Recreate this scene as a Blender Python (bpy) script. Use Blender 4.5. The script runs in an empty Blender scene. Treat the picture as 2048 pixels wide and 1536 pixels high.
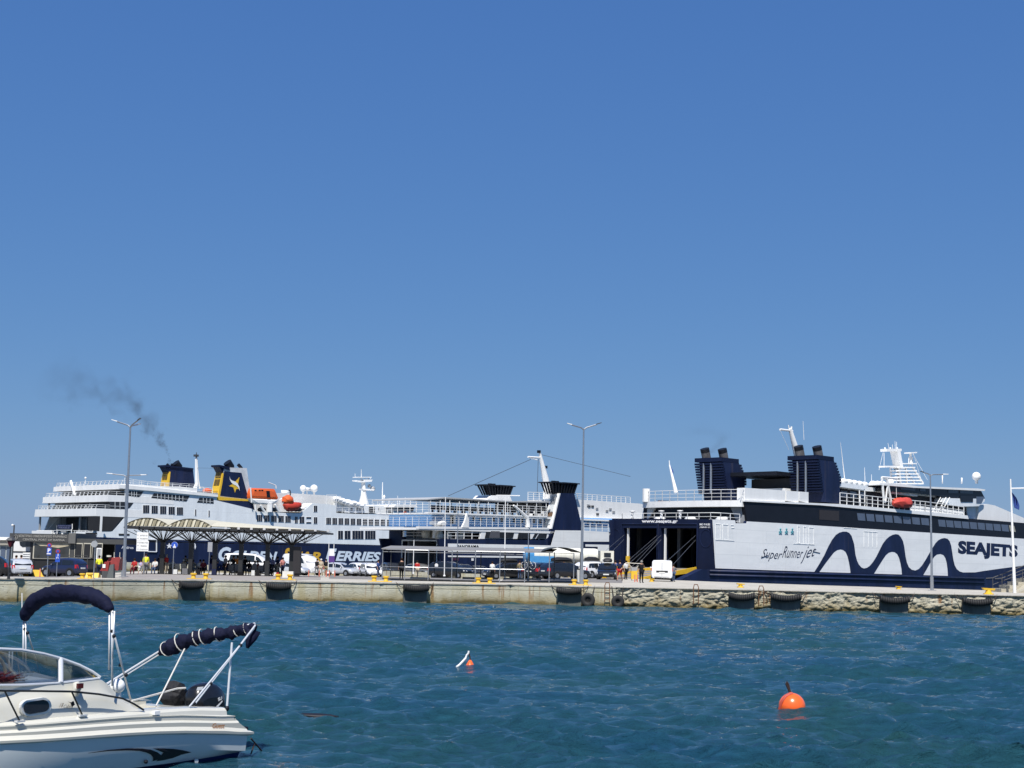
import bpy, bmesh, math, random
import numpy as np
from mathutils import Vector, Matrix, noise
random.seed(7)
R = math.radians
scene = bpy.context.scene
C = scene.collection

# ------------------------------------------------------------------ camera
FPX, CH, QZ = 2900.0, 3.0, 1.25          # focal length in photo pixels, eye height, quay height
PITCH, ROLL = math.atan((1115-768)/FPX), R(1.2)
cam = bpy.data.cameras.new("camera"); camo = bpy.data.objects.new("camera", cam); C.objects.link(camo)
cam.sensor_width = 36; cam.lens = 36*FPX/2048; cam.clip_end = 20000; cam.clip_start = .1
CR = Matrix.Rotation(math.pi/2 + PITCH, 3, 'X') @ Matrix.Rotation(ROLL, 3, 'Z')
camo.matrix_world = Matrix.Translation((0, 0, CH)) @ CR.to_4x4()
scene.camera = camo
scene.render.resolution_x, scene.render.resolution_y = 1024, 768
CP = Vector((0, 0, CH))

# ------------------------------------------------------------------ sky, sun, exposure
SUN_EL, SUN_AZ = R(57), R(185)           # azimuth clockwise from +Y: behind the viewer, a little to the left
w = bpy.data.worlds.new("World"); scene.world = w; w.use_nodes = True
nt = w.node_tree
sky = nt.nodes.new('ShaderNodeTexSky'); sky.sky_type = 'NISHITA'; sky.sun_disc = False
sky.sun_elevation = SUN_EL; sky.sun_rotation = SUN_AZ
sky.altitude = 0; sky.air_density = 1.0; sky.dust_density = 0.3; sky.ozone_density = 10.0
bg = nt.nodes['Background']; bg.inputs['Strength'].default_value = .081
# colour response of the camera: softens the contrast between horizon and zenith, the same in every direction
sep = nt.nodes.new('ShaderNodeSeparateColor'); com = nt.nodes.new('ShaderNodeCombineColor'); nt.links.new(sky.outputs[0], sep.inputs[0])
for i, (g_, a_) in enumerate(((.75, .44), (.58, .50), (.33, .655))):
    m1 = nt.nodes.new('ShaderNodeMath'); m1.operation = 'MULTIPLY'; m1.inputs[1].default_value = .1
    m2 = nt.nodes.new('ShaderNodeMath'); m2.operation = 'POWER'; m2.inputs[1].default_value = g_
    m3 = nt.nodes.new('ShaderNodeMath'); m3.operation = 'MULTIPLY'; m3.inputs[1].default_value = a_*10
    nt.links.new(sep.outputs[i], m1.inputs[0]); nt.links.new(m1.outputs[0], m2.inputs[0]); nt.links.new(m2.outputs[0], m3.inputs[0]); nt.links.new(m3.outputs[0], com.inputs[i])
nt.links.new(com.outputs[0], bg.inputs[0])
sd = bpy.data.lights.new("sun", 'SUN'); sd.energy = 5.0; sd.angle = R(.53); sd.color = (1, .96, .9)
so = bpy.data.objects.new("sun", sd); C.objects.link(so)
sdir = Vector((math.sin(SUN_AZ)*math.cos(SUN_EL), math.cos(SUN_AZ)*math.cos(SUN_EL), math.sin(SUN_EL)))
so.rotation_euler = sdir.to_track_quat('Z', 'Y').to_euler()
scene.view_settings.view_transform = 'Standard'; scene.view_settings.look = 'None'
scene.view_settings.exposure = 0.3; scene.view_settings.gamma = 1
scene.render.engine = 'CYCLES'
scene.cycles.sample_clamp_direct = 3.0; scene.cycles.sample_clamp_indirect = 2.0
scene.cycles.volume_step_rate = 1.0

# ------------------------------------------------------------------ frames: photo measurements laid onto real planes
def ray(px, py):
    return (CR @ Vector(((px-1024)/FPX, (768-py)/FPX, -1))).normalized()
class Frame:
    def __init__(s, O, a, level=False):
        s.O = Vector(O); s.a = Vector(a).normalized()
        s.n = Vector((-s.a.y, s.a.x, 0)).normalized(); s.k = s.a.cross(s.n).normalized()
        s.M = Matrix((s.a, s.n, s.k)).transposed()
        s.Mi = s.M.transposed(); s.c = s.Mi @ (CP - s.O)
    def _hit(s, px, py, ax, val):
        d = s.Mi @ ray(px, py); t = (val - s.c[ax]) / d[ax]
        return s.c + d*t
    def side(s, px, py, v=0): p = s._hit(px, py, 1, v); return (p.x, p.z)
    def stern(s, px, py, u=0): p = s._hit(px, py, 0, u); return (p.y, p.z)
    def flat(s, px, py, z=0): p = s._hit(px, py, 2, z); return (p.x, p.y)
    def mat4(s): return Matrix.Translation(s.O) @ s.M.to_4x4()
    def P(s, px, py, v): p = s._hit(px, py, 1, v); return (p.x, p.y, p.z)
    def Q(s, px, py, u): p = s._hit(px, py, 0, u); return (p.x, p.y, p.z)
def ground(px, py, z=QZ):
    d = ray(px, py); t = (z-CH)/d.z; p = CP + d*t; return Vector((p.x, p.y, z))
def atY(px, py, Y):
    d = ray(px, py); t = Y/d.y; return CP + d*t
def onpx(px, Y):                              # plan point seen in column px (at horizon height) at depth Y
    d = ray(px, 1115+(px-1024)*.021); return Vector((d.x/d.y*Y, Y, 0))

# ------------------------------------------------------------------ materials
_mats = {}
def mat(name, col, rough=.5, metal=0, var=.12, scale=3, streak=None, bump=0, bscale=20, spec=.5, coat=0, emit=None, alpha=None, trans=0, plates=None, stain=0):
    if name in _mats: return _mats[name]
    m = bpy.data.materials.new(name); m.use_nodes = True; nt = m.node_tree; N = nt.nodes; L = nt.links
    b = N['Principled BSDF']
    b.inputs['Roughness'].default_value = rough; b.inputs['Metallic'].default_value = metal
    b.inputs['Specular IOR Level'].default_value = spec; b.inputs['Coat Weight'].default_value = coat
    b.inputs['Base Color'].default_value = (*col, 1)
    if trans: b.inputs['Transmission Weight'].default_value = trans
    if alpha is not None: b.inputs['Alpha'].default_value = alpha
    tc = N.new('ShaderNodeTexCoord')
    if var:
        mp = N.new('ShaderNodeMapping'); L.new(tc.outputs['Object'], mp.inputs[0])
        if streak: mp.inputs['Scale'].default_value = streak
        nz = N.new('ShaderNodeTexNoise'); nz.inputs['Scale'].default_value = scale; nz.inputs['Detail'].default_value = 6
        nz.inputs['Roughness'].default_value = .65
        L.new(mp.outputs[0], nz.inputs[0])
        cr = N.new('ShaderNodeMapRange'); cr.inputs[1].default_value = .3; cr.inputs[2].default_value = .7
        cr.inputs[3].default_value = 1-var; cr.inputs[4].default_value = 1+var*.5
        L.new(nz.outputs[0], cr.inputs[0])
        mx = N.new('ShaderNodeVectorMath'); mx.operation = 'SCALE'; mx.inputs[0].default_value = col
        L.new(cr.outputs[0], mx.inputs['Scale']); L.new(mx.outputs[0], b.inputs['Base Color'])
    if bump:
        n2 = N.new('ShaderNodeTexNoise'); n2.inputs['Scale'].default_value = bscale; n2.inputs['Detail'].default_value = 5
        L.new(tc.outputs['Object'], n2.inputs[0])
        bp = N.new('ShaderNodeBump'); bp.inputs['Strength'].default_value = 1; bp.inputs['Distance'].default_value = bump
        L.new(n2.outputs[0], bp.inputs['Height']); L.new(bp.outputs[0], b.inputs['Normal'])
    if plates or stain:                                  # welded plate seams and rust weeping down from them
        sx = N.new('ShaderNodeSeparateXYZ'); L.new(tc.outputs['Object'], sx.inputs[0])
        cx = N.new('ShaderNodeCombineXYZ'); L.new(sx.outputs[0], cx.inputs[0]); L.new(sx.outputs[2], cx.inputs[1]); L.new(sx.outputs[1], cx.inputs[2])
        cur = b.inputs['Base Color'].links[0].from_socket
        if plates:
            bk = N.new('ShaderNodeTexBrick'); bk.inputs['Scale'].default_value = 1; bk.inputs['Brick Width'].default_value = plates[0]; bk.inputs['Row Height'].default_value = plates[1]
            bk.inputs['Mortar Size'].default_value = .035; bk.inputs['Mortar Smooth'].default_value = .6; bk.inputs['Color1'].default_value = (1, 1, 1, 1); bk.inputs['Color2'].default_value = (.955, .96, .965, 1); bk.inputs['Mortar'].default_value = (.86, .87, .88, 1)
            L.new(cx.outputs[0], bk.inputs[0]); x = N.new('ShaderNodeMix'); x.data_type = 'RGBA'; x.blend_type = 'MULTIPLY'; x.inputs[0].default_value = 1; L.new(cur, x.inputs[6]); L.new(bk.outputs[0], x.inputs[7]); cur = x.outputs[2]
        if stain:
            mp2 = N.new('ShaderNodeMapping'); mp2.inputs['Scale'].default_value = (1, .07, 1); L.new(cx.outputs[0], mp2.inputs[0])
            n3 = N.new('ShaderNodeTexNoise'); n3.inputs['Scale'].default_value = 1.6; n3.inputs['Detail'].default_value = 6; n3.inputs['Roughness'].default_value = .7; L.new(mp2.outputs[0], n3.inputs[0])
            r3 = N.new('ShaderNodeMapRange'); r3.inputs[1].default_value = .58; r3.inputs[2].default_value = .74; r3.inputs[3].default_value = 0; r3.inputs[4].default_value = stain; L.new(n3.outputs[0], r3.inputs[0])
            x = N.new('ShaderNodeMix'); x.data_type = 'RGBA'; L.new(r3.outputs[0], x.inputs[0]); L.new(cur, x.inputs[6]); x.inputs[7].default_value = (.30, .22, .15, 1); cur = x.outputs[2]
        L.new(cur, b.inputs['Base Color'])
    if emit: b.inputs['Emission Color'].default_value = (*emit[:3], 1); b.inputs['Emission Strength'].default_value = emit[3]
    _mats[name] = m
    return m

# ------------------------------------------------------------------ mesh builder
class MB:
    def __init__(s): s.v = []; s.f = []; s.mi = []; s.cur = 0
    def add(s, vs, fs):
        o = len(s.v); s.v += [tuple(p) for p in vs]; s.f += [tuple(i+o for i in f) for f in fs]; s.mi += [s.cur]*len(fs); return s
    def box(s, x0, x1, y0, y1, z0, z1):
        return s.add([(x, y, z) for z in (z0, z1) for y in (y0, y1) for x in (x0, x1)],
              [(0, 2, 3, 1), (4, 5, 7, 6), (0, 1, 5, 4), (2, 6, 7, 3), (0, 4, 6, 2), (1, 3, 7, 5)])
    def prism(s, A, B):                       # two matching 3D outlines
        n = len(A)
        return s.add(list(A)+list(B), [tuple(range(n)), tuple(range(2*n-1, n-1, -1))]+[(i, i+n, (i+1) % n+n, (i+1) % n) for i in range(n)])
    def py(s, uz, v0, v1): return s.prism([(u, v0, z) for u, z in uz], [(u, v1, z) for u, z in uz])
    def px(s, vz, u0, u1): return s.prism([(u0, v, z) for v, z in vz], [(u1, v, z) for v, z in vz])
    def pz(s, uv, z0, z1): return s.prism([(u, v, z0) for u, v in uv], [(u, v, z1) for u, v in uv])
    def tube(s, p, q, r, n=6, r2=None):
        p, q = Vector(p), Vector(q); d = (q-p)
        if d.length < 1e-6: return s
        d.normalize(); a = d.orthogonal().normalized(); b = d.cross(a); r2 = r if r2 is None else r2
        vs = [p+(a*math.cos(t)+b*math.sin(t))*r for t in [2*math.pi*i/n for i in range(n)]]
        vs += [q+(a*math.cos(t)+b*math.sin(t))*r2 for t in [2*math.pi*i/n for i in range(n)]]
        return s.add(vs, [tuple(range(n-1, -1, -1)), tuple(range(n, 2*n))]+[(i, (i+1) % n, (i+1) % n+n, i+n) for i in range(n)])
    def path(s, pts, r, n=8, rs=None, wob=0):
        pts = [Vector(p) for p in pts]; rings = []; m = len(pts)
        a = None
        for i, p in enumerate(pts):
            d = (pts[min(i+1, m-1)]-pts[max(i-1, 0)]).normalized()
            a = d.orthogonal().normalized() if a is None else (a-d*a.dot(d)).normalized()
            b = d.cross(a); rr = (rs[i] if rs else r)
            for k in range(n):
                t = 2*math.pi*k/n; q = (a*math.cos(t)+b*math.sin(t))
                x = rr*(1+(wob*noise.noise((p+q*rr)*9) if wob else 0)); rings.append(p+q*x)
        fs = [tuple(range(n-1, -1, -1)), tuple(range((m-1)*n, m*n))]
        for i in range(m-1):
            for k in range(n): fs.append((i*n+k, i*n+(k+1) % n, (i+1)*n+(k+1) % n, (i+1)*n+k))
        return s.add(rings, fs)
    def lathe(s, prof, c=(0, 0, 0), n=16, axis='Z'):
        vs = []; m = len(prof)
        for r, h in prof:
            for k in range(n):
                t = 2*math.pi*k/n; x, y = r*math.cos(t), r*math.sin(t)
                p = {'Z': (x, y, h), 'Y': (x, h, y), 'X': (h, x, y)}[axis]
                vs.append((p[0]+c[0], p[1]+c[1], p[2]+c[2]))
        fs = [tuple(range(n)), tuple(range((m-1)*n, m*n))]
        for i in range(m-1):
            for k in range(n): fs.append((i*n+k, i*n+(k+1) % n, (i+1)*n+(k+1) % n, (i+1)*n+k))
        return s.add(vs, fs)
    def ball(s, c, r, n=12, sq=(1, 1, 1)):
        pr = [(math.sin(math.pi*i/(n//2)), -math.cos(math.pi*i/(n//2))) for i in range(n//2+1)]
        o = len(s.v); s.lathe([(max(a, 1e-3), b) for a, b in pr], n=n)
        for i in range(o, len(s.v)):
            p = s.v[i]; s.v[i] = (c[0]+p[0]*r*sq[0], c[1]+p[1]*r*sq[1], c[2]+p[2]*r*sq[2])
        return s
    def grid(s, P):                            # list of rows of 3D points
        h, wd = len(P), len(P[0])
        return s.add([p for r in P for p in r], [(i*wd+j, i*wd+j+1, (i+1)*wd+j+1, (i+1)*wd+j) for i in range(h-1) for j in range(wd-1)])
    def build(s, name, m, parent=None, smooth=False, fix=True, **tags):
        me = bpy.data.meshes.new(name); me.from_pydata([tuple(p) for p in s.v], [], s.f)
        for x in (m if isinstance(m, (list, tuple)) else [m]): me.materials.append(x)
        if any(s.mi): me.polygons.foreach_set('material_index', s.mi)
        if fix:
            bm = bmesh.new(); bm.from_mesh(me); bmesh.ops.recalc_face_normals(bm, faces=bm.faces[:]); bm.to_mesh(me); bm.free()
        if smooth:
            me.polygons.foreach_set('use_smooth', [True]*len(me.polygons))
            if smooth != 'all': me.set_sharp_from_angle(angle=R(38 if smooth is True else smooth))
        o = bpy.data.objects.new(name, me); C.objects.link(o)
        if parent: o.parent = parent
        for k, v in tags.items(): o[k] = v
        return o
def tag(o, label, cat, group=None):
    o['label'] = label; o['category'] = cat
    if group: o['group'] = group
    return o
def empty(name, label, cat, loc=(0, 0, 0), rz=0, group=None, mat4=None):
    o = bpy.data.objects.new(name, None); C.objects.link(o); o.empty_display_size = .5
    if mat4: o.matrix_world = mat4
    else: o.location = loc; o.rotation_euler = (0, 0, rz)
    return tag(o, label, cat, group)
def copy_tree(o, parent=None):
    c = o.copy(); C.objects.link(c)
    if parent: c.parent = parent
    for ch in [x for x in bpy.data.objects if x.parent == o]: copy_tree(ch, c)
    return c
def text2d(s, bold=0, shear=0, font=None, spacing=1):
    cu = bpy.data.curves.new('t', 'FONT'); cu.body = s; cu.offset = bold; cu.shear = shear; cu.resolution_u = 3; cu.space_character = spacing
    cu.align_x = 'LEFT'; o = bpy.data.objects.new('t', cu); C.objects.link(o)
    dg = bpy.context.evaluated_depsgraph_get(); me = o.evaluated_get(dg).to_mesh()
    vs = [(v.co.x, v.co.y) for v in me.vertices]; fs = [tuple(p.vertices) for p in me.polygons]
    o.evaluated_get(dg).to_mesh_clear(); bpy.data.objects.remove(o); bpy.data.curves.remove(cu)
    x0 = min(v[0] for v in vs); x1 = max(v[0] for v in vs); y0 = min(v[1] for v in vs); y1 = max(v[1] for v in vs)
    return [((x-x0)/(x1-x0), (y-y0)/(y1-y0)) for x, y in vs], fs
def lerp(a, b, t): return tuple(x+(y-x)*t for x, y in zip(a, b))
def bil(q, s, t):                              # q = tl, tr, br, bl
    return lerp(lerp(q[3], q[2], s), lerp(q[0], q[1], s), t)
def text_on(fn, txt, quad, name, m, parent, **kw):   # fn maps a photo point to a local 3D point
    vs, fs = text2d(txt, **kw); mb = MB(); mb.add([fn(*bil(quad, a, b)) for a, b in vs], fs)
    return mb.build(name, m, parent, fix=False)
def text_box(txt, o, ux, uz, w_, h_, name, m, parent, **kw):  # lettering w_ x h_ metres at o
    vs, fs = text2d(txt, **kw); o, ux, uz = Vector(o), Vector(ux), Vector(uz); mb = MB()
    mb.add([o+ux*(a*w_)+uz*(b*h_) for a, b in vs], fs); return mb.build(name, m, parent, fix=False)
def railing(mb, pts, h=1.05, r=.035, rails=3, step=1.5):
    for i in range(len(pts)-1):
        p, q = Vector(pts[i]), Vector(pts[i+1])
        for k in range(rails):
            z = h*(k+1)/rails; mb.tube(p+Vector((0, 0, z)), q+Vector((0, 0, z)), r*(1 if k == rails-1 else .7), 4)
        n = max(1, round((q-p).length/step))
        for k in range(n+1):
            c = p.lerp(q, k/n); mb.tube(c, c+Vector((0, 0, h)), r, 4)
    return mb

WHITE = mat('white_paint', (.80, .80, .78), .5, var=.08, scale=.9, streak=(1, 1, .2), spec=.3, stain=.12)
HULLW = mat('hull_white', (.82, .82, .80), .45, var=.05, scale=.5, streak=(.3, .3, 2.5), bump=.035, bscale=.6, plates=(5.5, 1.25), stain=.14, spec=.3)
HULLG = mat('hull_pale_grey', (.76, .79, .80), .45, var=.10, scale=.8, streak=(1, 1, .12), bump=.03, bscale=.6, plates=(6, 2.4), stain=.25, spec=.3)
NAVY = mat('navy_paint', (.010, .018, .056), .5, spec=.3, var=.4, scale=.6, streak=(1, 1, .2), bump=.05, bscale=.6, stain=.10)
NAVY2 = mat('navy_dark', (.006, .011, .036), .5, spec=.25, var=.25, scale=.6)
BLACKP = mat('black_paint', (.010, .012, .018), .5, spec=.25, var=.2, scale=1)
DARK = mat('dark_interior', (.02, .02, .022), .7, var=.3, scale=.7)
GLASS = mat('dark_glass', (.008, .010, .016), .12, var=.2, scale=.5, spec=.25)
GLASSB = mat('blue_glass', (.085, .11, .16), .1, var=.2, scale=.6, spec=.6)
YEL = mat('yellow_paint', (.72, .45, .03), .5, var=.15, scale=4)
ORANGE = mat('orange_shell', (.75, .13, .03), .4, var=.1)
REDP = mat('red_paint', (.42, .02, .015), .4, var=.2)
RED2 = mat('red_fabric', (.55, .06, .04), .6, var=.2)
GREY = mat('grey_paint', (.30, .31, .32), .5, var=.12)
DGREY = mat('dark_grey_paint', (.06, .062, .065), .5, var=.2)
STEEL = mat('galvanised_steel', (.45, .46, .47), .35, .8, var=.15, scale=8)
LBLUE = mat('light_blue_paint', (.17, .38, .70), .45, var=.08, scale=1)
RUBBER = mat('black_rubber', (.018, .018, .018), .75, var=.3, scale=9)
CREAM = mat('cream_roof', (.62, .58, .44), .5, var=.1)

PXS = (-300, 100, 300, 1000, 1120, 1240)
def zg(px, y):                                # height of the quay surface: it falls gently away from the water's edge
    k = float(np.interp(px, PXS, (.020, .018, .0105, .0105, .003, .002))); y0 = float(np.interp(px, PXS, (84, 86, 95, 100, 105, 105)))
    return QZ-k*max(0., y-y0)
def place(px, D): p = onpx(px, D); p.z = zg(px, D); return p
# ================================================================== SEA
def build_sea():
    rng = np.random.default_rng(3)
    ys = [-400, -60, 0, 4, 8]
    y = 9.0
    while y < 150: ys.append(y); y *= 1.0036
    ys += [170, 230, 330, 500, 900, 2000, 5000, 9000]; ys = np.array(ys)
    inner = np.linspace(-.52, .52, 780); m = np.concatenate([[-60, -12, -4, -1.6, -.9, -.65], inner, [.65, .9, 1.6, 4, 12, 60]])
    Y = np.repeat(ys[:, None], len(m), 1); X = m[None, :]*np.maximum(Y, 9)
    Z = np.zeros_like(X); DX = np.zeros_like(X); DY = np.zeros_like(X)
    sp = np.maximum(Y*.0036, .02)*2.0
    wdir = math.radians(-100)
    for i in range(130):
        lam = .22*(4.6/.22)**((i+rng.random())/130)
        th = wdir+rng.normal(0, .45); k = 2*math.pi/lam; ph = rng.random()*6.283
        A = lam*.0100*(1.0 if lam < .9 else (.9/lam)**.9)
        att = np.clip((lam/sp-1)/1.2, 0, 1); a = A*att
        p = k*(X*math.cos(th)+Y*math.sin(th))+ph
        Z += a*np.sin(p); DX += a*math.cos(th)*np.cos(p)*.8; DY += a*math.sin(th)*np.cos(p)*.8
    gust = 1+.35*np.sin(X*.17+Y*.11+1)*np.sin(Y*.23-X*.07)
    edge = (np.abs(m)[None, :] < .53)*(Y > 8.5)*(Y < 150)
    ax, ay = -3.9, 21.2; tt = np.clip(((X-ax)*-.55+(Y-ay)*-.835), 0, 6); dd = np.hypot(X-(ax-.55*tt), Y-(ay-.835*tt))
    gust = gust*np.clip(.30+dd*.28, .3, 1)
    Z *= edge*gust; DX *= edge*gust; DY *= edge*gust
    co = np.stack([X+DX, Y+DY, Z], -1).reshape(-1, 3)
    h, wd = X.shape; idx = np.arange(h*wd).reshape(h, wd)
    q = np.stack([idx[:-1, :-1], idx[:-1, 1:], idx[1:, 1:], idx[1:, :-1]], -1).reshape(-1, 4)
    me = bpy.data.meshes.new('sea'); me.vertices.add(len(co)); me.vertices.foreach_set('co', co.ravel())
    me.loops.add(q.size); me.loops.foreach_set('vertex_index', q.ravel().astype(np.int32))
    me.polygons.add(len(q)); me.polygons.foreach_set('loop_start', (np.arange(len(q))*4).astype(np.int32))
    me.polygons.foreach_set('use_smooth', np.ones(len(q), dtype=bool)); me.update(calc_edges=True)
    mt = bpy.data.materials.new('sea_water'); mt.use_nodes = True; nt = mt.node_tree; N = nt.nodes; L = nt.links
    b = N['Principled BSDF']; b.inputs['Roughness'].default_value = .03; b.inputs['IOR'].default_value = 1.45
    tc = N.new('ShaderNodeTexCoord')
    n1 = N.new('ShaderNodeTexNoise'); n1.inputs['Scale'].default_value = .12; n1.inputs['Detail'].default_value = 3; L.new(tc.outputs['Object'], n1.inputs[0])
    r = N.new('ShaderNodeValToRGB'); r.color_ramp.elements[0].position = .35; r.color_ramp.elements[1].position = .65
    r.color_ramp.elements[0].color = (.016, .064, .072, 1); r.color_ramp.elements[1].color = (.012, .060, .105, 1)
    L.new(n1.outputs[0], r.inputs[0]); L.new(r.outputs[0], b.inputs['Base Color'])
    mp = N.new('ShaderNodeMapping'); mp.inputs['Scale'].default_value = (.75, 1.6, 1); mp.inputs['Rotation'].default_value = (0, 0, .15); L.new(tc.outputs['Object'], mp.inputs[0])
    n2 = N.new('ShaderNodeTexNoise'); n2.inputs['Scale'].default_value = 3.6; n2.inputs['Detail'].default_value = 7; n2.inputs['Roughness'].default_value = .66; n2.inputs['Distortion'].default_value = .5
    L.new(mp.outputs[0], n2.inputs[0])
    bp = N.new('ShaderNodeBump'); bp.inputs['Distance'].default_value = .22; bp.inputs['Strength'].default_value = 1
    L.new(n2.outputs[0], bp.inputs['Height']); L.new(bp.outputs[0], b.inputs['Normal'])
    me.materials.append(mt)
    o = bpy.data.objects.new('sea', me); C.objects.link(o); o['kind'] = 'structure'
build_sea()
MB().add([(-4000, -500, -7), (4000, -500, -7), (4000, 9000, -7), (-4000, 9000, -7)], [(0, 1, 2, 3)]).build('ray_backstop', mat('backstop_dark', (.006, .03, .04), 1, spec=0), kind='structure')  # unseen dark sheet, added to stop rays that slip under the sea

# ================================================================== QUAY
def concrete(name, base, stain, amt=.5, wall=False):
    m = bpy.data.materials.new(name); m.use_nodes = True; nt = m.node_tree; N = nt.nodes; L = nt.links
    b = N['Principled BSDF']; b.inputs['Roughness'].default_value = .85; b.inputs['Specular IOR Level'].default_value = .2
    tc = N.new('ShaderNodeTexCoord')
    def nz(sc, scale3, det=7, rg=.65):
        mp = N.new('ShaderNodeMapping'); mp.inputs['Scale'].default_value = scale3; L.new(tc.outputs['Object'], mp.inputs[0])
        n = N.new('ShaderNodeTexNoise'); n.inputs['Scale'].default_value = sc; n.inputs['Detail'].default_value = det; n.inputs['Roughness'].default_value = rg
        L.new(mp.outputs[0], n.inputs[0]); return n.outputs[0]
    def ramp(src, p0, c0, p1, c1):
        r = N.new('ShaderNodeValToRGB'); e = r.color_ramp.elements; e[0].position = p0; e[0].color = (*c0, 1); e[1].position = p1; e[1].color = (*c1, 1)
        L.new(src, r.inputs[0]); return r.outputs[0]
    def mix(f, a, c, typ='MIX'):
        x = N.new('ShaderNodeMix'); x.data_type = 'RGBA'; x.blend_type = typ
        if isinstance(f, float): x.inputs[0].default_value = f
        else: L.new(f, x.inputs[0])
        L.new(a, x.inputs[6]); 
        if isinstance(c, tuple): x.inputs[7].default_value = (*c, 1)
        else: L.new(c, x.inputs[7])
        return x.outputs[2]
    col = ramp(nz(.6, (1, 1, 1)), .3, tuple(x*.72 for x in base), .7, base)
    f = ramp(nz(1.3, (1, 1, .18) if wall else (1, 1, 1)), .52, (0, 0, 0), .66, (amt, amt, amt))
    col = mix(f, col, stain)
    if wall:
        f2 = ramp(nz(2.2, (1, 1, .06), 5), .59, (0, 0, 0), .67, (.85, .85, .85)); col = mix(f2, col, (.24, .11, .035))
        f3 = ramp(nz(7, (1, 1, 1.3), 3), .66, (0, 0, 0), .70, (.9, .9, .9)); col = mix(f3, col, (.07, .06, .04))
        sx = N.new('ShaderNodeSeparateXYZ'); L.new(tc.outputs['Object'], sx.inputs[0])
        ad = N.new('ShaderNodeMath'); ad.operation = 'MULTIPLY_ADD'; L.new(nz(1.5, (1, 1, 1)), ad.inputs[0]); ad.inputs[1].default_value = .55; L.new(sx.outputs[2], ad.inputs[2])
        g = ramp(ad.outputs[0], .40, (1, 1, 1), .54, (0, 0, 0)); col = mix(g, col, (.030, .028, .014))
        g2 = ramp(ad.outputs[0], .52, (.65, .65, .65), 1.0, (0, 0, 0)); col = mix(g2, col, (.27, .21, .09))
    L.new(col, b.inputs['Base Color'])
    bp = N.new('ShaderNodeBump'); bp.inputs['Distance'].default_value = .16 if name == 'quay_rubble' else .05; L.new(nz(6, (1, 1, 2.2), 9, .75), bp.inputs['Height']); L.new(bp.outputs[0], b.inputs['Normal'])
    return m
QTOP = concrete('quay_top_concrete', (.52, .49, .42), (.36, .34, .30))
QWALL = concrete('quay_wall_concrete', (.56, .54, .42), (.40, .36, .22), .8, wall=True)
QROCK = concrete('quay_rubble', (.58, .55, .43), (.36, .31, .20), .6, wall=True)
QTOP2 = concrete('paving_pale', (.50, .46, .42), (.40, .36, .32))

def edge(px, py): return ground(px, py)
E0 = [edge(x, y) for x, y in ((-260, 1153), (0, 1157), (150, 1158.5), (420, 1160.5), (760, 1165.5), (1020, 1169), (1232, 1174.5), (1560, 1181.5), (2048, 1192), (2400, 1199))]
SJO = onpx(1430, 142); SJA = ray(4068, 1206)
SJ = Frame(SJO, SJA)
n2d = Vector((SJ.n.x, SJ.n.y, 0)); a2d = Vector((SJ.a.x, SJ.a.y, 0)).normalized()
bl = SJO - a2d*7.0                                    # berthing edge line, 7 m aft of the sterns
bA, bB = bl + n2d*(-6), bl + n2d*165
mole = [ground(1432, 1163.5), ground(1640, 1170.5), ground(1990, 1181), ground(2400, 1188)]
def bly(px):                                            # depth of the berthing edge in column px
    lo, hi = 60., 420.
    for _ in range(50):
        m_ = (lo+hi)/2; p = onpx(px, m_)
        if (p-bl).dot(a2d) < 0: lo = m_
        else: hi = m_
    return lo
def frontY(px):
    for p, q in zip(E0[:-1], E0[1:]):
        f = lambda t: p.x+(q.x-p.x)*t-onpx(px, p.y+(q.y-p.y)*t).x
        if f(0) <= 0 <= f(1):
            lo, hi = 0., 1.
            for _ in range(40):
                m_ = (lo+hi)/2
                if f(m_) > 0: hi = m_
                else: lo = m_
            return p.y+(q.y-p.y)*lo
    return E0[0].y
def sheet(pxs, ya, yb, n, dz=0):
    rows = []
    for px in pxs:
        a, b = ya(px), yb(px); row = []
        for k in range(n+1):
            q = place(px, a+(b-a)*k/n); q.z += dz; row.append(q)
        rows.append(row)
    return MB().grid(rows)
PXQ = list(np.linspace(-255, 1250, 70))
mb = sheet(PXQ, frontY, bly, 40)
back = [place(px, bly(px)) for px in PXQ]
mb.grid([[q, Vector((q.x, q.y, -.8))] for q in back])
mf = [ground(x, 0) if 0 else None for x in ()]
E1 = [p for p in E0 if p.x > onpx(1250, 95).x]
c0 = place(1250, frontY(1250)); c1 = place(1250, bly(1250))
mp_ = [(c0.x, c0.y)]+[(p.x, p.y) for p in E1]+[(p.x, p.y) for p in mole[::-1]]+[(c1.x, c1.y)]
mb.add([(x, y, QZ) for x, y in mp_], [tuple(range(len(mp_)))])
mb.build('quay', QTOP, kind='structure')
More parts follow.
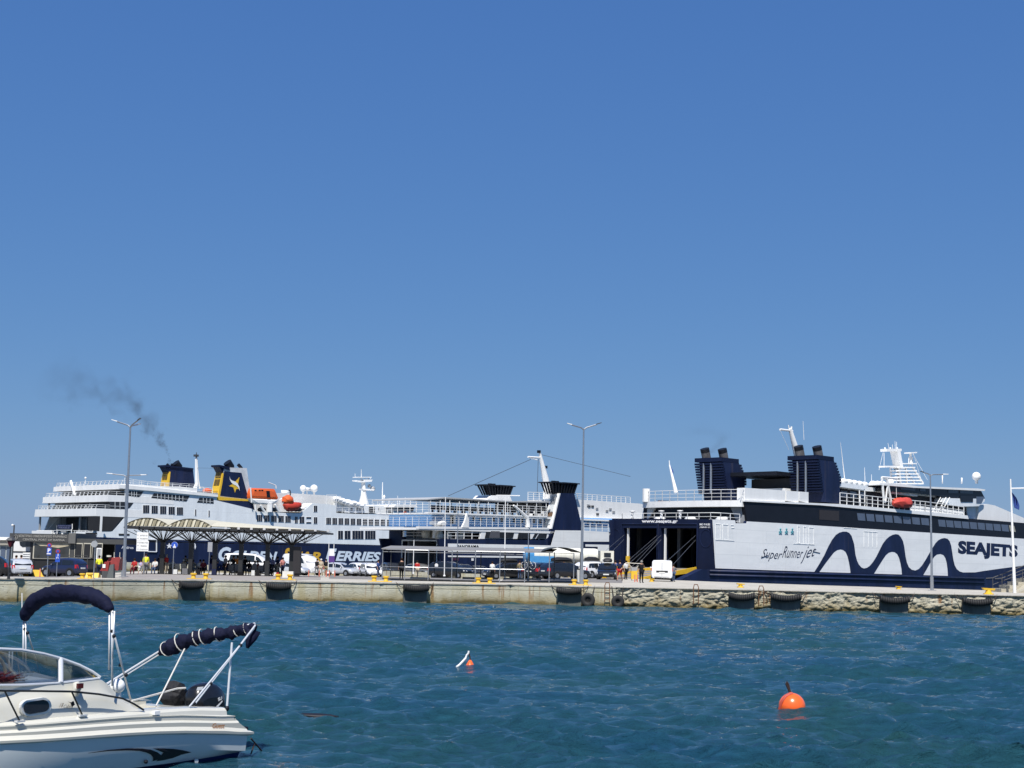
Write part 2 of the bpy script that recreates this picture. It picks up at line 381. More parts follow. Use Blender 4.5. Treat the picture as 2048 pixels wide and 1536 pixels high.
# smooth concrete face with a cap course, panel by panel; rubble face further right
rock0 = 6
mb = MB(); cap = MB()
for i in range(rock0):
    p, q = Vector((E0[i].x, E0[i].y, 0)), Vector((E0[i+1].x, E0[i+1].y, 0)); n = max(6, int((q-p).length/.35)); d = (q-p).normalized(); nn = Vector((d.y, -d.x, 0))
    rows = []
    for z in (-.6, 0, .12, .3, .5, .7, .86, .89, .92, 1.0, QZ-.06):
        row = []
        for k in range(n+1):
            c = p.lerp(q, k/n); off = .03*noise.noise(c*.6+Vector((0, 0, z*2)))
            if .86 < z < .91: off -= .05
            if z < .35: off -= max(0, .35-z)*.25*max(0, noise.noise(c*.9)+.25)*1.6
            if k == 0 and i > 2: off -= .05
            row.append(c+nn*off+Vector((0, 0, z)))
        rows.append(row)
    mb.grid(rows)
    cap.prism([p-nn*.6+Vector((0, 0, QZ-.05)), p+nn*.05+Vector((0, 0, QZ-.05)), p+nn*.05+Vector((0, 0, QZ+.02)), p-nn*.6+Vector((0, 0, QZ+.02))],
              [q-nn*.6+Vector((0, 0, QZ-.05)), q+nn*.05+Vector((0, 0, QZ-.05)), q+nn*.05+Vector((0, 0, QZ+.02)), q-nn*.6+Vector((0, 0, QZ+.02))])
mb.build('quay_wall', QWALL, kind='structure', smooth=True)
cap.build('quay_edge', QTOP, kind='structure')
def rockface():
    mb = MB(); cap = MB()
    for i in range(rock0, len(E0)-1):
        p, q = Vector((E0[i].x, E0[i].y, 0)), Vector((E0[i+1].x, E0[i+1].y, 0)); L_ = (q-p).length; n = int(L_/.045); d = (q-p).normalized(); nn = Vector((d.y, -d.x, 0))
        rows = []
        for j in range(38):
            z = -.35+j*(1.22+.35)/37; row = []
            for k in range(n+1):
                c = p.lerp(q, k/n); s = c+Vector((0, 0, z*1.5))
                dv, _ = noise.voronoi(s*1.7+Vector((noise.noise(s*2), 0, noise.noise(s*2+Vector((9, 0, 0)))))*.8)
                off = min(.07, (dv[1]-dv[0])*.2)+.13*noise.fractal(s*2.1, 1, 2, 6)-.05-.15*max(0, .16-abs(noise.noise(Vector((c.x*.55, c.y*.55, z*3.0)))))/.16*max(0, noise.noise(c*.4)+.45)
                off += .10*noise.noise(c*.35)
                if z > 1.02: off -= .12*(noise.noise(c*.7)+.3)
                if z < .22: off -= (.22-z)*.7*(.6+noise.noise(c*1.1))
                row.append(c+nn*off+Vector((0, 0, z)))
            rows.append(row)
        mb.grid(rows)
        cap.prism([p-nn*.9+Vector((0, 0, QZ-.02)), p+nn*.08+Vector((0, 0, QZ-.02)), p+nn*.08+Vector((0, 0, QZ+.03)), p-nn*.9+Vector((0, 0, QZ+.03))],
                  [q-nn*.9+Vector((0, 0, QZ-.02)), q+nn*.08+Vector((0, 0, QZ-.02)), q+nn*.08+Vector((0, 0, QZ+.03)), q-nn*.9+Vector((0, 0, QZ+.03))])
    mb.build('quay_rubble_wall', QROCK, kind='structure', smooth='all')
    cap.build('quay_slab_edge', QTOP, kind='structure')
rockface()
# back faces of the quay
mb = MB()
bk = [Vector((p.x, p.y, 0)) for p in mole[::-1]] + [bl + n2d*1, bB]
for p, q in zip(bk[:-1], bk[1:]): mb.add([(p.x, p.y, -.6), (q.x, q.y, -.6), (q.x, q.y, QZ-.061), (p.x, p.y, QZ-.061)], [(0, 1, 2, 3)])
mb.build('quay_back_wall', QWALL, kind='structure')
# paving under the waiting shelter, asphalt where the vehicles queue
sheet(list(np.linspace(246, 560, 20))+[600, 643], lambda px: frontY(px)+.9+max(0, px-560)*.09, lambda px: 146, 24, .012).build('paving', mat('paving_brown', (.30, .275, .25), .85, var=.15, scale=1.5, spec=.2), kind='structure')
ASPH = mat('worn_asphalt', (.22, .21, .20), .9, var=.25, scale=1.2, spec=.2)
sheet(np.linspace(660, 1245, 30), lambda px: 112, lambda px: bly(px)-.5, 24, .006).build('asphalt_lane', ASPH, kind='structure')
sheet(np.linspace(-250, 178, 20), lambda px: 92, lambda px: 135, 24, .008).build('asphalt_road', ASPH, kind='structure')
# ================================================================== FERRY 1: white and navy fast ferry on the right
def z6(x, y): return (1560+x*.26041, 840+y*.26041)       # from enlarged views of the photo
def z5(x, y): return (1200+x*.24083, 860+y*.24083)
def z8(x, y): return (1200+x*.11719, 1030+y*.11719)
def zb(x, y): return (1680+x*.17969, 880+y*.17969)
def zs(x, y): return (1260+x*.11719, 920+y*.11719)
S = lambda fr, pts, v=0: [fr.side(x, y, v) for x, y in pts]
T = lambda fr, pts, u=0: [fr.stern(x, y, u) for x, y in pts]
def seajets():
    fr = SJ; W = 13.6
    root = empty('fast_ferry', 'white fast ferry with navy wave stripes, twin louvred funnels and open stern doors', 'ferry', mat4=fr.mat4())
    zt = fr.side(1430, 1040)[1]; zb_ = fr.side(1430, 1137)[1]
    UE = 92
    # hull shells
    top = S(fr, [(1425, 1038.5), (1471, 1040), (1472, 1046), (1492, 1046), (1493, 1042), (1560, 1045.7), (2048, 1077)])
    uT, zT = top[-1]; top.append((UE, zT+.6)); shell = top+[(UE, -1.2), (.9, -1.2)]
    MB().py(shell, 0, .35).py(shell, W-.35, W).pz([(UE, 0), (UE+14, W*.38), (UE+14, W*.62), (UE, W)], -1.2, zT+.6).build('hull', NAVY, root)
    # white panel with curved foot at the bow
    wp = S(fr, [(1425.3, 1039), (1470, 1040.6), (1471, 1046.6), (1493, 1046.6), (1494, 1042.8), (1560, 1046.3), (2048, 1077.6)], -.02)
    wp += [(UE-.1, zT+.5), (UE-.1, zT-1.2)]+S(fr, [(2048, 1131.5), (1990, 1139.5), (1950.6, 1144.7), (1924.6, 1144.9), (1912, 1141), (1905, 1152), (1640, 1144), (1431, 1136.5)], -.02)
    MB().py(wp, -.03, .01).build('hull_panel', HULLW, root)
    wave = [(265, 1165), (300, 1110), (340, 1040), (370, 975), (400, 920), (430, 882), (455, 865), (485, 857), (510, 857), (532, 867), (550, 890), (570, 955), (580, 1035), (592, 1080), (605, 1108), (625, 1132), (645, 1140), (668, 1135), (690, 1120), (715, 1090), (740, 1050), (765, 1000), (790, 950), (815, 917), (840, 895), (865, 882), (890, 876), (910, 880), (928, 898), (945, 930), (955, 975), (965, 1050), (975, 1095), (990, 1130), (1012, 1150), (1040, 1156), (1066, 1144), (1090, 1118), (1118, 1075), (1145, 1028), (1170, 985), (1195, 945), (1218, 922), (1242, 910), (1265, 906), (1287, 912), (1303, 930), (1315, 965), (1325, 1030), (1332, 1075), (1342, 1115), (1358, 1145), (1380, 1163), (1410, 1172), (1450, 1174), (1500, 1170), (1560, 1160), (1700, 1140), (1874, 1118), (1874, 1240), (1290, 1200), (1287, 1150), (1280, 1095), (1270, 1060), (1255, 1037), (1232, 1029), (1205, 1033), (1185, 1050), (1160, 1085), (1130, 1140), (1098, 1195), (937, 1190), (933, 1145), (925, 1100), (915, 1060), (900, 1030), (880, 1015), (860, 1012), (835, 1019), (812, 1040), (785, 1080), (750, 1135), (720, 1184), (542, 1176), (538, 1140), (530, 1095), (518, 1045), (503, 1012), (484, 998), (465, 994), (440, 999), (415, 1016), (390, 1048), (350, 1100), (302, 1168)]
    MB().py(S(fr, [z6(*p) for p in wave], -.04), -.042, -.025).build('wave_stripe', NAVY, root)
    # sponson, rubbing bars
    sp = S(fr, [(1404, 1138.5), (1640, 1145.5), (1971, 1154.5), (1975, 1168)], -.55); sp += [(sp[-1][0], -1.2), (sp[0][0]-3, -1.2)]+S(fr, [(1352, 1166), (1354, 1163)], -.55)
    MB().py(sp, -.55, .2).py([(u, z) for u, z in sp[:4]]+[(sp[3][0], -1.2), (1, -1.2)], W, W+.5).build('sponson', NAVY, root)
    mb = MB()
    for dy in (0, 8):
        a, b = fr.side(1420, 1140+dy, -.6), fr.side(1968, 1156+dy, -.6); mb.tube((a[0], -.58, a[1]-.1), (b[0], -.58, b[1]-.1), .13, 8)
    mb.build('fender_bar', NAVY, root, smooth=True)
    # stern frame
    st = fr.stern
    vL = W; hz = [z8(385, 150), z8(1650, 150)]
    mb = MB()
    def rect(x0, x1, y0, y1, u0, u1): mb.px(T(fr, [z8(x0, y0), z8(x1, y0), z8(x1, y1), z8(x0, y1)], 0), u0, u1)
    mb.px([(W, st(1217, 1037)[1]), (0.0, st(1425, 1038.5)[1]), (0, st(*z8(1900, 222))[1]), (W, st(*z8(150, 222))[1])], 0, 1.2)
    zlow = -1.0
    def pil(xa, xb, yt):
        a, b = st(*z8(xa, yt)), st(*z8(xb, yt)); mb.px([(a[0], a[1]), (b[0], b[1]), (b[0]-.0, zlow), (a[0], zlow)], 0, 1.2)
    vR = 0.0
    a = st(*z8(1650, 224)); mb.px([(a[0], a[1]), (0, a[1]), (0, zlow), (a[0], zlow)], 0, 1.2)
    pil(1000, 1035, 224)
    a = st(*z8(400, 224)); mb.px([(W, a[1]), (a[0], a[1]), (a[0], zlow), (W, zlow)], 0, 1.2)
    zs0 = st(*z8(1300, 905))[1]
    mb.box(0, 1.2, .3, W-.3, zlow, zs0-.03)
    mb.build('stern_frame', NAVY2, root)
    mb = MB()                                     # raised door frames
    for xa, xb in ((372, 985), (1010, 1665)):
        a, b = st(*z8(xa, 150)), st(*z8(xb, 150)); z1 = st(*z8(xb, 880))[1]
        mb.tube((-.05, a[0], a[1]), (-.05, b[0], b[1]), .05, 5); mb.tube((-.05, a[0], a[1]), (-.05, a[0], z1), .05, 5); mb.tube((-.05, b[0], b[1]), (-.05, b[0], z1), .05, 5)
    for c in ((1810, 400), (260, 380)):
        v, z = st(*z8(*c)); 
        for k in range(20):
            t0, t1 = 2*math.pi*k/20, 2*math.pi*(k+1)/20; r = .72
            mb.tube((-.02, v+r*math.cos(t0), z+r*1.2*math.sin(t0)), (-.02, v+r*math.cos(t1), z+r*1.2*math.sin(t1)), .035, 4)
    mb.build('door_trim', NAVY, root)
    # car deck interior
    mb = MB(); zc = st(*z8(1000, 224))[1]
    mb.box(1.2, 42, .35, W-.35, zs0-.2, zs0); mb.box(1.2, 42, .36, W-.36, zc+.3, zc+.5); mb.box(42, 42.3, .4, W-.4, zs0, zc+.3)
    mb.build('car_deck', mat('deck_green_grey', (.05, .055, .055), .8), root)
    mb = MB()
    for v in (1.0, W*.52, W-1.0):
        for u in np.arange(3, 41, 4.5): mb.box(u, u+.35, v-.2, v+.2, zs0, zc+.3)
    mb.box(6, 30, W*.5, W*.5+.2, zs0, zc+.3)
    mb.build('deck_pillars', DGREY, root)
    mb = MB()
    for xa in (412, 1045):
        v = st(*z8(xa+25, 224))[0]; mb.box(.3, .5, v-.12, v+.04, st(*z8(430, 900))[1], zc+.2)
    mb.build('door_guide', WHITE, root)
    mb = MB()
    for xa, xb in ((412, 470),):
        v = st(*z8(450, 224))[0]; mb.box(.1, .3, v-.28, v+.1, zs0-.1, zs0+1.1)
    mb.build('guide_foot', YEL, root)
    # ramps
    def ramp(xa, xb, name, plate):
        va, vb = st(*z8(xa, 700))[0], st(*z8(xb, 700))[0]
        g = fr.Mi @ (Vector((bl.x, bl.y, QZ+.06))-fr.O); u1 = -8.2; z1 = (fr.Mi @ (fr.O+fr.M @ Vector((u1, 0, 0)) * 1 - fr.O)).z
        P0 = fr.O+fr.M @ Vector((u1, 0, 0)); z1 = QZ+.08-P0.z
        m = MB(); m.prism([(.1, va, zs0), (.1, vb, zs0), (.1, vb, zs0-.35), (.1, va, zs0-.35)], [(u1, va, z1), (u1, vb, z1), (u1, vb, z1-.12), (u1, va, z1-.12)])
        o = m.build(name, plate, root)
        m = MB(); s = 1 if vb > va else -1
        for v in (va, vb):
            m.prism([(.1, v-.09, zs0-.36), (.1, v+.09, zs0-.36), (.1, v+.09, zs0+.16), (.1, v-.09, zs0+.16)], [(u1, v-.09, z1-.13), (u1, v+.09, z1-.13), (u1, v+.09, z1+.06), (u1, v-.09, z1+.06)])
        for k in range(5):
            t = (k+.5)/5; u = .1+(u1-.1)*t; z = zs0+(z1-zs0)*t
            m.box(u-.03, u+.03, min(va, vb)+.1, max(va, vb)-.1, z-.02, z+.03)
        m.build('ramp_edge', YEL, o)
        return va, vb, u1, z1
    RP = mat('ramp_plate', (.22, .21, .20), .7, var=.35, scale=2)
    r1 = ramp(1640, 1050, 'stern_ramp', RP); r2 = ramp(985, 415, 'stern_ramp', RP)
    mb = MB()
    for (va, vb, u1, z1) in (r1, r2):
        for v in (va, vb):
            for f, zz in ((.55, 3.1), (.8, 3.6)):
                mb.tube((-.1, v, zs0+zz*.9), (u1*f, v, zs0+(z1-zs0)*f+.15), .016, 4)
    mb.build('ramp_cable', STEEL, root)
    # red hold-back mat and marks on ramp
    # lettering
    sf = lambda x, y: fr.Q(x, y, -.03); hf = lambda x, y: fr.P(x, y, -.045)
    WL = mat('white_lettering', (.8, .8, .8), .5, var=0)
    text_on(sf, 'www.seajets.gr', [z8(712, 78), z8(1325, 80), z8(1325, 150), z8(712, 148)], 'lettering', WL, root, bold=.03)
    text_on(sf, 'IMO 9141883', [z8(1700, 142), z8(1888, 143), z8(1888, 180), z8(1700, 179)], 'lettering', WL, root, bold=.02)
    text_on(sf, 'ΛΙΜΗΝ 103', [z8(1700, 195), z8(1885, 196), z8(1885, 222), z8(1700, 221)], 'lettering', WL, root, bold=.02)
    text_on(hf, 'SEAJETS', [z6(1368, 925), z6(1828, 962), z6(1825, 1080), z6(1366, 1055)], 'lettering', NAVY, root, bold=.055)
    text_on(hf, 'Super', [z5(1345, 985), z5(1518, 1000), z5(1505, 1100), z5(1338, 1085)], 'lettering', NAVY, root, bold=-.004, shear=.45)
    text_on(hf, 'Runner', [z5(1525, 962), z5(1690, 985), z5(1685, 1065), z5(1512, 1060)], 'lettering', NAVY, root, bold=-.004, shear=.45)
    text_on(hf, 'jet', [z5(1690, 968), z5(1800, 965), z5(1790, 1070), z5(1665, 1112)], 'lettering', NAVY, root, bold=-.004, shear=.5)
    mb = MB(); a, b, c = fr.P(*z5(1768, 1008), -.05), fr.P(*z5(1827, 1022), -.05), fr.P(*z5(1338, 1062), -.05)
    mb.tube(a, b, .04, 4); mb.tube(c, fr.P(*z5(1395, 1040), -.05), .035, 4); mb.build('lettering', NAVY, root)
    # three little dancing figures printed on the hull, recessed fender outlines
    TEAL = mat('teal_print', (.08, .28, .33), .5, var=0)
    mb = MB()
    for x0 in (1498, 1548, 1597):
        p = lambda dx, dy: fr.P(*z5(x0+dx, 850+dy), -.05)
        mb.tube(p(0, -15), p(0, 5), .10, 6); mb.tube(p(-2, 5), p(-12, 14), .05, 4); mb.tube(p(2, 5), p(12, 14), .05, 4); mb.tube(p(0, -10), p(-13, -4), .04, 4); mb.tube(p(0, -10), p(13, -6), .04, 4)
        mb.ball(p(0, -26), .12, 8)
    mb.build('figure_print', TEAL, root)
    mb = MB()
    def outline_(pts):
        q = [fr.P(*p, -.035) for p in pts]
        for i in range(len(q)-1): mb.tube(q[i], q[i+1], .035, 4)
    for x0, y0, x1, y1 in ((960, 780, 1000, 910), (1020, 785, 1065, 912), (1640, 800, 1660, 940), (1690, 805, 1712, 945), (1735, 810, 1775, 950)):
        outline_([z5(x0, y0), z5(x1, y0+3), z5(x1, y1), z5(x0, y1), z5(x0, y0)])
    outline_([z5(1085, 790), z5(1110, 790), z5(1115, 812), z5(1090, 815)]); outline_([z5(960, 912), z5(1115, 920)]); outline_([z5(1605, 943), z5(1780, 952)])
    for x0 in (645, 680, 712, 745): outline_([z6(x0, 856+(x0-645)*.05), z6(x0, 975)])
    outline_([z6(640, 855), z6(750, 862)]); outline_([z6(490, 828), z6(590, 835)])
    mb.build('fender_recess', HULLW, root)
    # black glazed band
    bt = [(1488.5, 1002), (1560, 1006.7), (1640, 1009.5), (1680, 1013), (1937, 1037), (2048, 1046)]
    bb = [(2048, 1077), (1560, 1045.2), (1494, 1041.8)]
    MB().py(S(fr, bt, .05)+[(UE-8, fr.side(2048, 1046, .05)[1]), (UE-2, zT+.4)]+S(fr, bb, .05), .05, .5).build('upper_side', BLACKP, root)
    u5 = fr.side(1489, 1010)[0]
    for (n_, a0, a1, b0, b1, y0, y1, y2, y3) in ((8, 593, 655, 1083, 1145, 715, 775, 752, 810), (9, 1215, 1272, 1700, 1757, 765, 822, 802, 858)):
        for i in range(n_):
            t = i/(n_-1); xa, xb = a0+(b0-a0)*t, a1+(b1-a1)*t; ya, yb = y0+(y2-y0)*t, y1+(y3-y1)*t
            q = [(xa, ya), (xb-3, ya+4), (xb+3, yb), (xa+8, yb-5)]
            MB().py(S(fr, [z6(*p) for p in q], 0), .02, .12).build('window', GLASSB, root)
    MB().py(S(fr, [z6(1760, 808), z6(1800, 812), z6(1812, 860), z6(1770, 855)], 0), .02, .12).build('window', mat('cream_panel', (.4, .38, .3), .5), root)
    # service door in band
    MB().py(S(fr, [z6(305, 690), z6(455, 700), z6(455, 775), z6(305, 765)], 0), .02, .08).build('vent_panel', mat('vent_dark', (.03, .025, .025), .6), root)
    # white deck edge over the band, upper deck
    de = [(1489, 1000), (1640, 1006.5), (1680, 1008), (1935, 1031), (1937, 1038), (1680, 1014), (1640, 1010.5), (1489, 1003)]
    MB().py(S(fr, de, -.05), -.08, .6).build('deck_edge', WHITE, root)
    zu = fr.side(1489, 1001)[1]; ub = fr.side(1937, 1036)[0]; zu2 = fr.side(1936, 1034)[1]
    MB().pz([(u5+.2, .5), (ub, .5), (ub, W-.5), (u5+.2, W-.5)], min(zu, zu2)-.6, min(zu, zu2)-.3).py([(u5, zu-.1), (u5+24, fr.side(1700, 1011)[1]-.1), (u5+24, fr.side(1700, 1011)[1]-.4), (u5, zu-.4)], .55, W-.5).build('upper_deck', mat('deck_paint', (.35, .36, .36), .7), root)
    # far side band and superstructure stern
    MB().py([(u5+.3, zu-.2), (ub+10, zu2), (ub+10, zt), (u5+.3, zt)], W-.5, W-.05).build('upper_side_far', BLACKP, root)
    # main deck aft (mooring deck) and dark stern glazing
    MB().pz([(1.2, .4), (u5+6, .4), (u5+6, W-.4), (1.2, W-.4)], zt-.55, zt-.35).build('mooring_deck', mat('deck_paint', (.35, .36, .36), .7), root)
    us = u5+.6
    MB().box(us, us+.2, .5, W-.6, zt-.3, zu-.25).build('stern_glazing', GLASS, root)
    p1 = fr.stern(*zs(1640, 700), us-.05)
    mb = MB(); mb.px([(2.2, zu-.3), (.3, zu-.3), (.3, zt-.2), (1.1, zt-.2)], us-.25, us-.02); mb.build('stern_screen', GREY, root)
    mb = MB(); mb.px([(W-1.9, zu-.3), (W-.1, zu-.3), (W+.5, zt-.2), (W-.2, zt-.2)], us-.25, us-.02); mb.build('stern_screen', WHITE, root)
    # orange destination board
    bo = MB().px(T(fr, [zs(475, 690), zs(875, 700), zs(875, 755), zs(475, 748)], us-.1), us-.14, us-.1).build('notice_board', DARK, root)
    AMB = mat('amber_text', (.45, .10, .03), .6, var=0)
    text_on(lambda x, y: fr.Q(x, y, us-.17), 'PAROS  NAXOS', [zs(490, 698), zs(860, 705), zs(860, 745), zs(490, 740)], 'lettering', AMB, bo, bold=.03)
    # overhanging stern deck edge (curved)
    vt = np.linspace(.2, W-.4, 13); mb = MB(); P_ = []; 
    for v in vt:
        c = abs(v/W-.5)*2; P_.append((us-1.6+.9*c**3, v))
    pl = P_+[(us+3, W-.4), (us+3, .2)]
    mb.pz(pl, zu-.62, zu+.02); mb.build('stern_canopy', WHITE, root)
    mb = MB(); railing(mb, [(u, v, zu) for u, v in P_], 1.1, .035, 3, 1.3); mb.build('railing', WHITE, root)
    mb = MB(); railing(mb, [(1.0, W-.5, zt-.4)]+[(.5, v, zt-.4) for v in np.linspace(W-1, 1, 9)]+[(1.2, .3, zt-.4), (u5-.5, .2, zt-.4)], 1.15, .04, 3, 1.4); mb.build('railing', WHITE, root)
    mb = MB()
    for v in (W-2.2, W*.55, W*.37): 
        mb.tube((.7, v, zt-.4), (.7, v, zt+.95), .13, 8); mb.box(.5, .9, v-.22, v+.22, zt+.9, zt+1.02)
    for i in range(9):
        v = 1.2+i*1.35; mb.lathe([(.15, 0), (.3, .05), (.3, .5), (.18, .55)], (1.9+.6*(i % 2), v, zt-.35), 8)
        if i % 3 == 0: mb.lathe([(.35, -.5), (.35, .5)], (2.6, v, zt+.1), 10, 'Y')
    mb.build('mooring_gear', WHITE, root, smooth=True)
    MB().tube((us-1, W-1.0, zu), (us-1, W-1, zu+1.4), .4, 10).build('searchlight', WHITE, root)
    # rail and lockers along near side, aft
    mb = MB(); a, b = fr.side(1489, 1000, .2), fr.side(1500, 1001, .2); railing(mb, [(us-.9, .25, zu), (a[0]+.2, .2, zu)], 1.1, .04, 3, 1)
    mb.build('railing', WHITE, root)
    for xa, xb, d in ((1490, 1570, 0), (1573, 1597, .25), (1599, 1617, 0)):
        MB().py(S(fr, [(xa, 975.5+(xa-1490)*.07), (xb, 975.5+(xb-1490)*.07), (xb, 1003.5+(xb-1490)*.02), (xa, 1000+(xa-1490)*.02)], .1), .1, 1.1+d).build('deck_locker', WHITE, root)
    # funnels
    def funnel(v0, wv, ou, dz, name):
        fo = fr.side
        prof = [(1637, 912), (1666, 915.5), (1679, 955), (1681, 1007), (1648, 1004), (1647, 985), (1641, 950)]
        pr = [(u+ou, z+dz) for u, z in S(fr, prof, .3)]
        f = MB().py(pr, v0, v0+wv*.98).build('funnel', NAVY, root); ch = []
        zt_, zb2 = pr[0][1], pr[5][1]
        uu = lambda z: pr[0][0]+(pr[5][0]-pr[0][0])*(zt_-z)/(zt_-zb2)
        uf = lambda z: pr[1][0]+(pr[2][0]-pr[1][0])*min(1, (zt_-z)/(pr[1][1]-pr[2][1]))
        MB().box(uu(zt_)-.35, pr[1][0]+.15, v0-.02, v0+wv+.25, zt_-.35, zt_+.1).build('funnel_top', NAVY2, root)
        n_ = 12
        for i in range(n_):
            z = zt_-.55-(zt_-.55-zb2)*i/(n_-.5)
            m = MB(); u0 = uu(z); u1 = uf(z)
            m.box(u0-.45, u0+.1, v0+.0, v0+wv+.3, z-.13, z+.08)
            if i < 8: m.box(u1-.1, u1+.5, v0+.1, v0+wv, z-.16, z+.08)
            m.box(u0-.3, u1-.1, v0+wv-.02, v0+wv+.25, z-.08, z+.05)
            m.build('louver_slat', NAVY2, f)
        m = MB()
        for v in (v0+wv*.42, v0+wv*.72): m.tube((uu(zt_)-.22, v, zb2), (uu(zt_)-.22, v, zt_-.5), .12, 8)
        m.build('inner_pipe', STEEL, f, smooth=True)
        for k, (x0, x1) in enumerate(((1607, 1617), (1631, 1640))):
            uc = (pr[0][0]+.2+k*1.3); vc = v0+wv*(.70-.42*k)
            m = MB(); m.tube((uc, vc, zt_), (uc-.25, vc, zt_+.75), .50, 14); p = m.build('exhaust_pipe', mat('sooty_steel', (.16, .15, .15), .5, .3, var=.5, scale=1.5), f, smooth=True)
            m = MB(); m.tube((uc-.25, vc, zt_+.752), (uc-.4, vc, zt_+1.15), .51, 14); m.build('pipe_mouth', BLACKP, p, smooth=True)
        return pr
    pr = funnel(.3, 3.5, 0, 0, 'n')
    uc = pr[0][0]; vf = fr.stern(1437, 930, uc)[0]
    funnel(W-3.5, 3.4, -3.9, fr.stern(1437, 917, uc-3.9)[1]-pr[0][1], 'f')
    # dark canopy bridging the funnels and the deck house beneath
    z0 = fr.side(1650, 950, 5)[1]; 
    a, b = fr.stern(1578, 952, uc+2), fr.stern(1500, 955, uc+2)
    MB().box(uc-2.5, uc+7, 3.9, W-2.6, b[1]-.15, b[1]+.25).build('deck_canopy', BLACKP, root)
    MB().box(uc+1.2, uc+7, 3.9, W-3.6, zu, b[1]-.3).build('deck_house', DGREY, root)
    MB().box(uc-.6, uc+.8, 4.2, 7.6, zu, zu+2.0).build('deck_box', WHITE, root)
    MB().box(uc-1, uc+.6, 7.9, W-3.8, zu, zu+1.5).build('deck_box', HULLG, root)
    # ensign mast at the stern and tall raked mast
    mb = MB(); b0 = fr.Q(1352, 985, us-.5); b1 = fr.Q(1339, 930, us-.5); mb.tube(b0, b1, .22, 8, .08); mb.tube(b1, fr.Q(1338.5, 921, us-.5), .05, 6); mb.build('ensign_mast', WHITE, root, smooth=True)
    q = [fr.Q(*zs(x, y), us-.45) for x, y in ((672, 60), (700, 120), (735, 190), (735, 232), (705, 225), (690, 150))]
    MB().prism(q, [(u+.05, v, z) for u, v, z in q]).build('ensign', mat('flag_blue', (.03, .07, .3), .8, var=.4, scale=4), root)
    um = uc+5
    mb = MB(); v0 = 5
    mb.tube(fr.P(1596, 915, v0), fr.P(1580, 857, v0), .42, 10, .2); mb.tube(fr.P(1560, 859, v0), fr.P(1585, 862, v0), .12, 6); mb.tube(fr.P(1578, 858, v0), fr.P(1577, 850, v0), .06, 5); mb.tube(fr.P(1583, 860, v0), fr.P(1583, 853, v0), .1, 5)
    mb.build('raked_mast', WHITE, root, smooth=True)
    mb = MB()
    for a, b, r in (((1689, 956), (1681, 885), .07), ((1730, 962), (1729, 935), .04), ((1743, 964), (1743, 949), .04), ((1608, 880), (1606, 842), .03)): mb.tube(fr.P(*a, 4), fr.P(*b, 4), r, 5, .02)
    for a, b in (((1560, 860), (1578, 900)), ((1766, 905), (1758, 940)), ((1826, 905), (1842, 958)), ((1826, 908), (1855, 960))): mb.tube(fr.P(*a, 4.2), fr.P(*b, 4.2), .02, 4)
    mb.build('antenna', WHITE, root)
    # upper superstructure (set back from the side)
    v1 = 1.6; PS = lambda pts, v=v1: S(fr, pts, v)
    MB().py(PS([(1682, 975), (1935, 1003), (1935, 1036), (1682, 1012)]), v1, W-v1).build('upper_house', BLACKP, root)
    MB().py(PS([(1680, 968), (1722, 973), (1760, 976.5), (1835, 984), (1880, 990), (1880, 996), (1835, 991), (1760, 984), (1722, 982), (1680, 976)]), v1-.25, W-v1+.2).build('house_roof', WHITE, root)
    for i in range(3): MB().py(PS([z6(465+i*70, 543+i*4), z6(512+i*70, 550+i*4), z6(520+i*70, 592+i*4), z6(468+i*70, 590+i*4)], v1), v1-.05, v1).build('window', GLASSB, root)
    # bridge
    vb = .6
    MB().py(S(fr, [(1760, 966), (1800, 967), (1836, 972.5), (1957, 977), (1971, 979), (1969, 982), (1830, 975.5), (1760, 970)], vb-.3), vb-.3, W-vb+.3).build('bridge_roof', WHITE, root)
    MB().py(S(fr, [(1762, 970), (1830, 975.5), (1962, 981), (1970, 997), (1886, 996), (1880, 992), (1835, 987), (1762, 982)], vb), vb, W-vb).build('bridge_glazing', GLASS, root)
    for q in (((675, 508), (845, 515), (835, 566), (672, 550)), ((890, 515), (945, 520), (955, 575), (890, 568)), ((1205, 535), (1315, 540), (1310, 592), (1205, 590)), ((1340, 540), (1480, 552), (1480, 600), (1335, 592))):
        MB().py(S(fr, [zb(*p) for p in q], vb-.04), vb-.05, vb).build('bridge_window', mat('bridge_glass', (.03, .04, .055), .1, var=.2, spec=.5), root)
    MB().py(S(fr, [(1760, 978), (1800, 981), (1835, 988), (1835, 993), (1760, 984)], vb+.4), vb+.4, W-vb-.3).build('bridge_front_band', WHITE, root)
    MB().py(S(fr, [(1885, 996), (1970, 998), (1969, 1003), (1957, 1012.5), (1931, 1013), (1900, 1010), (1883, 1004)], vb), vb, 3.2).py(S(fr, [(1932, 1005), (1957, 1005), (1958, 1046), (1936, 1036)], vb+.8), vb+.8, W-1.4).build('bridge_wing', HULLG, root)
    MB().py(S(fr, [zb(1335, 622), zb(1483, 622), zb(1480, 690), zb(1345, 690)], vb-.05), vb-.06, vb).build('wing_window', GLASS, root)
    MB().py(S(fr, [zb(1520, 630), zb(1607, 630), zb(1575, 700), zb(1520, 698)], vb-.05), vb-.06, vb).build('wing_window', GLASSB, root)
    MB().py(S(fr, [(1958, 1046), (1957, 1010), (1975, 1008), (1990, 1011), (2048, 1036)], 1)+[(fr.side(2048, 1040, 1)[0]+16, zT+.3), (fr.side(2048, 1040, 1)[0]+16, zT-1)], 1, W-1).build('foredeck_cowl', WHITE, root)
    # mast with radars over the bridge
    m4 = W*.42; P4 = lambda x, y: fr.P(*zb(x, y), m4)
    mb = MB(); mb.prism([(u, v-.5, z) for u, v, z in (P4(592, 112), P4(630, 114), P4(668, 322), P4(640, 330))], [(u, v+.5, z) for u, v, z in (P4(592, 112), P4(630, 114), P4(668, 322), P4(640, 330))])
    mb.build('mast', WHITE, root)
    mb = MB()
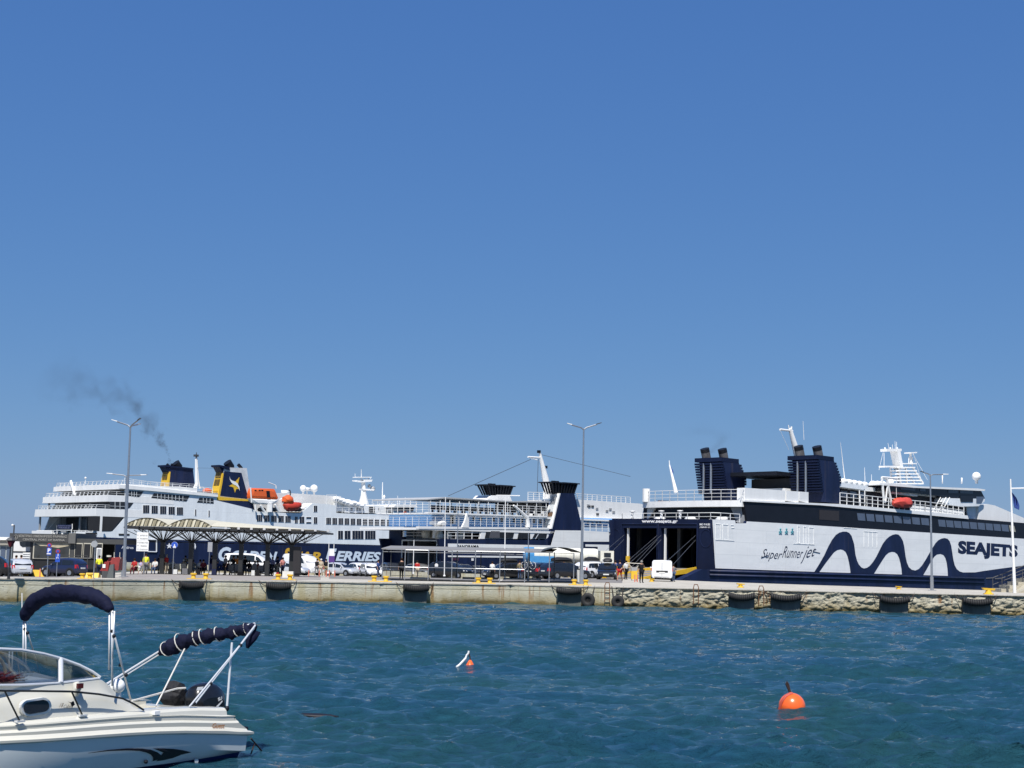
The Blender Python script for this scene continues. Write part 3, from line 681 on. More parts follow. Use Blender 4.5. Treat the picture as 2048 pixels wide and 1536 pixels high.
    for q in (((485, 100), (650, 98), (650, 125), (485, 130)), ((468, 288), (625, 288), (625, 302), (468, 306)), ((750, 137), (822, 134), (822, 148), (750, 152)), ((670, 258), (820, 258), (820, 270), (670, 270))):
        p = [P4(*x) for x in q]; mb.prism([(a, b-.45, c) for a, b, c in p], [(a, b+.45, c) for a, b, c in p])
    for a, b, r in (((785, 150), (785, 260), .16), ((490, 130), (490, 285), .04), ((765, 190), (765, 290), .06), ((805, 190), (805, 290), .06), ((615, 98), (612, 15), .03), ((545, 95), (533, 35), .03), ((585, 98), (583, 50), .03), ((630, 95), (630, 20), .03)): mb.tube(P4(*a), P4(*b), r, 6)
    for x in (500, 560, 635): mb.ball(P4(x, 92), .12, 8)
    mb.build('radar_yard', WHITE, root)
    mb = MB()
    for x0, x1 in ((625, 640), (700, 712), (780, 890)):
        y0 = 290; pa, pb = P4(x0 if x0 > 700 else x0, y0+20), P4(x1, 480); mb.tube((pa[0], pa[1]-.4, pa[2]), (pb[0], pb[1]-.4, pb[2]), .13, 6); mb.tube((pa[0], pa[1]+.8, pa[2]), (pb[0], pb[1]+.8, pb[2]), .13, 6)
    for k in range(6):
        y = 300+k*36; x1 = 790+(y-300)*.52; p = [P4(605, y), P4(x1, y), P4(x1, y+14), P4(605, y+14)]
        mb.prism([(a, b-.6, c) for a, b, c in p], [(a, b+.6, c) for a, b, c in p])
    mb.build('mast_platform', WHITE, root)
    mb = MB(); c = P4(1518, 405); c = fr.P(*zb(1518, 405), 2); mb.ball(c, .55, 14); mb.tube(c, fr.P(*zb(1520, 485), 2), .18, 8); mb.tube(fr.P(*zb(1355, 420), 2), fr.P(*zb(1355, 485), 2), .1, 6); mb.tube(fr.P(*zb(1140, 395), 2), fr.P(*zb(1140, 485), 2), .07, 6); mb.build('satellite_dome', WHITE, root, smooth=True)
    # liferaft canisters and cradle
    mb = MB()
    for i in range(5):
        c = fr.P(*zb(40+i*58, 462+i*9), .9); mb.ball(c, .42, 10, (1.5, 1, .85))
    for i in range(3): c = fr.P(*zb(370+i*50, 492), 3); mb.ball(c, .45, 10, (1.5, 1, .9))
    c = fr.P(*zb(565, 465), 3); mb.ball(c, .4, 10)
    mb.build('liferaft_canister', WHITE, root, smooth=True)
    MB().py(S(fr, [zb(0, 470), zb(315, 515), zb(260, 555), zb(0, 520)], .5), .5, 1.3).build('raft_cradle', HULLG, root)
    mb = MB()
    for x in (215, 275): mb.tube(fr.P(*zb(x, 560), .5), fr.P(*zb(x, 745), .5), .06, 6)
    mb.build('cradle_leg', WHITE, root)
    mb = MB(); pts = [(fr.P(*zb(x, y), .1)) for x, y in ((0, 715), (300, 745), (600, 775), (950, 805), (1380, 860))]; railing(mb, pts, 1.25, .05, 3, 1.2); mb.build('railing', WHITE, root)
    MB().py(S(fr, [zb(780, 720), zb(1370, 790), zb(1380, 870), zb(780, 800)], .3), .3, .38).build('bulwark', WHITE, root)
    # davit and red inflatable rescue boat
    mb = MB(); Dv = lambda x, y, v=.4: fr.P(*zb(x, y), v)
    for a, b, r in (((465, 420), (490, 700), .14), ((520, 430), (575, 720), .14), ((465, 415), (640, 430), .13), ((535, 440), (505, 700), .1), ((625, 430), (628, 640), .03), ((480, 420), (520, 440), .12)): mb.tube(Dv(*a), Dv(*b), r, 6)
    mb.build('davit', WHITE, root)
    mb = MB(); rs = [.15, .5, .62, .6, .62, .55, .2]; xs = [590, 620, 660, 690, 725, 765, 790]
    mb.path([Dv(x, 700+(6 if k in (0, 6) else 0), -.1) for k, x in enumerate(xs)], .5, 12, rs, .25); mb.build('rescue_boat', RED2, root, smooth=True)
    mb = MB(); mb.path([Dv(x, 655+abs(k-2.5)*6, -.1) for k, x in enumerate((595, 640, 680, 700, 740, 785))], .2, 8, [.05, .22, .14, .1, .2, .04], .4); mb.build('boat_cover', ORANGE, root, smooth=True)
    # stairs forward of bridge wing
    mb = MB()
    for x in (1030, 1090, 1130): mb.tube(Dv(x+90, 640, .3), Dv(x, 800, .3), .06, 5)
    for k in range(6): mb.tube(Dv(1090+k*14, 790-k*25, .3), Dv(1130+k*14, 790-k*25, .3), .04, 4)
    mb.build('stairway', WHITE, root)
    return root
seajets()
# ================================================================== FERRY 2: big white and navy ferry on the left
def y1(x, y): return (x*.24735, 820+y*.24735)
def y2(x, y): return (300+x*.20833, 880+y*.20833)
def y3(x, y): return (600+x*.20833, 900+y*.20833)
def y4(x, y): return (60+x*.09766, 950+y*.09766)
def y5(x, y): return (480+x*.09766, 930+y*.09766)
def y6(x, y): return (640+x*.10742, 920+y*.10742)
def on_line(px):                                        # plan point of the stern line seen in column px
    base = SJO; lo, hi = -5.0, 260.0
    for _ in range(60):
        m_ = (lo+hi)/2; p = base+n2d*m_; q = onpx(px, p.y)
        if p.x > q.x: lo = m_
        else: hi = m_
    return base+n2d*lo
def golden():
    O = on_line(192); fr = Frame(O, ray(4050, 1178)); W = 21.0
    root = empty('car_ferry', 'large white ferry with navy lettered hull and two navy and yellow funnels', 'ferry', mat4=fr.mat4())
    PF = lambda n, pts, v, d, m, par=root, **k: MB().py(S(fr, pts, v), v, v+d).build(n, m, par, **k)
    UE = fr.side(812, 1050)[0]; zn = fr.side(300, 1078)[1]
    ztop = fr.side(700, 1026)[1]
    # navy hull
    top = S(fr, [(193, 1074), (300, 1078), (600, 1085.5), (808, 1091.5)]); zb_ = -1.2
    hull = top+[(UE+28, top[-1][1]+.3), (UE+28, zb_), (.5, zb_)]
    MB().py(hull, 0, .4).py(hull, W-.4, W).pz([(UE+28, 0), (UE+44, W*.42), (UE+44, W*.58), (UE+28, W)], zb_, top[-1][1]+.3).box(-.05, .5, .4, W-.4, zb_, zn).build('hull', NAVY, root)
    # pale side wall
    wall = [(251, 976.5), (300, 978), (433, 989.5), (434, 1001), (505, 1018), (512, 1023), (602, 1027), (604, 1024), (625, 1006.5), (655, 1008.3), (672, 1011), (672, 1026), (808, 1031.5), (808, 1092), (600, 1086), (300, 1078.5), (194, 1074.5), (194, 1062.5), (226, 1062.5), (249, 1036), (248, 1033), (192, 1030.5), (192, 1018), (252, 1021), (252, 1003.5), (216, 1001.5), (216, 991), (251, 993.5)]
    PF('side_wall', wall, 0, .3, HULLG)
    s2 = S(fr, [(251, 976.5), (433, 989.5), (512, 1023), (808, 1031.5)], 0)
    MB().py([s2[0], s2[1], s2[2], s2[3], (s2[3][0], zn), (8, zn), (1, zn), (s2[0][0]*.6, zn+5)], W-.3, W).build('side_wall', HULLG, root)
    MB().py([(UE, ztop-.2), (UE+26, ztop-3.5), (UE+26, zn), (UE, zn)], 1.5, W-1.5).build('fore_wall', HULLG, root)
    # white roof edge band
    PF('deck_edge', [(240, 969), (300, 974.5), (436, 989), (436, 994), (300, 981.5), (251, 977.5), (240, 976.5)], -.25, .5, WHITE)
    # stern galleries: bulwarks, slabs
    DK = mat('deck_paint', (.35, .36, .36), .7)
    def gallery(corner, left, yt_c, yb_c, yt_l, yb_l, rl, depth, rail):
        u = fr.side(corner, yb_c, 0)[0]
        vt = fr.stern(left, yb_l, u)[0]; zt, zb2 = fr.side(corner, yt_c)[1], fr.side(corner, yb_c)[1]; ztl = zt
        m = MB(); m.px([(.0, zb2), (.0, zt), (vt-(.9 if rl else .2), zt), (vt, zb2)], u-.1, u+.25)
        m.box(u, u+depth, vt-.25, vt, zb2, zt-.05)
        m.box(u, u+depth, -.02, .28, zb2, zt)
        m.build('bulwark', WHITE, root)
        MB().box(u+.2, u+depth+2, .28, vt-.25, zb2+.02, zb2+.3).build('deck_slab', DK, root)
        m = MB(); railing(m, [(u+depth, .1, zt)]+[(u+.1, a, zt) for a in np.linspace(.1, vt-.9, 5)]+[(u+depth, vt-.2, zt)], .6, .035, 2, 1.5)
        for k in range(16):                             # leaning stanchions
            v = .4+k*(vt-1)/16; m.tube((u+.1, v, zt), (u+.1, v-.55, zt+.55), .05, 4)
        m.build('railing', WHITE, root)
        return u, vt, zt, zb2
    gA = gallery(243, 107, 967.5, 978, 0, 977, 1, 14, 1)
    gB = gallery(215, 85.5, 989.5, 1003, 0, 1001, 1, 12, 1)
    gC = gallery(191, 70, 1016.5, 1032, 0, 1030, 0, 14, 1)
    # aft house walls, dark glazing between the galleries
    uw = gC[0]+7.5
    GD = mat('shaded_glazing', (.03, .032, .036), .25, var=.4, scale=1.5, spec=.5)
    MB().box(gB[0]+6, gB[0]+6.2, .3, W-.3, gB[3]+.3, gA[3]+.05).build('aft_glazing', GD, root)
    MB().box(gC[0]+5.5, gC[0]+5.7, .3, W-3, gC[3]+.3, gB[3]+.05).build('aft_glazing', GD, root)
    MB().box(gC[0]+5.5, gC[0]+5.7, .3, W-.3, zn, gC[3]+.05).build('aft_glazing', GD, root)
    MB().box(gC[0]+1.2, gC[0]+5.5, .4, W-.4, zn-.3, zn-.1).build('mooring_deck', DK, root)
    for px_, ya, yb, u in ((99, 1002, 1016, gB[0]+1), (131, 1002, 1016, gB[0]+4), (181, 1003, 1017, gB[0]+1), (81, 1031, 1060, gC[0]+.6), (122, 1031, 1060, gC[0]+4), (161, 1031, 1062, gC[0]+1), (175, 1033, 1062, gC[0]+4.8), (188, 1033, 1062, gC[0]+4.8), (203, 1034, 1063, gC[0]+.3), (163, 979, 990, gA[0]+2), (184, 979, 990, gA[0]+2), (209, 979, 990, gA[0]+2)):
        a, b = fr.Q(px_, ya-3, u), fr.Q(px_, yb+3, u); MB().box(u-.12, u+.12, a[1]-.16, a[1]+.16, b[2], a[2]).build('column', WHITE if px_ > 190 else GREY, root)
    m = MB(); 
    for x in range(6): m.tube(fr.Q(76+x*3, 984, gA[0]+2), fr.Q(76+x*3, 984, gA[0]+2), .02)
    # slanted far-side bulkhead, aft mooring bulwark with white boxes
    MB().py([(gC[0]+1.2, zn), (gC[0]+4.2, gC[3]), (gC[0]+12, gC[3]), (gC[0]+12, zn)], W-.5, W-.1).build('side_wall', HULLG, root)
    for xa, xb, ya, yb in ((64, 103, 1061.5, 1068), (152, 190, 1063, 1071)):
        MB().px(T(fr, [(xa, ya), (xb, ya), (xb, yb), (xa, yb)], -.1), -.15, .3).build('mooring_bulwark', WHITE, root)
    m = MB(); railing(m, [(0, .2, zn), (0, W-.3, zn)], 1.1, .05, 3, 1.2); m.build('railing', WHITE, root)
    m = MB()
    for v in np.linspace(2, W-2, 7): m.lathe([(.3, 0), (.45, .1), (.45, .7), (.3, .9)], (1.2, v, zn), 8)
    m.build('mooring_gear', WHITE, root, smooth=True)
    sg = MB().px(T(fr, [y4(555, 1015), y4(850, 1015), y4(850, 1110), y4(555, 1110)], -.4), -.45, -.35).build('name_board', NAVY2, root)
    text_on(lambda x, y: fr.Q(x, y, -.5), 'ANDROS QUEEN', [y4(570, 1030), y4(840, 1030), y4(840, 1058), y4(570, 1058)], 'lettering', mat('dull_lettering', (.25, .25, .4), .6, var=0), sg)
    text_on(lambda x, y: fr.Q(x, y, -.5), 'PIRAEUS', [y4(590, 1070), y4(810, 1070), y4(810, 1095), y4(590, 1095)], 'lettering', mat('dull_lettering', (.25, .25, .4), .6, var=0), sg)
    m = MB()
    for a, b in (((555, 1110), (555, 1200)), ((850, 1110), (850, 1200)), ((555, 1130), (850, 1130)), ((640, 1165), (740, 1165)), ((555, 1020), (555, 1110)), ((865, 1000), (865, 1110))): m.tube(fr.Q(*y4(*a), -.4), fr.Q(*y4(*b), -.4), .07, 4)
    m.build('board_frame', WHITE, root)
    m = MB(); m.tube(fr.Q(*y4(835, 120), gA[0]-.3), fr.Q(*y4(920, 415), gA[0]-.3), .22, 6); m.tube(fr.Q(*y4(900, 425), gA[0]-.3), fr.Q(*y4(830, 495), gA[0]-.3), .05, 4); m.tube(fr.Q(*y4(1135, 55), gA[0]), fr.Q(*y4(1133, 180), gA[0]), .05, 5); m.ball(fr.Q(*y4(1137, 62), gA[0]), .2, 8); m.build('stern_light_post', WHITE, root)
    # promenade openings at the side
    def opening(q, n, slant=0, v=0):
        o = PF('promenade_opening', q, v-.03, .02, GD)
        m = MB(); (xa, ya), (xb, yb), (xc, yc), (xd, yd) = q
        for k in range(1, n):
            x_ = max(xa, xd)+(min(xb, xc)-max(xa, xd))*k/n; a = (x_, ya+(yb-ya)*(x_-xa)/(xb-xa)); b = (x_, yd+(yc-yd)*(x_-xd)/(xc-xd)); m.tube(fr.P(*a, v-.06), fr.P(*b, v-.06), .035, 4)
        a, b = lerp(q[0], q[3], .62), lerp(q[1], q[2], .62); m.tube(fr.P(*a, v-.06), fr.P(*b, v-.06), .03, 4)
        m.build('mullion', HULLG, o)
    opening([y1(1045, 650), y1(1162, 658), y1(1125, 706), y1(1040, 695)], 4)
    opening([y1(1245, 672), y1(1535, 692), y1(1508, 740), y1(1222, 712)], 9)
    opening([y2(478, 552), y2(610, 560), y2(612, 612), y2(452, 600)], 4)
    opening([y4(1640, 545), y4(1945, 550), y4(1945, 700), y4(1640, 690)], 3)
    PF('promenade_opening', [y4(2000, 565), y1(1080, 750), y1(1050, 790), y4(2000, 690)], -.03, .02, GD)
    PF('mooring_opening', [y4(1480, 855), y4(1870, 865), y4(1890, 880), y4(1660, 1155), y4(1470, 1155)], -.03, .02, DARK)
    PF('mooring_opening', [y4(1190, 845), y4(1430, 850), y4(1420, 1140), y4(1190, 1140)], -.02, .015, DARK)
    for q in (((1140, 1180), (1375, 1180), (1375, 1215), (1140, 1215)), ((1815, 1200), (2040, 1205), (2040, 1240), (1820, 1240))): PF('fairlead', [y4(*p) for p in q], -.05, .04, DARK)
    # windows: three-pane groups
    PANE = mat('ferry_window_glass', (.008, .010, .02), .12, var=.3, scale=1, spec=.6)
    def wgroup(xa, xb, ya, yb, n=3, sl=0):
        f = PF('window', [(xa-.6, ya-.8), (xb+.6, ya-.6), (xb+.6, yb+.8), (xa-.6, yb+.6)], -.04, .03, WHITE)
        w_ = (xb-xa)/n
        for k in range(n):
            a = xa+k*w_+.3; b = xa+(k+1)*w_-.3
            MB().py(S(fr, [(a, ya), (b, ya), (b, yb), (a, yb)], -.04), -.07, -.04).build('pane', PANE, f)
    for x in (286, 303, 320, 337, 353.5): wgroup(x, x+12.5, 1010.5+(x-286)*.062, 1026+(x-286)*.052, 3)
    for x, ya in ((390, 1019), (417, 1021)): wgroup(x, x+2.4, ya, ya+12, 1)
    for x in (513.5, 528, 542.3, 556.5, 570.5): wgroup(x, x+11, 1030+(x-513)*.038, 1042.5+(x-513)*.036, 3)
    for x, xe in ((589.5, 595.5), (599, 608.5), (627.5, 634.5)): wgroup(x, xe, 1033.2+(x-589)*.03, 1046+(x-589)*.03, 2)
    wgroup(612.5, 622.5, 1034.2, 1037, 1); wgroup(612.5, 622.5, 1044.2, 1046.6, 1)
    wgroup(627.5, 634.5, 1011.3, 1023.5, 2)
    for k in range(13):
        x = 652.3+k*12.35-.055*k*k/2; wgroup(x, x+9.6-.12*k, 1035.6+k*.37, 1048.3+k*.27, 3 if k < 12 else 2)
    for xa, xb, n in ((676, 686, 2), (689, 701, 2), (704.5, 727, 4), (730, 751, 4)): wgroup(xa, xb, 1061.5, 1078, n)
    # lower white wall doors, drain marks
    m = MB()
    for a, b in (((1640, 850), (1640, 925)), ): pass
    # near funnel: trace on the side plane
    def funnel(off, far, zoff):
        g = lambda pts: [y2(*p) for p in pts]
        if not far:
            body = [(712, 262), (930, 270), (950, 420), (985, 575), (1003, 672), (615, 642), (645, 538), (668, 530)]
            u_s = S(fr, g(body), off); f = MB().py(u_s, off, off+2.1).build('funnel', mat('funnel_white', (.60, .62, .64), .5, var=.3, scale=.5), root)
            MB().py(S(fr, g([(712, 300), (878, 315), (947, 566), (676, 536)]), off-.03), off-.04, off).build('navy_panel', NAVY, f)
            MB().py(S(fr, g([(640, 540), (1000, 577), (992, 588), (648, 577), (612, 640), (604, 640)]), off-.06), off-.09, off).build('yellow_band', YEL, f)
            MB().py(S(fr, g([(648, 580), (986, 590), (1003, 673), (615, 641)]), off-.03), off-.05, off).build('navy_panel', NAVY, f)
            p = lambda x, y: y2(x, y)
            st = [(858, 358), (848, 405), (838, 455), (858, 470), (828, 470), (815, 506), (800, 455), (757, 442), (790, 425), (775, 395), (815, 405)]
            MB().py(S(fr, g(st), off-.05), off-.08, off-.04).build('star_emblem', YEL, f)
            wv = [(764, 352), (772, 378), (790, 390), (815, 398), (840, 418), (856, 450), (862, 488), (845, 455), (825, 437), (800, 425), (780, 408), (768, 385)]
            MB().py(S(fr, g(wv), off-.09), off-.12, off-.085).build('wave_emblem', WHITE, f)
            st_poly = [(628, 272), (712, 264), (668, 532), (640, 540), (592, 500), (598, 440)]; capz = [(588, 246), (702, 262), (712, 262)]
            topl, topr, uf = (628, 262), (712, 262), S(fr, [y2(712, 265)], off)[0][0]
        else:
            body = [(192, 262), (412, 276), (430, 430), (425, 492), (165, 462)]
            u_s = S(fr, g(body), off); f = MB().py(u_s, off, off+2.1).build('funnel', NAVY, root)
            st_poly = None; topl = (118, 265); uf = u_s[0][0]
        u_t, z_t = u_s[0]; u_b, z_b = (u_s[-1] if far else S(fr, [y2(650, 560)], off)[0])
        z_lo = z_b
        # louvred yellow stern face
        MB().prism([(u_t-.1, off+.02, z_t-.2), (u_t-.1, off+2.08, z_t-.2), (u_b-.1, off+2.35, z_lo), (u_b-.1, off-.1, z_lo)], [(u_t+.2, off+.02, z_t-.2), (u_t+.2, off+2.08, z_t-.2), (u_b+.3, off+2.35, z_lo), (u_b+.3, off-.1, z_lo)]).build('yellow_face', YEL, f)
        BR = mat('louver_brown', (.20, .13, .03), .6)
        for (t0, t1) in ((.04, .34), (.38, .58), (.74, .96)):
            for (va, vb) in ((.25, 1.0), (1.12, 1.87)):
                a, b = lerp((u_t, z_t), (u_b, z_lo), t0), lerp((u_t, z_t), (u_b, z_lo), t1)
                lv = MB().prism([(a[0]-.14, off+va, a[1]), (a[0]-.14, off+vb, a[1]), (b[0]-.14, off+vb, b[1]), (b[0]-.14, off+va, b[1])], [(a[0]-.1, off+va, a[1]), (a[0]-.1, off+vb, a[1]), (b[0]-.1, off+vb, b[1]), (b[0]-.1, off+va, b[1])]).build('louver', BR if t0 < .5 else YEL, f)
                m = MB()
                for k in range(5):
                    c = lerp(a, b, (k+.5)/5); m.box(c[0]-.2, c[0]-.13, off+va, off+vb, c[1]-.04, c[1]+.04)
                m.build('louver_blade', YEL if t0 >= .5 else BR, lv)
        ur = u_s[1][0]
        m = MB(); m.prism([(u_t-1.15, off-.2, z_t+.05), (u_t-1.15, off+2.3, z_t+.05), (u_t-1.15, off+2.3, z_t+.35), (u_t-1.15, off-.2, z_t+.35)], [(u_t+(1.0 if not far else ur-u_t), off-.2, z_t-.45 if not far else z_t-.2), (u_t+(1.0 if not far else ur-u_t), off+2.3, z_t-.45 if not far else z_t-.2), (u_t+(1.0 if not far else ur-u_t), off+2.3, z_t+.15 if not far else z_t+.1), (u_t+(1.0 if not far else ur-u_t), off-.2, z_t+.15 if not far else z_t+.1)])
        m.prism([(u_t-.95, off, z_t), (u_t-.95, off+2.1, z_t), (u_t-.05, off+2.1, z_t-.05), (u_t-.05, off, z_t-.05)], [(u_t-.9, off, z_t+.05), (u_t-.9, off+2.1, z_t+.05), (u_t-.05, off+2.1, z_t-1.2), (u_t-.05, off, z_t-1.2)])
        m.build('funnel_cap', NAVY2, f)
        # exhausts
        def pipe(x, y, r, l):
            c = Vector(fr.P(*y2(x, y), off+1.0)); m = MB()
            m.path([c+Vector((.6, 0, -l-1)), c+Vector((.3, 0, -l*.4)), c+Vector((-.3, 0, .2))], r, 12, [r*.8, r, r]); m.build('exhaust_pipe', BLACKP, f, smooth=True)
        if not far: pipe(755, 225, .75, 1.2); pipe(860, 248, .3, .7)
        else: pipe(258, 230, .75, 1.1); pipe(218, 245, .25, .5); pipe(175, 245, .25, .5)
        return u_s
    ns = funnel(.25, False, 0)
    voff = fr.stern(*y2(165, 300), ns[0][0])[0]
    funnel(min(max(voff, 8), W-4.5), True, 0)
    # lattice mast between the funnels
    m = MB(); vm = 9; A = lambda x, y: Vector(fr.P(*y2(x, y), vm))
    l1 = [A(425, 495), A(448, 420), A(440, 170)]; l2 = [A(478, 470), A(465, 380), A(450, 170)]
    m.path(l1, .2, 6, [.45, .3, .15]); m.path(l2, .1, 6, [.15, .12, .1])
    for k in range(11):
        y = 450-k*26; m.tube(A(440, y), A(468-k*1.6, y-13), .05, 4); m.tube(A(440, y-26), A(468-k*1.6, y-13), .05, 4)
    m.build('lattice_mast', WHITE, root)
    m = MB(); m.tube(A(445, 170), A(446, 118), .16, 6, .05); m.box(A(445, 150).x-.4, A(445, 150).x+.3, vm-.3, vm+.3, A(445, 160).z, A(445, 140).z); m.build('mast_light', DGREY, root)
    MB().tube(A(455, 268), fr.P(*y2(625, 272), 2), .025, 4).build('stay_wire', DGREY, root)
    MB().path([A(485, 455), A(510, 455), A(535, 495)], .12, 6).build('davit_arm', WHITE, root)
    MB().ball(A(550, 488), .8, 10, (1.2, .7, .6)).build('far_lifeboat', ORANGE, root, smooth=True)
    # roof railing along the side
    m = MB(); railing(m, [(gA[0]+.5, .1, gA[2])]+[fr.P(*y2(x, y), .1) for x, y in ((0, 458), (350, 492), (600, 515))], .95, .045, 3, 1.5); m.build('railing', WHITE, root)
    MB().pz([(gA[0], .3), (UE-30, .3), (UE-30, W-.3), (gA[0], W-.3)], gA[3], gA[3]+.2).build('top_deck', DK, root)
    # deck along the lifeboats
    zd = fr.side(550, 1024)[1]
    MB().box(fr.side(480, 1020)[0], UE, .3, W-.3, zd-.35, zd-.1).build('boat_deck', DK, root)
    # lifeboat
    vl = -.6; LB = lambda x, y: fr.P(*y2(x, y), vl)
    e = empty('lifeboat_group', '', ''); bpy.data.objects.remove(e)
    up = [(975, 465), (1010, 460), (1205, 468), (1215, 490), (1243, 562), (1235, 572), (960, 560), (955, 540), (962, 500)]
    dn = [(958, 560), (1240, 572), (1235, 590), (1190, 618), (1010, 612), (975, 590)]
    def lens(pts, dv):                                  # rounded boat shell: outline shrinks towards both sides
        q = S(fr, [y2(*p) for p in pts], vl); cx = sum(a for a, _ in q)/len(q); cz = sum(b for _, b in q)/len(q); rows = []
        for v, s in ((-.05, .55), (.1, .9), (.6, 1), (2.0, 1), (2.5, .9), (2.7, .55)):
            rows.append([(cx+(a-cx)*(.4+.6*s), vl+v, cz+(b-cz)*s) for a, b in q]+[(cx+(q[0][0]-cx)*(.4+.6*s), vl+v, cz+(q[0][1]-cz)*s)])
        return rows
    m = MB().grid(lens(up, 2)); m.prism([r for r in lens(up, 2)[0]][:-1], [(a, b+.02, c) for a, b, c in lens(up, 2)[0]][:-1]); lb = m.build('lifeboat', ORANGE, root, smooth=True)
    m = MB().grid(lens(dn, 2)); m.prism(lens(dn, 2)[0][:-1], [(a, b+.02, c) for a, b, c in lens(dn, 2)[0]][:-1]); m.build('lifeboat_hull', WHITE, lb, smooth=True)
    MB().py(S(fr, [y2(*p) for p in ((1120, 488), (1152, 488), (1158, 552), (1128, 552))], vl-.2), vl-.12, vl).build('lifeboat_door', BLACKP, lb)
    m = MB()
    for x in (1005, 1045, 1070): m.py(S(fr, [y2(x, 478), y2(x+18, 478), y2(x+18, 486), y2(x, 486)], vl-.1), vl-.1, vl+.3)
    m.build('lifeboat_hatch', BLACKP, lb)
    m = MB(); 
    for a, b, r in (((965, 455), (975, 600), .12), ((1212, 465), (1208, 435), .1), ((1208, 435), (1140, 408), .07), ((1150, 615), (1150, 690), .5), ((1010, 620), (1015, 680), .15), ((1060, 625), (1100, 690), .2), ((1200, 620), (1240, 690), .2)): m.tube(LB(*a), LB(*b), r, 6)
    m.build('davit', WHITE, root)
    m = MB()
    for x in (1060, 1085, 1175, 1200, 1330, 1360, 1400, 1430): c = fr.P(*y2(x, 668), .7); m.ball(c, .5, 8, (1.2, 1, .8))
    m.build('deck_winch', DGREY, root, smooth=True)
    # rescue boat
    m = MB(); vb = -.2
    m.path([fr.P(*y2(x, y), vb) for x, y in ((1285, 615), (1310, 632), (1350, 640), (1400, 636), (1440, 622), (1452, 608))], .6, 10, [.3, .75, .8, .75, .5, .1]); rb = m.build('rescue_boat', mat('boat_red', (.45, .04, .02), .5), root, smooth=True)
    m = MB(); m.path([fr.P(*y2(x, y), vb) for x, y in ((1290, 600), (1300, 580), (1320, 572), (1345, 585), (1370, 605))], .6, 10, [.5, .8, .9, .8, .3]); m.build('rescue_cabin', ORANGE, rb, smooth=True)
    PF('davit_frame', [y2(*p) for p in ((1250, 570), (1330, 530), (1355, 535), (1345, 548), (1275, 580), (1262, 690), (1250, 690))], .1, .4, WHITE)
    m = MB(); m.path([fr.P(*y2(x, y), .4) for x, y in ((1345, 550), (1348, 500), (1342, 482), (1332, 484))], .12, 6); m.build('davit_crane', DGREY, root)
    # white forward house, domes
    hf = [(1215, 512), (1300, 508), (1830, 540), (1840, 560), (1800, 700), (1230, 690)]
    MB().py(S(fr, [y2(*p) for p in hf], 3.2), 3.2, W-3.2).build('deck_house', mat('house_white', (.70, .70, .68), .5, var=.12, scale=1), root)
    PF('sloping_shelter', [y2(*p) for p in ((1455, 660), (1560, 606), (1580, 606), (1500, 668))], .1, 2.5, WHITE)
    m = MB()
    for x, y, r in ((1470, 465, .55), (1575, 465, .65)): c = fr.P(*y2(x, y), 6); m.ball(c, r*1.1, 12); m.tube(c, fr.P(*y2(x, 525), 6), .18, 8)
    c = fr.P(*y2(1507, 472), 6); m.box(c[0]-.6, c[0]+.6, c[1]-.3, c[1]+.3, c[2]-.3, c[2]+.3); m.tube(c, fr.P(*y2(1507, 525), 6), .12, 6)
    c = fr.P(*y2(1296, 515), 6); m.box(c[0]-.7, c[0]+.7, c[1]-.3, c[1]+.3, c[2]-.2, c[2]+.6)
    m.build('satellite_dome', WHITE, root, smooth=True)
    # life rafts in a sloping pile
    for i in range(22):
        x = 672+i*2.35; y = 1001+(i*.55)+((i*7) % 5)-2
        c = fr.P(x, y-1, 2.0+(i % 3)*.8); m = MB(); m.lathe([(.05, -.62), (.42, -.5), (.46, 0), (.42, .5), (.05, .62)], c, 8, 'X'); m.build('liferaft', WHITE, root, smooth=True)
    MB().py(S(fr, [y3(*p) for p in ((345, 500), (400, 500), (560, 540), (560, 590), (345, 585))], 2.6), 2.6, 5).build('raft_rack', HULLG, root)
    # bridge deck house
    MB().py(S(fr, [y3(*p) for p in ((430, 530), (905, 535), (905, 612), (430, 600))], 2.2), 2.2, W-2.2).build('bridge_house', HULLG, root)
    PF('doorway', [y3(*p) for p in ((665, 545), (720, 548), (718, 605), (668, 602))], 2.1, .1, DARK)
    for x in (492, 545, 570, 600, 755, 820, 850): PF('house_window', [y3(x, 552), y3(x+13, 552), y3(x+13, 580), y3(x, 580)], 2.1, .08, PANE)
    MB().py(S(fr, [y3(*p) for p in ((925, 522), (1110, 524), (1132, 548), (900, 546))], -.6), -.6, W+.6).build('bridge_roof', WHITE, root)
    MB().py(S(fr, [y3(*p) for p in ((905, 548), (1100, 550), (1085, 590), (905, 588))], .2), .2, W-.2).build('bridge_glazing', GREY, root)
    for x in (945, 975, 1005, 1040, 1070): MB().py(S(fr, [y3(x, 556), y3(x+22, 556), y3(x+16, 588), y3(x+2, 588)], .1), .05, .2).build('bridge_window', PANE, root)
    MB().py(S(fr, [y3(*p) for p in ((895, 590), (1115, 592), (1115, 632), (895, 625))], 0), 0, .12).build('wing_bulwark', HULLG, root)
    MB().py(S(fr, [y3(*p) for p in ((1000, 632), (1065, 634), (1065, 690), (1000, 690))], .6), .6, W-.6).build('fore_house', LBLUE, root)
    c = fr.P(*y3(1008, 612), -.2)
    m = MB()
    for k in range(12):
        t0, t1 = k*math.pi/6, (k+1)*math.pi/6; m.tube((c[0]+.35*math.cos(t0), c[1], c[2]+.35*math.sin(t0)), (c[0]+.35*math.cos(t1), c[1], c[2]+.35*math.sin(t1)), .09, 5)
    m.build('lifebuoy', ORANGE, root)
    m = MB(); railing(m, [fr.P(*y3(x, y), 1) for x, y in ((640, 525), (900, 528), (1115, 522))], 1.0, .05, 3, 1.4); railing(m, [fr.P(*y3(x, y), .1) for x, y in ((340, 603), (660, 612), (900, 625))], 1.0, .05, 3, 1.4)
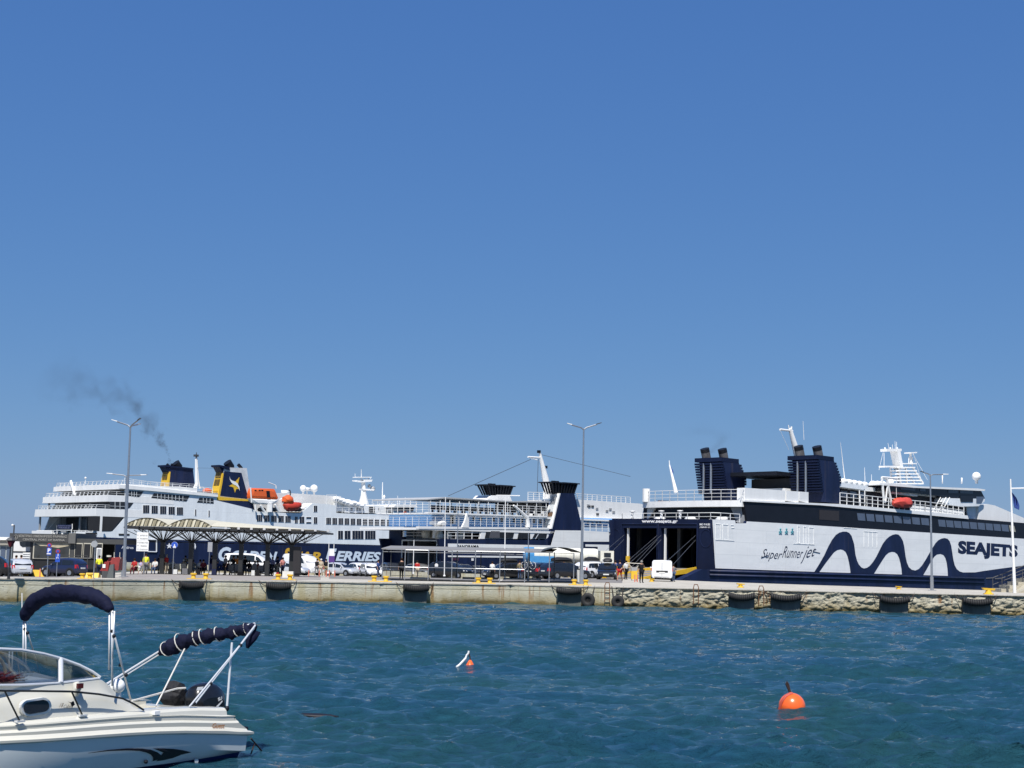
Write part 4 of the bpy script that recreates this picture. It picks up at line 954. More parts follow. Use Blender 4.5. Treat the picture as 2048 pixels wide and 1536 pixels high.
    railing(m, [fr.P(*y3(x, y), .1) for x, y in ((250, 610), (345, 612))], 3.4, .05, 3, 2)
    m.build('railing', WHITE, root)
    # radar mast
    vm = W*.45; A = lambda x, y: Vector(fr.P(*y3(x, y), vm)); m = MB()
    m.path([A(610, 522), A(610, 430), A(607, 300)], .4, 8, [1.0, .55, .35]); m.tube(A(590, 300), A(588, 185), .12, 6, .05)
    m.build('mast', mat('house_white', (.7, .7, .68), .5), root, smooth=True)
    m = MB()
    for q in (((520, 290), (600, 300), (600, 312), (520, 300)), ((525, 258), (670, 258), (670, 266), (525, 266)), ((600, 285), (680, 285), (670, 305), (600, 310)), ((585, 370), (700, 378), (690, 390), (590, 385))):
        p = [A(*x) for x in q]; m.prism([(a.x, a.y-.6, a.z) for a in p], [(a.x, a.y+.6, a.z) for a in p])
    for a, b, r in (((530, 260), (528, 225), .05), ((655, 258), (655, 285), .08), ((625, 260), (625, 300), .05), ((680, 265), (672, 300), .06)): m.tube(A(*a), A(*b), r, 5)
    m.build('mast_yard', WHITE, root)
    m = MB(); m.ball(A(698, 372), .5, 10); m.ball(A(665, 345), .35, 8); m.build('radar_dome', GREY, root, smooth=True)
    m = MB(); m.tube(A(790, 515), A(793, 310), .13, 6, .08); m.tube(A(806, 510), A(806, 450), .08, 5); m.ball(A(808, 452), .35, 8, (.7, .7, 1.3))
    for x, y in ((860, 470), (938, 440), (1010, 455), (1060, 480), (935, 480)): m.tube(A(x, 525), A(x, y), .05, 4)
    m.tube(A(998, 468), A(1022, 468), .06, 4)
    m.build('pole_mast', WHITE, root)
    m = MB(); m.tube(A(770, 590), A(830, 525), .12, 4); m.tube(A(782, 595), A(845, 525), .12, 4)
    m.build('bridge_ladder', WHITE, root)
    # lettering
    hf_ = lambda x, y: fr.P(x, y, -.02)
    LW = mat('pale_lettering', (.62, .70, .78), .5, var=0); LY = mat('gold_lettering', (.62, .36, .03), .5, var=0)
    def word(t, xa, xb, ya, yb, m_, b=.04): text_on(hf_, t, [(xa, ya), (xb, ya+(xb-xa)*.03), (xb, yb+(xb-xa)*.01), (xa, yb)], 'lettering', m_, root, bold=b, shear=.28)
    word('G', 437, 462, 1093.5, 1122.5, LW, .05); word('OLDEN', 463, 555, 1100.5, 1122, LW)
    word('S', 567, 582, 1095.5, 1123.5, LY, .05); word('TAR', 583, 642, 1102.5, 1122.5, LY)
    word('F', 650, 673.5, 1096.5, 1124, LW, .05); word('ERRIES', 671, 762, 1101.5, 1122, LW)
    text_on(hf_, 'Andros Queen', [(214, 1078.5), (289, 1080), (289, 1090), (214, 1089)], 'lettering', WL2, root, bold=.01)
    text_on(hf_, 'Andros', [(243, 1092), (267, 1092.5), (267, 1098), (243, 1097.5)], 'lettering', WL2, root, bold=.01)
    star = lambda cx, cy, r: [(cx+r*(1 if k % 2 == 0 else .42)*math.sin(k*math.pi/5), cy-r*(1 if k % 2 == 0 else .42)*math.cos(k*math.pi/5)) for k in range(10)]
    MB().py(S(fr, star(338.5, 1092, 6), -.05), -.07, -.03).build('star_emblem', WL2, root)
    MB().py(S(fr, [(388, 1086), (391, 1088), (392, 1094), (390, 1099), (389, 1094), (389.5, 1090)], -.05), -.07, -.03).build('wave_emblem', WL2, root)
    m = MB()
    for a, b in (((296, 1103), (313, 1103.5)), ((313, 1103.5), (313, 1079)), ((296, 1079), (313, 1079))): m.tube(fr.P(*a, -.1), fr.P(*b, -.1), .1, 4)
    m.build('door_trim', WL2, root)
    return fr
WL2 = mat('white_lettering', (.8, .8, .8), .5, var=0)
GS = golden()

# ================================================================== FERRY 3: small ferry with light blue house in the middle
def w4(x, y): return (840+x*.22141, 880+y*.22141)
def w6(x, y): return (820+x*.10742, 1050+y*.10742)
def w7(x, y): return (1020+x*.11719, 1050+y*.11719)
def panorama():
    O = on_line(884)+a2d*1.0; fr = Frame(O, ray(3950, 1150)); W = 10.8
    root = empty('small_ferry', 'smaller ferry with light blue deckhouse, navy hull and flared black funnel crowns', 'ferry', mat4=fr.mat4())
    P = lambda n, pts, v, d, m, par=root, **k: MB().py(S(fr, pts, v), v, v+d).build(n, m, par, **k)
    zt = fr.side(884, 1078)[1]; UE = fr.side(1300, 1070)[0]+12
    pt = [(876, 1078), (1090, 1080), (1100, 1072), (1111, 1060), (1218, 1064)]
    top = S(fr, pt); hull = top+[(UE, top[-1][1]+.4), (UE, -1), (0.2, -1)]
    MB().py(hull, 0, .3).py(hull, W-.3, W).build('hull', NAVY, root)
    MB().pz([(UE, 0), (UE+12, W*.4), (UE+12, W*.6), (UE, W)], -1, top[-1][1]+.4).build('bow', WHITE, root)
    P('white_panel', [w7(775, 90), w7(1240, 95), w7(1690, 122), w7(1690, 285), w7(1215, 285), w7(1195, 470), w7(0, 470), w6(710, 500), w6(710, 345), w6(2048, 368), w7(700, 350)], -.03, .04, HULLW)
    P('white_stripe', [w6(710, 568), w6(2048, 578), w7(1240, 560), w7(1240, 600), w6(2048, 612), w6(710, 595)], -.03, .04, WHITE)
    P('white_panel', [w7(1290, 330), w7(1690, 338), w7(1690, 700), w7(1500, 700), w7(1500, 372), w7(1290, 368)], -.03, .04, WHITE)
    P('white_stripe', [w7(1290, 408), w7(1500, 410), w7(1500, 438), w7(1290, 436)], -.03, .04, WHITE)
    text_on(lambda x, y: fr.P(x, y, -.06), 'PANORAMA', [w6(880, 370), w6(1285, 372), w6(1285, 425), w6(880, 420)], 'lettering', BLACKP, root, bold=.02)
    text_on(lambda x, y: fr.P(x, y, -.06), 'ΠΑΝΟΡΑΜΑ', [w6(920, 452), w6(1210, 454), w6(1210, 478), w6(920, 476)], 'lettering', BLACKP, root, bold=.02)
    text_on(lambda x, y: fr.P(x, y, -.06), 'ΣΥΡΟΣ', [w6(790, 620), w6(915, 620), w6(915, 660), w6(790, 660)], 'lettering', mat('faded_red', (.2, .05, .08), .6), root)
    MB().py(S(fr, [w6(1145, 620), w6(1185, 620), w6(1185, 665), w6(1145, 665)], -.04), -.05, -.02).build('emblem', WHITE, root)
    # stern with open door
    st = fr.stern
    q = lambda x, y: st(*y3(x, y))
    m = MB(); vl, vr = q(985, 870)[0], q(1320, 870)[0]; vl = min(vl, W-1)
    m.box(0, .6, vr-vr, vr, -1, zt).box(0, .6, vl, W, -1, zt+.25).box(0, .6, vr, vl, q(1100, 870)[1], zt); m.build('stern_frame', NAVY, root)
    m = MB(); zc = q(1100, 868)[1]
    m.tube((-.06, vl, -.5), (-.06, vl, zc), .09, 5); m.tube((-.06, vr, -.5), (-.06, vr, zc), .09, 5); m.tube((-.06, vr, zc), (-.06, vl, zc), .09, 5); m.build('door_trim', WHITE, root)
    MB().box(.6, 22, .3, W-.3, .9, 1.1).box(22, 22.3, .3, W-.3, 1, zt).box(.6, 22, .31, W-.31, zt-.2, zt).build('car_deck', DARK, root)
    MB().box(.7, 18, vl-.4, vl-.1, 1.1, zc).box(.7, 1.0, vr+.15, vr+.35, 1.1, zc).build('deck_lining', GREY, root)
    MB().prism([(.5, vr+.1, 1.2), (.5, vl-.1, 1.2), (.5, vl-.1, .95), (.5, vr+.1, .95)], [(-8, vr+.1, QZ+.1), (-8, vl-.1, QZ+.1), (-8, vl-.1, QZ), (-8, vr+.1, QZ)]).build('stern_ramp', DGREY, root)
    # bulwark bits on the left quarter
    MB().box(-.02, .4, W-2.2, W+.05, zt, zt+1.0).build('bulwark', NAVY, root)
    # lower white house with rounded openings
    zl = fr.side(900, 1057)[1]
    wall = [w4(0, 795), w4(1160, 808), w4(1165, 900), w4(165, 896), w4(165, 850), w4(0, 850)]
    P('side_wall', [w4(420, 800), w4(1165, 808), w4(1160, 893), w4(540, 893), w4(556, 830), w4(540, 808), w4(0, 800), w4(0, 790)], .05, .25, WHITE)
    MB().box(fr.side(*w4(545, 850))[0], UE-8, 2.2, W-2.2, zt, zl).build('inner_house', DGREY, root)
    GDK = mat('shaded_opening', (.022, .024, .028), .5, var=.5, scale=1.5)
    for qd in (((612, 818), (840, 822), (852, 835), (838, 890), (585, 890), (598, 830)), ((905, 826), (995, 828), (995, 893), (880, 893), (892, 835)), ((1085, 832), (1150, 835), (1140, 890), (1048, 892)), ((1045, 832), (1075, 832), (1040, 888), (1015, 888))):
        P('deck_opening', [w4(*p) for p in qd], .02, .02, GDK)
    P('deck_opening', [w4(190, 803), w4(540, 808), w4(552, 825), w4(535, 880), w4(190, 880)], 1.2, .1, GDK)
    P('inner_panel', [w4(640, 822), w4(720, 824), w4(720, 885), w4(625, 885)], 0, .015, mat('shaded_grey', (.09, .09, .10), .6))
    MB().box(.6, fr.side(*w4(560, 890))[0], .3, W-.3, zt-.02, zt+.08).build('mooring_deck', mat('deck_paint', (.35, .36, .36), .7), root)
    MB().box(fr.side(*w4(230, 850))[0]+3, fr.side(*w4(560, 850))[0], W-2, W-.3, zt, zl).build('inner_house', DGREY, root)
    m = MB(); railing(m, [fr.P(*w4(x, y), .1) for x, y in ((590, 895), (840, 895), (1150, 900))], .5, .05, 1, 1.5)
    railing(m, [(.1, v, zt) for v in np.linspace(W-2.4, .2, 5)]+[fr.P(*w4(x, y), .1) for x, y in ((250, 894), (540, 896))], 1.15, .05, 3, 1.4); m.build('railing', WHITE, root)
    m = MB()
    for x in (175, 250, 365): c = fr.P(*w4(x, 870), .8); m.lathe([(.45, -.3), (.45, .3)], c, 12, 'Y'); m.lathe([(.25, -.6), (.3, .5), (.1, .75)], c, 8)
    for x, y in ((60, 850), (110, 852), (320, 880), (420, 882)): c = fr.P(*w4(x, y), 3); m.lathe([(.5, -.4), (.5, .4)], c, 12, 'Y')
    m.build('mooring_gear', mat('cream_gear', (.6, .57, .48), .5), root, smooth=True)
    m = MB()
    for x, y in ((160, 765), (5, 770)):
        c = fr.P(*w4(x, y), 1.4 if x > 100 else 8.6); m.lathe([(.6, -1.6), (.6, -.1), (1.0, 0), (1.05, .25), (.9, .45), (.1, .5)], c, 14)
    m.build('vent_cowl', WHITE, root, smooth=True)
    # deck edge, light-blue level
    P('deck_edge', [w4(-10, 780), w4(1165, 792), w4(1165, 808), w4(-10, 802)], -.05, .5, WHITE)
    u0 = fr.side(*w4(-10, 790))[0]
    MB().pz([(u0, 0), (UE-6, 0), (UE-6, W), (u0, W)], zl-.25, zl+.02).build('upper_deck', WHITE, root)
    ub = fr.side(*w4(105, 730), 1.5)[0]
    P('blue_house', [w4(105, 664), w4(1160, 698), w4(1160, 792), w4(105, 782)], 1.5, W-3, LBLUE)
    for x, y in ((488, 690), (552, 693), (668, 700), (741, 703), (854, 710), (922, 712), (1032, 716), (1090, 720)): P('window', [w4(x-9, y), w4(x+9, y), w4(x+9, y+36), w4(x-9, y+36)], 1.42, .08, GLASS)
    P('doorway', [w4(276, 682), w4(302, 682), w4(302, 755), w4(276, 755)], 1.42, .08, DARK); P('door', [w4(304, 680), w4(322, 680), w4(322, 755), w4(304, 755)], 1.40, .1, WHITE)
    P('deck_edge', [w4(75, 650), w4(1150, 688), w4(1150, 699), w4(75, 662)], .2, .6, WHITE)
    z2 = fr.side(*w4(600, 680), .3)[1]; z2 = fr.side(*w4(90, 655), .3)[1]
    MB().pz([(ub-1, .3), (UE-8, .3), (UE-8, W-.3), (ub-1, W-.3)], z2-.2, z2).build('top_deck', WHITE, root)
    m = MB(); a, b = fr.P(*w4(80, 652), .3), fr.P(*w4(1150, 690), .3); railing(m, [(a[0], W-.4, a[2]), a, b], 1.2, .035, 4, 1.1)
    a, b = fr.P(*w4(440, 778), .1), fr.P(*w4(1110, 792), .1); railing(m, [a, b], 1.1, .03, 4, 1.0)
    a = fr.P(*w4(-10, 780), .1); b = fr.P(*w4(420, 780), .1); railing(m, [(a[0], W-.3, a[2]), a, b], 1.1, .03, 4, 1.2); m.build('railing', WHITE, root)
    # roof canopy on posts
    ROOFG = mat('canopy_grey', (.42, .43, .43), .6)
    cz = [w4(75, 532), w4(235, 515), w4(600, 538), w4(830, 552), w4(1180, 556), w4(1180, 566), w4(830, 562), w4(600, 548), w4(235, 527), w4(75, 542)]
    P('canopy', cz, .3, W-.6, ROOFG)
    m = MB()
    for x in np.linspace(95, 1140, 13): m.tube(fr.P(*w4(x, 545 if x < 300 else 555), .4), fr.P(*w4(x, 652+(x-95)*.035), .4), .05, 4)
    for x in (165, 285, 380, 500, 600): m.tube(fr.P(*w4(x, 540), W-1), fr.P(*w4(x, 652), W-1), .05, 4)
    m.build('canopy_post', WHITE, root)
    for k in range(14):
        u = fr.side(*w4(160+k*72, 650), 2)[0]; mm = MB(); mm.box(u-.6, u+.6, 2.2, 2.6, z2+.45, z2+.5).box(u-.6, u+.6, 2.55, 2.6, z2+.5, z2+.95).box(u-.5, u-.45, 2.25, 2.55, z2, z2+.45).box(u+.45, u+.5, 2.25, 2.55, z2, z2+.45)
        mm.build('deck_bench', DGREY if k % 3 else NAVY, root)
    P('shade_wall', [w4(830, 566), w4(1175, 566), w4(1150, 640), w4(830, 628)], 2.6, 3, DGREY)
    m = MB()
    for x in (150, 520): 
        for a, b in (((x, 572), (x+30, 572)), ((x+15, 572), (x+15, 600))): m.tube(fr.P(*w4(*a), 1), fr.P(*w4(*b), 1), .06, 4)
    m.build('loudspeaker', DGREY, root)
    # fins
    P('fin', [w4(85, 665), w4(105, 720), w4(110, 790), w4(45, 790), w4(60, 735)], W-1.5, .3, WHITE)
    P('fin', [w4(425, 660), w4(440, 720), w4(442, 792), w4(380, 790), w4(408, 730)], -.1, .25, WHITE)
    m = MB(); m.path([fr.P(*w4(x, y), .2) for x, y in ((845, 590), (905, 640), (965, 700), (975, 760), (972, 790))], .2, 8, [.12, .16, .25, .3, .35]); m.build('boat_crane', WHITE, root, smooth=True)
    # funnels with flared black crowns
    def crown(x0, x1, yt, xb0, xb1, yb, v, name_parent):
        a, b, c_, d = fr.P(*w4(x0, yt-3), v), fr.P(*w4(x1, yt+5), v), fr.P(*w4(xb0, yb), v), fr.P(*w4(xb1, yb), v)
        vc = v+.8; wt, wb = 1.1, .75; m = MB()
        z0, z1 = c_[2], a[2]
        m.prism([(a[0], vc-wt, z1-.08), (b[0], vc-wt, z1-.08), (b[0], vc+wt, z1-.08), (a[0], vc+wt, z1-.08)], [(a[0], vc-wt, z1+.06), (b[0], vc-wt, z1+.06), (b[0], vc+wt, z1+.06), (a[0], vc+wt, z1+.06)])
        n = 8
        for k in range(n+1):
            t = k/n; xa, xb = a[0]+.5+(b[0]-a[0]-1)*t, c_[0]+(d[0]-c_[0])*t
            for sgn in (-1, 1): m.tube((xb, vc+sgn*wb, z0), (xa, vc+sgn*wt*.9, z1), .09, 4)
        for k in range(5):
            t = k/4; 
            m.tube((c_[0], vc-wb+2*wb*t, z0), (a[0]+.4, vc-wt*.9+1.8*wt*t, z1), .09, 4); m.tube((d[0], vc-wb+2*wb*t, z0), (b[0]-.4, vc-wt*.9+1.8*wt*t, z1), .09, 4)
        xm = (c_[0]+d[0])/2
        m.prism([(xm, vc-wb*.9, z0), (d[0], vc-wb*.9, z0), (d[0], vc+wb*.9, z0), (xm, vc+wb*.9, z0)], [(xm-.2, vc-wt*.8, z1+.1), (b[0]-.4, vc-wt*.8, z1+.1), (b[0]-.4, vc+wt*.8, z1+.1), (xm-.2, vc+wt*.8, z1+.1)])
        for dx in (-1.2, -.5): m.tube((xm+dx, vc, z0), (xm+dx, vc, z1+.25), .28, 10)
        return m.build('funnel_crown', BLACKP, root)
    fu = [(1195, 484), (1265, 480), (1393, 482), (1398, 500), (1472, 818), (1222, 818), (1190, 952), (1158, 893), (1122, 795)]
    P('funnel', [w4(*p) for p in fu[1:7]]+[w4(1160, 950), w4(1150, 900), w4(1186, 810)], .0, 1.4, NAVY)
    u1, z1 = fr.side(*w4(1265, 482)); u2, z2_ = fr.side(*w4(1140, 800)); u3 = fr.side(*w4(1190, 800))[0]
    f = MB().prism([(u1-.15, -.05, z1), (u1-.15, 1.4, z1), (u3-.15, 1.4, z2_), (u3-.15, -.05, z2_)], [(u1+.05, -.05, z1), (u1+.05, 1.4, z1), (u3+.05, 1.4, z2_), (u3+.05, -.05, z2_)]).build('funnel_face', WHITE, root)
    for t0, t1, gm in ((.08, .30, GREY), (.33, .52, HULLG), (.55, .64, mat('rusty', (.2, .12, .07), .8)), (.68, .88, HULLG)):
        a, b = lerp((u1, z1), (u3, z2_), t0), lerp((u1, z1), (u3, z2_), t1); m = MB(); n = 6
        for k in range(n):
            c = lerp(a, b, (k+.3)/n); m.box(c[0]-.28, c[0]-.14, .3, 1.1, c[1]-.10, c[1]+.04)
        m.build('louver', gm, f)
    crown(1165, 1430, 382, 1212, 1390, 484, .1, root)
    vf = fr.stern(*w4(725, 490), fr.side(*w4(1300, 484))[0])[0]
    crown(585, 850, 406, 640, 810, 495, min(vf-1.5, W+1), root)
    P('funnel_base', [w4(600, 548), w4(645, 500), w4(812, 502), w4(832, 555)], min(vf-1.5, W+1), 3, WHITE)
    m = MB(); m.tube(fr.P(*w4(690, 500), 6), fr.P(*w4(900, 503), 6), .07, 5); m.build('boom', WHITE, root)
    # mast and stays
    m = MB(); vm = W*.5; A = lambda x, y: Vector(fr.P(*w4(x, y), vm))
    m.path([A(1165, 520), A(1130, 340), A(1078, 100)], .3, 8, [.6, .42, .14]); m.path([A(1120, 510), A(1135, 400), A(1150, 500)], .1, 6, [.15, .12, .3]); m.build('mast', WHITE, root, smooth=True)
    P('mast_web', [w4(1135, 330), w4(1160, 380), w4(1190, 490), w4(1185, 530), w4(1120, 530)], vm-.1, .2, WHITE)
    m = MB(); m.tube(A(975, 153), A(1085, 160), .12, 6); m.tube(A(1000, 165), A(1060, 180), .06, 5); m.build('mast_yard', WHITE, root)
    m = MB()
    for x, y in ((1074, 105), (1135, 245), (1140, 350)): m.box(A(x, y).x-.15, A(x, y).x+.15, vm-.2, vm+.2, A(x, y+12).z, A(x, y-12).z)
    m.build('mast_light', BLACKP, root)
    m = MB(); m.tube(A(1000, 175), fr.P(*w4(255, 505), vm), .035, 4); m.tube(A(1085, 130), fr.P(*w4(1900, 330), vm-3), .03, 4); m.tube(A(1068, 170), A(1058, 510), .03, 4); m.build('stay_wire', DGREY, root)
    # forward house
    P('forward_house', [w4(1410, 535), w4(1990, 575), w4(2100, 600), w4(2100, 720), w4(1420, 700)], 1.0, W-2, WHITE)
    P('blue_house', [w4(1440, 700), w4(2100, 722), w4(2100, 790), w4(1470, 780)], 1.0, W-2, LBLUE)
    for x, y in ((1530, 600), (1600, 620), (1690, 640), (1750, 650), (1605, 670), (1520, 590), (1560, 600), (1720, 625)): P('house_window', [w4(x-10, y-9), w4(x+12, y-9), w4(x+12, y+9), w4(x-10, y+9)], .92, .08, GREY if x % 3 else DGREY)
    for x in (1520, 1560, 1600, 1630): P('house_window', [w4(x-5, 742), w4(x+5, 742), w4(x+5, 762), w4(x-5, 762)], .92, .08, NAVY)
    m = MB(); railing(m, [fr.P(*w4(x, y), 1.1) for x, y in ((975, 550), (1420, 560), (1900, 590))], 1.1, .045, 4, 1.0); railing(m, [fr.P(*w4(x, y), .1) for x, y in ((1480, 820), (1700, 828))], 1.0, .05, 3, 1.2)
    m.build('railing', WHITE, root)
    P('upper_house', [w4(975, 550), w4(1200, 556), w4(1200, 640), w4(1100, 640)], 4, W-7, WHITE)
    return fr
PN = panorama()
# ================================================================== THINGS ON THE QUAY
def front(px):                                          # point of the quay's front edge seen in column px, and outward normal
    for i in range(len(E0)-1):
        p, q = Vector((E0[i].x, E0[i].y, 0)), Vector((E0[i+1].x, E0[i+1].y, 0))
        lo, hi = 0., 1.
        f = lambda t: (p.lerp(q, t)).x-onpx(px, p.lerp(q, t).y).x
        if f(0) <= 0 <= f(1):
            for _ in range(40):
                m_ = (lo+hi)/2
                if f(m_) > 0: hi = m_
                else: lo = m_
            d = (q-p).normalized(); return p.lerp(q, lo), d, Vector((d.y, -d.x, 0))
def loc_frame(o, loc, d):                               # local x along d
    o.location = loc; o.rotation_euler = (0, 0, math.atan2(d.y, d.x))
# ---- fenders
FN = ['left of the blue sign', '', '', '', '', '', '', '']
fl = [(381, 49, 1, 'black tyre roll fender hung on smooth quay wall, leftmost of all'),
      (558, 49, 1, 'black tyre roll fender on smooth quay wall below the white jersey block'),
      (831, 52, 1, 'black tyre roll fender on smooth quay wall below the flat canopy'),
      (1141, 50, 1, 'black tyre roll fender beside the big hanging tyre'),
      (1482, 52, 0, 'segmented black fender on rubble wall, under the first squat bollard'),
      (1570, 60, 0, 'sagging segmented fender on rubble wall below the navy wave foot'),
      (1786, 58, 0, 'segmented black fender on rubble wall, left of the tall lamp post'),
      (1950, 58, 0, 'segmented black fender on rubble wall, under the rightmost yellow bollard')]
PANEL = mat('fender_backing', (.10, .11, .10), .9, var=.4, scale=2, streak=(1, 1, .3))
for k, (px, w_, smooth_, lab) in enumerate(fl):
    p, d, n = front(px); Y = p.y; hw = w_/2/FPX*Y; e = empty('quay_fender', lab, 'fender', group='tyre fenders hung along the quay wall'); loc_frame(e, p+n*.0, d)
    zc = 1.0 if smooth_ else .92; m = MB(); N_ = 13; yo = -.34 if smooth_ else -.42
    for i in range(N_):
        t = (i+.5)/N_*2-1; x = t*hw; z = zc-(.10 if smooth_ else .16)*(1-t*t); r = .215
        m.lathe([(r*.82, x-hw/N_), (r, x-hw/N_*.75), (r*1.0, x+hw/N_*.6), (r*.82, x+hw/N_)], (0, yo, z), 12, 'X')
    m.build('tyre_roll', RUBBER, e, smooth=50, kind='stuff')
    m = MB()
    for s_ in (-1, 1):
        a = Vector((s_*hw, yo, zc)); b = Vector((s_*(hw+.42), -.02, QZ+.05)); 
        for j in range(9):
            q0, q1 = a.lerp(b, j/9), a.lerp(b, (j+1)/9); sag = lambda t: Vector((0, 0, -.10*math.sin(math.pi*t)))
            m.tube(q0+sag(j/9), q1+sag((j+1)/9), .03 if j % 2 else .02, 5)
    m.build('chain', mat('rusty_chain', (.05, .035, .025), .8), e)
    MB().prism([(-hw*.88, yo+.24, -.5), (hw*.9, yo+.24, -.5), (hw*.98, yo+.24, .78), (-hw*.95, yo+.24, .78)], [(-hw*.88, .3, -.5), (hw*.9, .3, -.5), (hw*.98, .3, .78), (-hw*.95, .3, .78)]).build('backing_block', PANEL, e)
# hanging tyres
for px, cy, r, lab in ((1179, 1200, .47, 'big black tyre hanging on the smooth end of the quay wall'), (1236, 1203, .42, 'black tyre hanging where the rubble wall begins')):
    p, d, n = front(px); e = empty('hanging_tyre', lab, 'tyre', group='tyres hung on the quay wall'); loc_frame(e, p, d)
    zc = (CP+ray(px, cy)*(p.y/ray(px, cy).y)).z
    m = MB(); prof = []
    for k in range(13): t = k/12*2*math.pi; prof.append((r-.16+.16*math.cos(t), -.3+.11*math.sin(t)))
    m.lathe(prof, (0, 0, zc), 20, 'Y'); m.build('tyre', RUBBER, e, smooth='all')
    MB().lathe([(.02, -.27), (r-.3, -.26), (r-.26, -.20)], (0, 0, zc), 16, 'Y').build('tyre_core', DGREY, e, smooth=True)
    m = MB()
    for s_ in (-.25, .25): m.tube((s_, -.25, zc+r*.6), (s_*1.5, 0, QZ+.05), .025, 5)
    m.build('chain', mat('rusty_chain', (.05, .035, .025), .8), e)
# mooring rings / ladder hoops on the edge
for px, lab in ((1216, 'rusty steel ladder hoop at the left end of the rubble wall'), (1392, 'rusty iron hoop on quay edge above the red stained rubble'), (1522, 'iron hoop on quay edge right of the first rubble wall fender')):
    p, d, n = front(px); e = empty('mooring_hoop', lab, 'hoop', group='iron hoops on the quay edge'); loc_frame(e, p, d)
    m = MB(); m.path([(-.16, -.12, .3), (-.16, -.12, QZ+.1), (-.1, -.05, QZ+.28), (.1, -.05, QZ+.28), (.16, -.12, QZ+.1), (.16, -.12, .3)], .03, 6)
    if px == 1216:
        for z in (.45, .75, 1.05): m.tube((-.16, -.12, z), (.16, -.12, z), .025, 5)
    m.build('hoop_bar', mat('rust', (.16, .07, .03), .85), e)
# ---- bollards
def dbl(px, py, lab, w_=.62):
    p = ground(px, py); e = empty('double_bollard', lab, 'bollard', p, group='yellow double bollards along the quay edge')
    if w_ < .5: e.scale = (.85, .85, .85)
    MB().box(-w_-.15, w_+.15, -.2, .2, 0, .05).build('base_plate', YEL, e)
    for s_ in (-1, 1):
        MB().lathe([(.16, .06), (.14, .1), (.14, .26), (.20, .29), (.20, .36), (.15, .38)], (s_*w_*.62, 0, 0), 14).build('post', YEL, e, smooth=True)
dbl(399, 1158.4, 'yellow twin bollard above the leftmost fender'); dbl(568, 1160.3, 'yellow twin bollard in front of the white jersey block')
dbl(760, 1163.5, 'yellow twin bollard at the left end of the flat canopy'); dbl(968, 1167, 'yellow twin bollard before the black vehicles under the flat canopy')
dbl(1160, 1170.5, 'orange yellow twin bollard at the foot of the central lamp post')
dbl(172, 1157.8, 'yellow twin bollard left of the red fuel tank', .42)
for px, py, w_, lab in ((1303, 1163.5, .17, 'low yellow bollard behind the white van'), (1481, 1175.2, .19, 'squat yellow bollard on the narrow mole, nearest the open stern'), (1797, 1178.6, .15, 'small yellow bollard on the mole behind the wave stripes'), (1977, 1189, .27, 'big yellow horn bollard by the concrete steps')):
    p = ground(px, py); e = empty('quay_bollard', lab, 'bollard', p, group='single yellow bollards on the mole')
    MB().lathe([(w_*1.25, 0), (w_*1.25, .06), (w_*.8, .1), (w_*.62, w_*1.1)], n=14).build('bollard_base', YEL, e, smooth=True)
    MB().prism([(-w_*1.2, -.16, w_*1.1), (w_*1.3, -.16, w_*1.0), (w_*1.3, .16, w_*1.0), (-w_*1.2, .16, w_*1.1)], [(-w_*1.5, -.18, w_*1.6), (w_*1.5, -.18, w_*1.45), (w_*1.5, .18, w_*1.45), (-w_*1.5, .18, w_*1.6)]).build('bollard_head', YEL, e)
# ---- lamp posts
def lamp(foot, top, arms, lab, r=.09, plate=True):
    p = ground(*foot); t = atY(*top, p.y); e = empty('street_lamp', lab, 'street lamp', p, group='double headed street lamps on the quay')
    h = t-p
    MB().tube((0, 0, 0), h, r*1.25, 12, r*.6).build('pole', STEEL, e, smooth=True)
    if plate: MB().box(-.25, .25, -.25, .25, 0, .04).tube((0, 0, 0), (0, 0, 1.0), r*1.7, 10).build('base', STEEL, e)
    for (ax, ay, yo, dk) in arms:
        q = atY(ax, ay, p.y+yo)-p; d = (q-h); m = MB()
        m.path([h+Vector((0, 0, -.1)), h+d*.15+Vector((0, 0, .0)), h+d*.72], r*.55, 6); m.build('arm', STEEL, e, smooth=True)
        a = h+d*.70; b = h+d; s_ = Vector((0, .16, 0)); u_ = Vector((0, 0, .06))
        MB().prism([a-s_*.6, b-s_, b+s_, a+s_*.6], [a-s_*.6+u_, b-s_+u_*.6, b+s_+u_*.6, a+s_*.6+u_]).build('lamp_head', DGREY if dk else WHITE, e)
lamp((247, 1154), (261, 852), ((224, 840, .6, 0), (281, 837, -.8, 1), (281, 848, 1.4, 0)), 'tall double street lamp at left, before the large ferry')
lamp((1163, 1168), (1167.5, 857), ((1134, 847, -.3, 0), (1203, 846, .3, 1)), 'tall double street lamp in the centre, before the navy funnel')
lamp((1864, 1181), (1860.5, 949), ((1841, 943, -.8, 1), (1896, 949, .4, 0)), 'double street lamp on the mole before the fast ferry bridge', r=.075)
lamp((248, 1148.5), (253, 951), ((214, 947, 0, 0), (294, 950, .2, 0)), 'lower double street lamp right behind the tall left one', r=.07)
